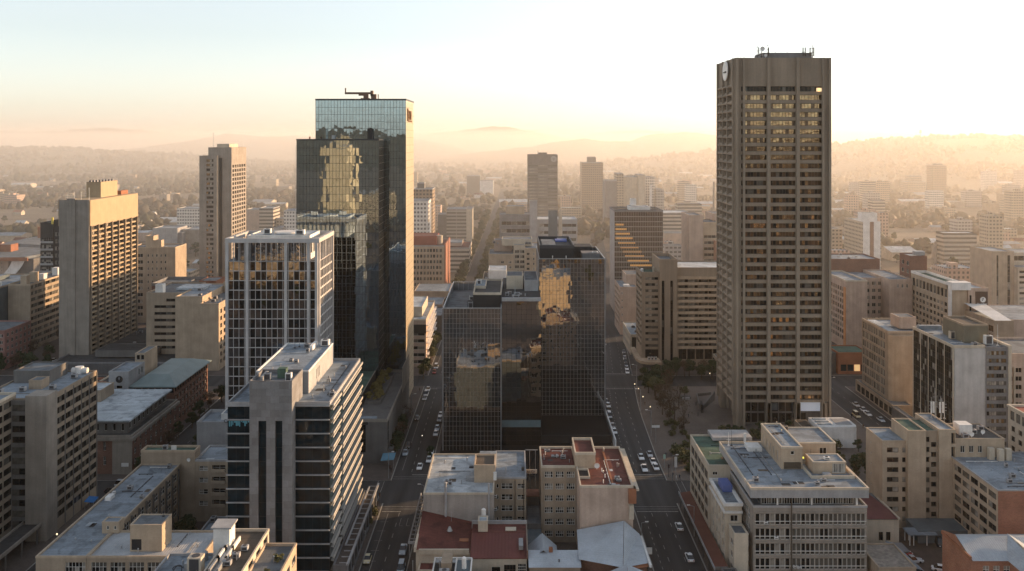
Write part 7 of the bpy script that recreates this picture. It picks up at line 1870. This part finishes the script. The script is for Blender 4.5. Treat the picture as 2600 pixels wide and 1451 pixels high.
car('van', 'silver', -117.0, 265.4, 80, "silver minibus crossing the dark left junction", OS); car('hatch', 'silver', -112, 271.5, 90, "silver hatchback at the dark left junction", OS); car('hatch', 'dark', -118.4, 261.0, 90, "dark hatchback beside the minibus at the dark junction", OS)
for i in range(4): car('hatch' if i % 2 else 'sedan', ('white', 'silver', 'blue', 'white')[i], -216 + .4 * i, 396 + 5.6 * i, 0, ("white sedan nearest", "silver hatchback second", "pale blue sedan third", "white hatchback last")[i] + " in the shady row left of the hotel podium", "cars by the hotel podium", .15)

# ================================================================= STREET FURNITURE
def lamp_post(x, y, h, arm, label, lit=False):
    b = Bld("street_lamp", label, "street lamp", x, y, "street lamps")
    b.part("pole", MB().tube((x, y, .1), (x, y, h), .11, .07, 8), METAL); mb = MB(); mb.tube((x, y, h), (x + arm, y, h + .35), .06, .05, 6); b.part("arm", mb, METAL)
    mb = MB(); mb.box(x + arm - .5, x + arm + .35, y - .16, y + .16, h + .28, h + .44); b.part("lamp_head", mb, WHITE); b.done()
for x, y, h, a, l in ((48.9, 310, 9, -1.6, "street lamp beside the bare plaza trees"), (48.8, 268.8, 8, 1.6, "street lamp at the brick corner of the right junction"), (49, 336, 9, -1.6, "street lamp before the olive-green plaza tree"), (52.6, 372, 9, -1.6, "street lamp at the upper right crossing"), (-38.0, 271.5, 8, 1.4, "street lamp at the podium corner of the left junction"), (-37.9, 333, 8, 1.4, "street lamp before the gold-sided tower"), (127, 352, 9, 1.6, "street lamp in front of the rust-orange restaurant"), (47.9, 232, 8, -1.4, "street lamp beside the rust-brown awning"), (32.6, 222, 8, 1.4, "street lamp at the blank pink wall"), (-24.6, 246, 8, -1.2, "street lamp behind the white awning frame"), (-104.6, 268, 8, -1.5, "street lamp by the dark left junction")):
    lamp_post(x, y, h, a, l)
def signal(x, y, label):
    b = Bld("traffic_light", label, "traffic light", x, y, "traffic lights at the junctions")
    b.part("pole", MB().tube((x, y, .1), (x, y, 4.0), .08, .08, 8), DARKM); b.part("signal_head", MB().box(x - .2, x + .2, y - .16, y + .16, 3.0, 4.1), BLACK)
    mb = MB()
    for k in range(3): mb.disc((x, y - .16, 3.25 + .33 * k), (0, -1, 0), .12, .05, 8)
    b.part("lens", mb, mat("signal_lens", (.12, .04, .03), rough=.2)); b.done()
for x, y, l in ((48.4, 272.4, "traffic light at the plaza corner of the right junction"), (48.3, 250.6, "traffic light below the pale office at the right junction"), (34.2, 272, "traffic light opposite the plaza corner"), (-37.6, 250.8, "traffic light by the glass office podium"), (-37.6, 271.8, "traffic light by the podium building"), (-24.9, 271.4, "traffic light behind the pale blue roof"), (-104.8, 251, "traffic light at the dark left junction"), (53, 391, "traffic light under the terrace of the stepped block")): signal(x, y, l)
def board(name, cat, label, x, y, z, w, h, m, pole=True):
    b = Bld(name, label, cat, x, y)
    b.part("board", MB().box(x - w / 2, x + w / 2, y - .06, y + .06, z, z + h), m)
    if pole: b.part("pole", MB().tube((x, y + .1, .1), (x, y + .1, z + h), .07, .07, 6), METAL)
    b.done()
board("banner", "banner", "tall white street banner at the planted corner of the right junction", 50.4, 271.4, 3.6, .8, 3.2, WHITE)
board("street_sign", "sign", "small pale green street sign near the queueing cars", 48.4, 280, 3.0, .7, 1.4, mat("pale_green_sign", (.35, .5, .42)))
board("street_sign", "sign", "white double sign panel above the pavement by the bare trees", 49.4, 303, 5.4, 2.6, .8, WHITE)
board("road_sign", "sign", "diamond road sign on a pole in the dark left street", -103.6, 259.5, 2.2, .9, 2.6, WHITE)
board("road_sign", "sign", "white sign at the kerb beside the blank pink wall", 33.6, 216, 3, 1.4, 1.6, WHITE)
b = Bld("sun_canopy", "pale blue shop canopy at the podium building's street corner", "canopy", -38.5, 281)
mb = MB(); mb.quad((-41.5, 278.4, 3.0), (-37.4, 279.4, 3.0), (-37.4, 284, 3.6), (-41.5, 283.6, 3.6)); mb.quad((-41.5, 283.6, 3.5), (-37.4, 284, 3.5), (-37.4, 279.4, 2.9), (-41.5, 278.4, 2.9)); b.part("roof", mb, mat("blue_canvas", (.10, .22, .30))); b.part("post", MB().box(-37.7, -37.6, 279.6, 279.7, .1, 2.9), METAL); b.done()
b = Bld("market_stall", "bright blue tarp stall below the tan slab block", "stall", -118.6, 250)
mb = MB(); mb.quad((-120.6, 248.4, 2.4), (-117.8, 248.4, 2.2), (-117.8, 251.6, 2.6), (-120.6, 251.6, 2.8)); b.part("tarp", mb, mat("bright_blue_tarp", (.03, .16, .42)))
mb = MB()
for x, y in ((-120.4, 248.6), (-118, 248.6), (-118, 251.4), (-120.4, 251.4)): mb.tube((x, y, .1), (x, y, 2.4), .05, .05, 5)
b.part("post", mb, METAL); b.done()
for x, y, z, l in ((50.5, 363, 3.4, "small lit globe lamp among the evergreen plaza trees"), (51.2, 357, 3.2, "small lit globe lamp at the kerb by the plaza trees"), (51.4, 346, 3.2, "small lit globe lamp below the olive-green tree"), (52.2, 333, 3.2, "small lit globe lamp before the brown plaza trees"), (85, 379, 3.5, "lit lamp at the back of the plaza near the clock tower"), (-116.6, 226, 3.2, "warm lit lamp at the foot of the tan slab block")):
    b = Bld("globe_lamp", l, "lamp", x, y, "lit globe lamps"); b.part("pole", MB().tube((x, y, .1), (x, y, z), .06, .05, 6), DARKM); mb = MB(); mb.tube((x, y, z), (x, y, z + .22), .12, .24, 10); mb.tube((x, y, z + .22), (x, y, z + .44), .24, .1, 10); b.part("globe", mb, emit("globe_lamp_light", (1.0, .82, .5), .7)); b.done()

# --- people: a motorcyclist in the left street and walkers on the pavement
SKIN = mat("skin", (.16, .09, .06), var=.05); CLOTH = [mat("dark_jacket", (.03, .03, .035)), mat("pale_shirt", (.5, .5, .5)), mat("navy_trousers", (.03, .035, .06)), mat("brown_coat", (.13, .08, .05))]
def figure(x, y, rot, joints, edges, radii, label, cloth):
    me = bpy.data.meshes.new("person"); me.from_pydata(joints, edges, [])
    me.materials.append(cloth)
    o = link(bpy.data.objects.new("person", me)); o.location = (x, y, .13); o.rotation_euler = (0, 0, radians(rot))
    md = o.modifiers.new("skin", 'SKIN'); sv = me.skin_vertices[0].data if me.skin_vertices else None
    if sv is None:
        me.attributes.new("skin", 'FLOAT', 'POINT')
    for i, r in enumerate(radii):
        sv[i].radius = (r, r)
    sv[0].use_root = True
    ss = o.modifiers.new("sub", 'SUBSURF'); ss.levels = 1; ss.render_levels = 1
    dg = bpy.context.evaluated_depsgraph_get(); nm = bpy.data.meshes.new_from_object(o.evaluated_get(dg)); o.modifiers.clear(); o.data = nm
    tag(o, label, "person")
    return o
WALK = [(0, 0, .95), (0, 0, 1.2), (0, -.02, 1.42), (0, -.03, 1.52), (0, -.06, 1.66), (.10, 0, .90), (.11, -.16, .50), (.11, -.20, .06), (.11, -.32, .04), (-.10, 0, .90), (-.11, .06, .50), (-.11, .26, .10), (-.11, .17, .04), (.19, -.02, 1.40), (.24, .10, 1.14), (.25, .02, .90), (-.19, -.02, 1.40), (-.24, -.08, 1.14), (-.25, -.2, .95)]
WE = [(0, 1), (1, 2), (2, 3), (3, 4), (0, 5), (5, 6), (6, 7), (7, 8), (0, 9), (9, 10), (10, 11), (11, 12), (2, 13), (13, 14), (14, 15), (2, 16), (16, 17), (17, 18)]
WR = [.14, .14, .15, .06, .105, .09, .06, .045, .04, .09, .06, .045, .04, .06, .045, .035, .06, .045, .035]
def skinned():
    m = bpy.data.meshes.new("probe"); m.from_pydata([(0, 0, 0), (0, 0, 1)], [(0, 1)], []); o = bpy.data.objects.new("probe", m); COL.objects.link(o); o.modifiers.new("s", 'SKIN'); ok = len(m.skin_vertices) > 0
    bpy.data.objects.remove(o); return ok
if skinned():
    for x, y, rot, l, c in ((-38.6, 243, 10, "person in dark clothes walking on the pavement below the glass office", 0), (-38.2, 251, 170, "person in a brown coat at the glass office corner", 3), (50.2, 269.6, 40, "person in a pale shirt standing at the planted corner of the right junction", 1), (51.4, 270.4, 200, "person in navy walking past the white banner", 2), (66, 330, 90, "person in dark clothes crossing the open plaza", 0)):
        figure(x, y, rot, WALK, WE, WR, l, CLOTH[c])
    pg = [o for o in COL.objects if o.name.startswith("person")]
    rp = random.Random(5)
    for i, (x, y) in enumerate(((-38.9, 224), (-38.6, 232), (-37.8, 276), (-38.8, 321), (-38.9, 341), (-38.2, 364), (49.6, 262 + 10), (50.4, 289), (50.9, 318), (52.0, 345), (60.5, 352), (70, 332), (72, 345), (127, 330), (126.6, 318), (48.7, 243), (-104.4, 243), (-104.2, 280))):
        c = rp.choice(pg).copy(); COL.objects.link(c); c.location = (x, y, .13); c.rotation_euler = (0, 0, rp.uniform(0, 6.28))
        tag(c, "tiny pedestrian walking on a shaded pavement beside the street", "person", "pedestrians on the pavements")
    RIDE = [(0, .1, .85), (0, .02, 1.1), (0, -.12, 1.32), (0, -.18, 1.42), (0, -.24, 1.56), (.12, .08, .85), (.2, -.32, .74), (.2, -.15, .36), (.2, -.3, .32), (-.12, .08, .85), (-.2, -.32, .74), (-.2, -.15, .36), (-.2, -.3, .32), (.2, -.1, 1.3), (.28, -.3, 1.1), (.28, -.55, 1.02), (-.2, -.1, 1.3), (-.28, -.3, 1.1), (-.28, -.55, 1.02)]
    figure(-31.4, 309, 0, RIDE, WE, WR, "person in dark clothes riding a motorcycle down the left street", CLOTH[0]).location.z = 0
b = Bld("motorcycle", "small motorcycle ridden down the middle of the left street", "motorcycle", -31.4, 309)
x, y = -31.4, 309
for yy in (-.7, .7): mb = MB(); mb.tube((x - .07, y + yy, .31), (x + .07, y + yy, .31), .31, .31, 12); b.part("wheel", mb, TYRE)
b.part("body", MB().prism([(x - .14, y - .4), (x + .14, y - .4), (x + .16, y + .5), (x - .16, y + .5)], .4, .78), CP['dark']); mb = MB(); mb.tube((x - .34, y - .55, 1.0), (x + .34, y - .55, 1.0), .025, .025, 5); mb.tube((x, y - .55, 1.0), (x, y - .72, .35), .04, .04, 5); b.part("handlebar", mb, METAL)
mb = MB(); mb.disc((x, y - .66, .86), (0, -1, 0), .1, .06, 10); b.part("headlight", mb, emit("headlight_glow", (1, .9, .7), 2)); b.done()
# ================================================================= CITY BEHIND THE VIEWPOINT (seen in the mirror glass)
gpb = "buildings mirrored in the glass towers"
TANL = mat("reflector_tan_render", (.50, .41, .28), var=.1)
far("office_tower", "broad tan tower mirrored gold in the upper front of the tall blue glass tower", "tower", [(-192, -164, -270, -238, 0, 97, storeys("gold_tower_wall", (.62, .49, .32), (.40, .32, .2), 9, 3.6, .1, .9)), (-186, -170, -262, -248, 97, 106, TANL)], group=gpb)
far("office_block", "slim tan block mirrored as a narrow gold strip in the tall blue glass tower", "tower", [(-86, -76, 18, 40, 0, 62, TANL)], group=gpb) if False else None
far("office_block", "unseen tan block added to mirror as a gold patch in the right glass twin", "building", [(15.5, 33, 118, 150, 0, 26.5, storeys("gold_reflector_wall", (.60, .47, .30), (.36, .28, .18), 7, 4.2, .2, .3)), (17, 24, 130, 148, 26.5, 30, TANL)], group=gpb)  # out of view, added so its wall throws a gold reflection
far("office_block", "unseen low tan block added to mirror gold in the upper floors of the grid office", "building", [(-212, -138, -110, -72, 0, 17, storeys("gold_reflector_wall", (.60, .47, .30), (.36, .28, .18), 7, 4.2, .2, .3)), (-190, -170, -100, -80, 17, 21, TANL)], group=gpb)  # added reflector out of view that turns the grid office panes gold
rb = random.Random(33)
for i in range(26):
    x = -420 + (i % 9) * 88 + rb.uniform(-12, 12); y = -130 - (i // 9) * 120 - rb.uniform(0, 40)
    if -260 < x < -110 and y > -300: continue
    w, d, h = rb.uniform(28, 48), rb.uniform(26, 44), rb.choice([14, 18, 22, 30, 40, 52])
    far("office_block", "dark city block mirrored low in the glass towers", "building", [(x - w / 2, x + w / 2, y - d, y, 0, h, rb.choice([ST_TAN, ST_GREY, ST_BRN, ST_PINK, ST_BAND]), rb.choice([ROOF_L, ROOF_G, ROOF_R]))], group=gpb)
for xa, xb in ((-700, -118), (-105.4, -37.2), (-25.6, 33.6), (47.6, 127.8), (140.6, 500)):
    for ya, yb in ((-330, -230), (-215, -120), (-105, -8), (8, 119)):
        mb = MB(); mb.quad((xa, ya, .12), (xb, ya, .12), (xb, yb, .12), (xa, yb, .12)); struct("pavement", mb, [PAVE])
gp = ("winter trees mirrored in the glass towers", "mirrored in the lower panes of the glass towers")
for i in range(110):
    x, y = rb.choice([(rb.uniform(-235, -125), rb.uniform(-180, 10)), (rb.uniform(-235, -125), rb.uniform(-120, 10)), (rb.uniform(-10, 110), rb.uniform(-115, 40)), (rb.uniform(-190, 130), rb.uniform(-60, 70))])
    if abs(x - lx(0)) < 9 or abs(x - rx(0)) < 9: continue
    tree(rb.choice(['autumn', 'autumn', 'brown', 'bare', 'olive', 'ever']), x, y, rb.uniform(1.0, 1.6), group=gp, name="park_tree")
mb = MB(); n = 60
zs = [95 + 40 * sin(k * .31) + 22 * sin(k * .83 + 1) for k in range(n)]
for k in range(n - 1):
    x0, x1 = -4500 + 9000 * k / (n - 1), -4500 + 9000 * (k + 1) / (n - 1)
    mb.quad((x0, -2300, -1), (x0, -3200, zs[k]), (x1, -3200, zs[k + 1]), (x1, -2300, -1)); mb.quad((x0, -3200, zs[k]), (x0, -4000, -1), (x1, -4000, -1), (x1, -3200, zs[k + 1]))
o = struct("hill", mb, [HILLM])

# ================================================================= HAZE
def air(name, label, cat, x0, x1, y0, y1, z0, z1, col, dens, ani):
    hz = MB(); hz.box(x0, x1, y0, y1, z0, z1)
    hm = bpy.data.materials.new(name + "_air"); hm.use_nodes = True
    nt = hm.node_tree; nt.nodes.remove(nt.nodes["Principled BSDF"])
    pv = nt.nodes.new("ShaderNodeVolumePrincipled")
    pv.inputs["Color"].default_value = (*col, 1)
    pv.inputs["Density"].default_value = dens
    pv.inputs["Anisotropy"].default_value = ani
    nt.links.new(pv.outputs[0], nt.nodes["Material Output"].inputs["Volume"])
    o = link(bpy.data.objects.new(name, hz.mesh(name, [hm]))); o["kind"] = "stuff"; o["label"] = label; o["category"] = cat
    return pv
HAIR = air("haze", "warm morning haze over the whole city", "haze", -HX, HX, HY0, HY1, -1.0, HZ, HAZE_COL, HAZE_DENSITY, HAZE_ANI)
MAIR = [air("mist", "pale mist lying in the valley beyond the tall towers", "mist", -9000, 9000, 392, 13000, -.5, 150, MIST_COL, MIST_DENSITY, HAZE_ANI),
        air("mist", "thicker mist on the wooded plain below the far hills", "mist", -8900, 8900, 1500, 12900, -.4, 120, MIST_COL, MIST_DENSITY * .5, HAZE_ANI)]
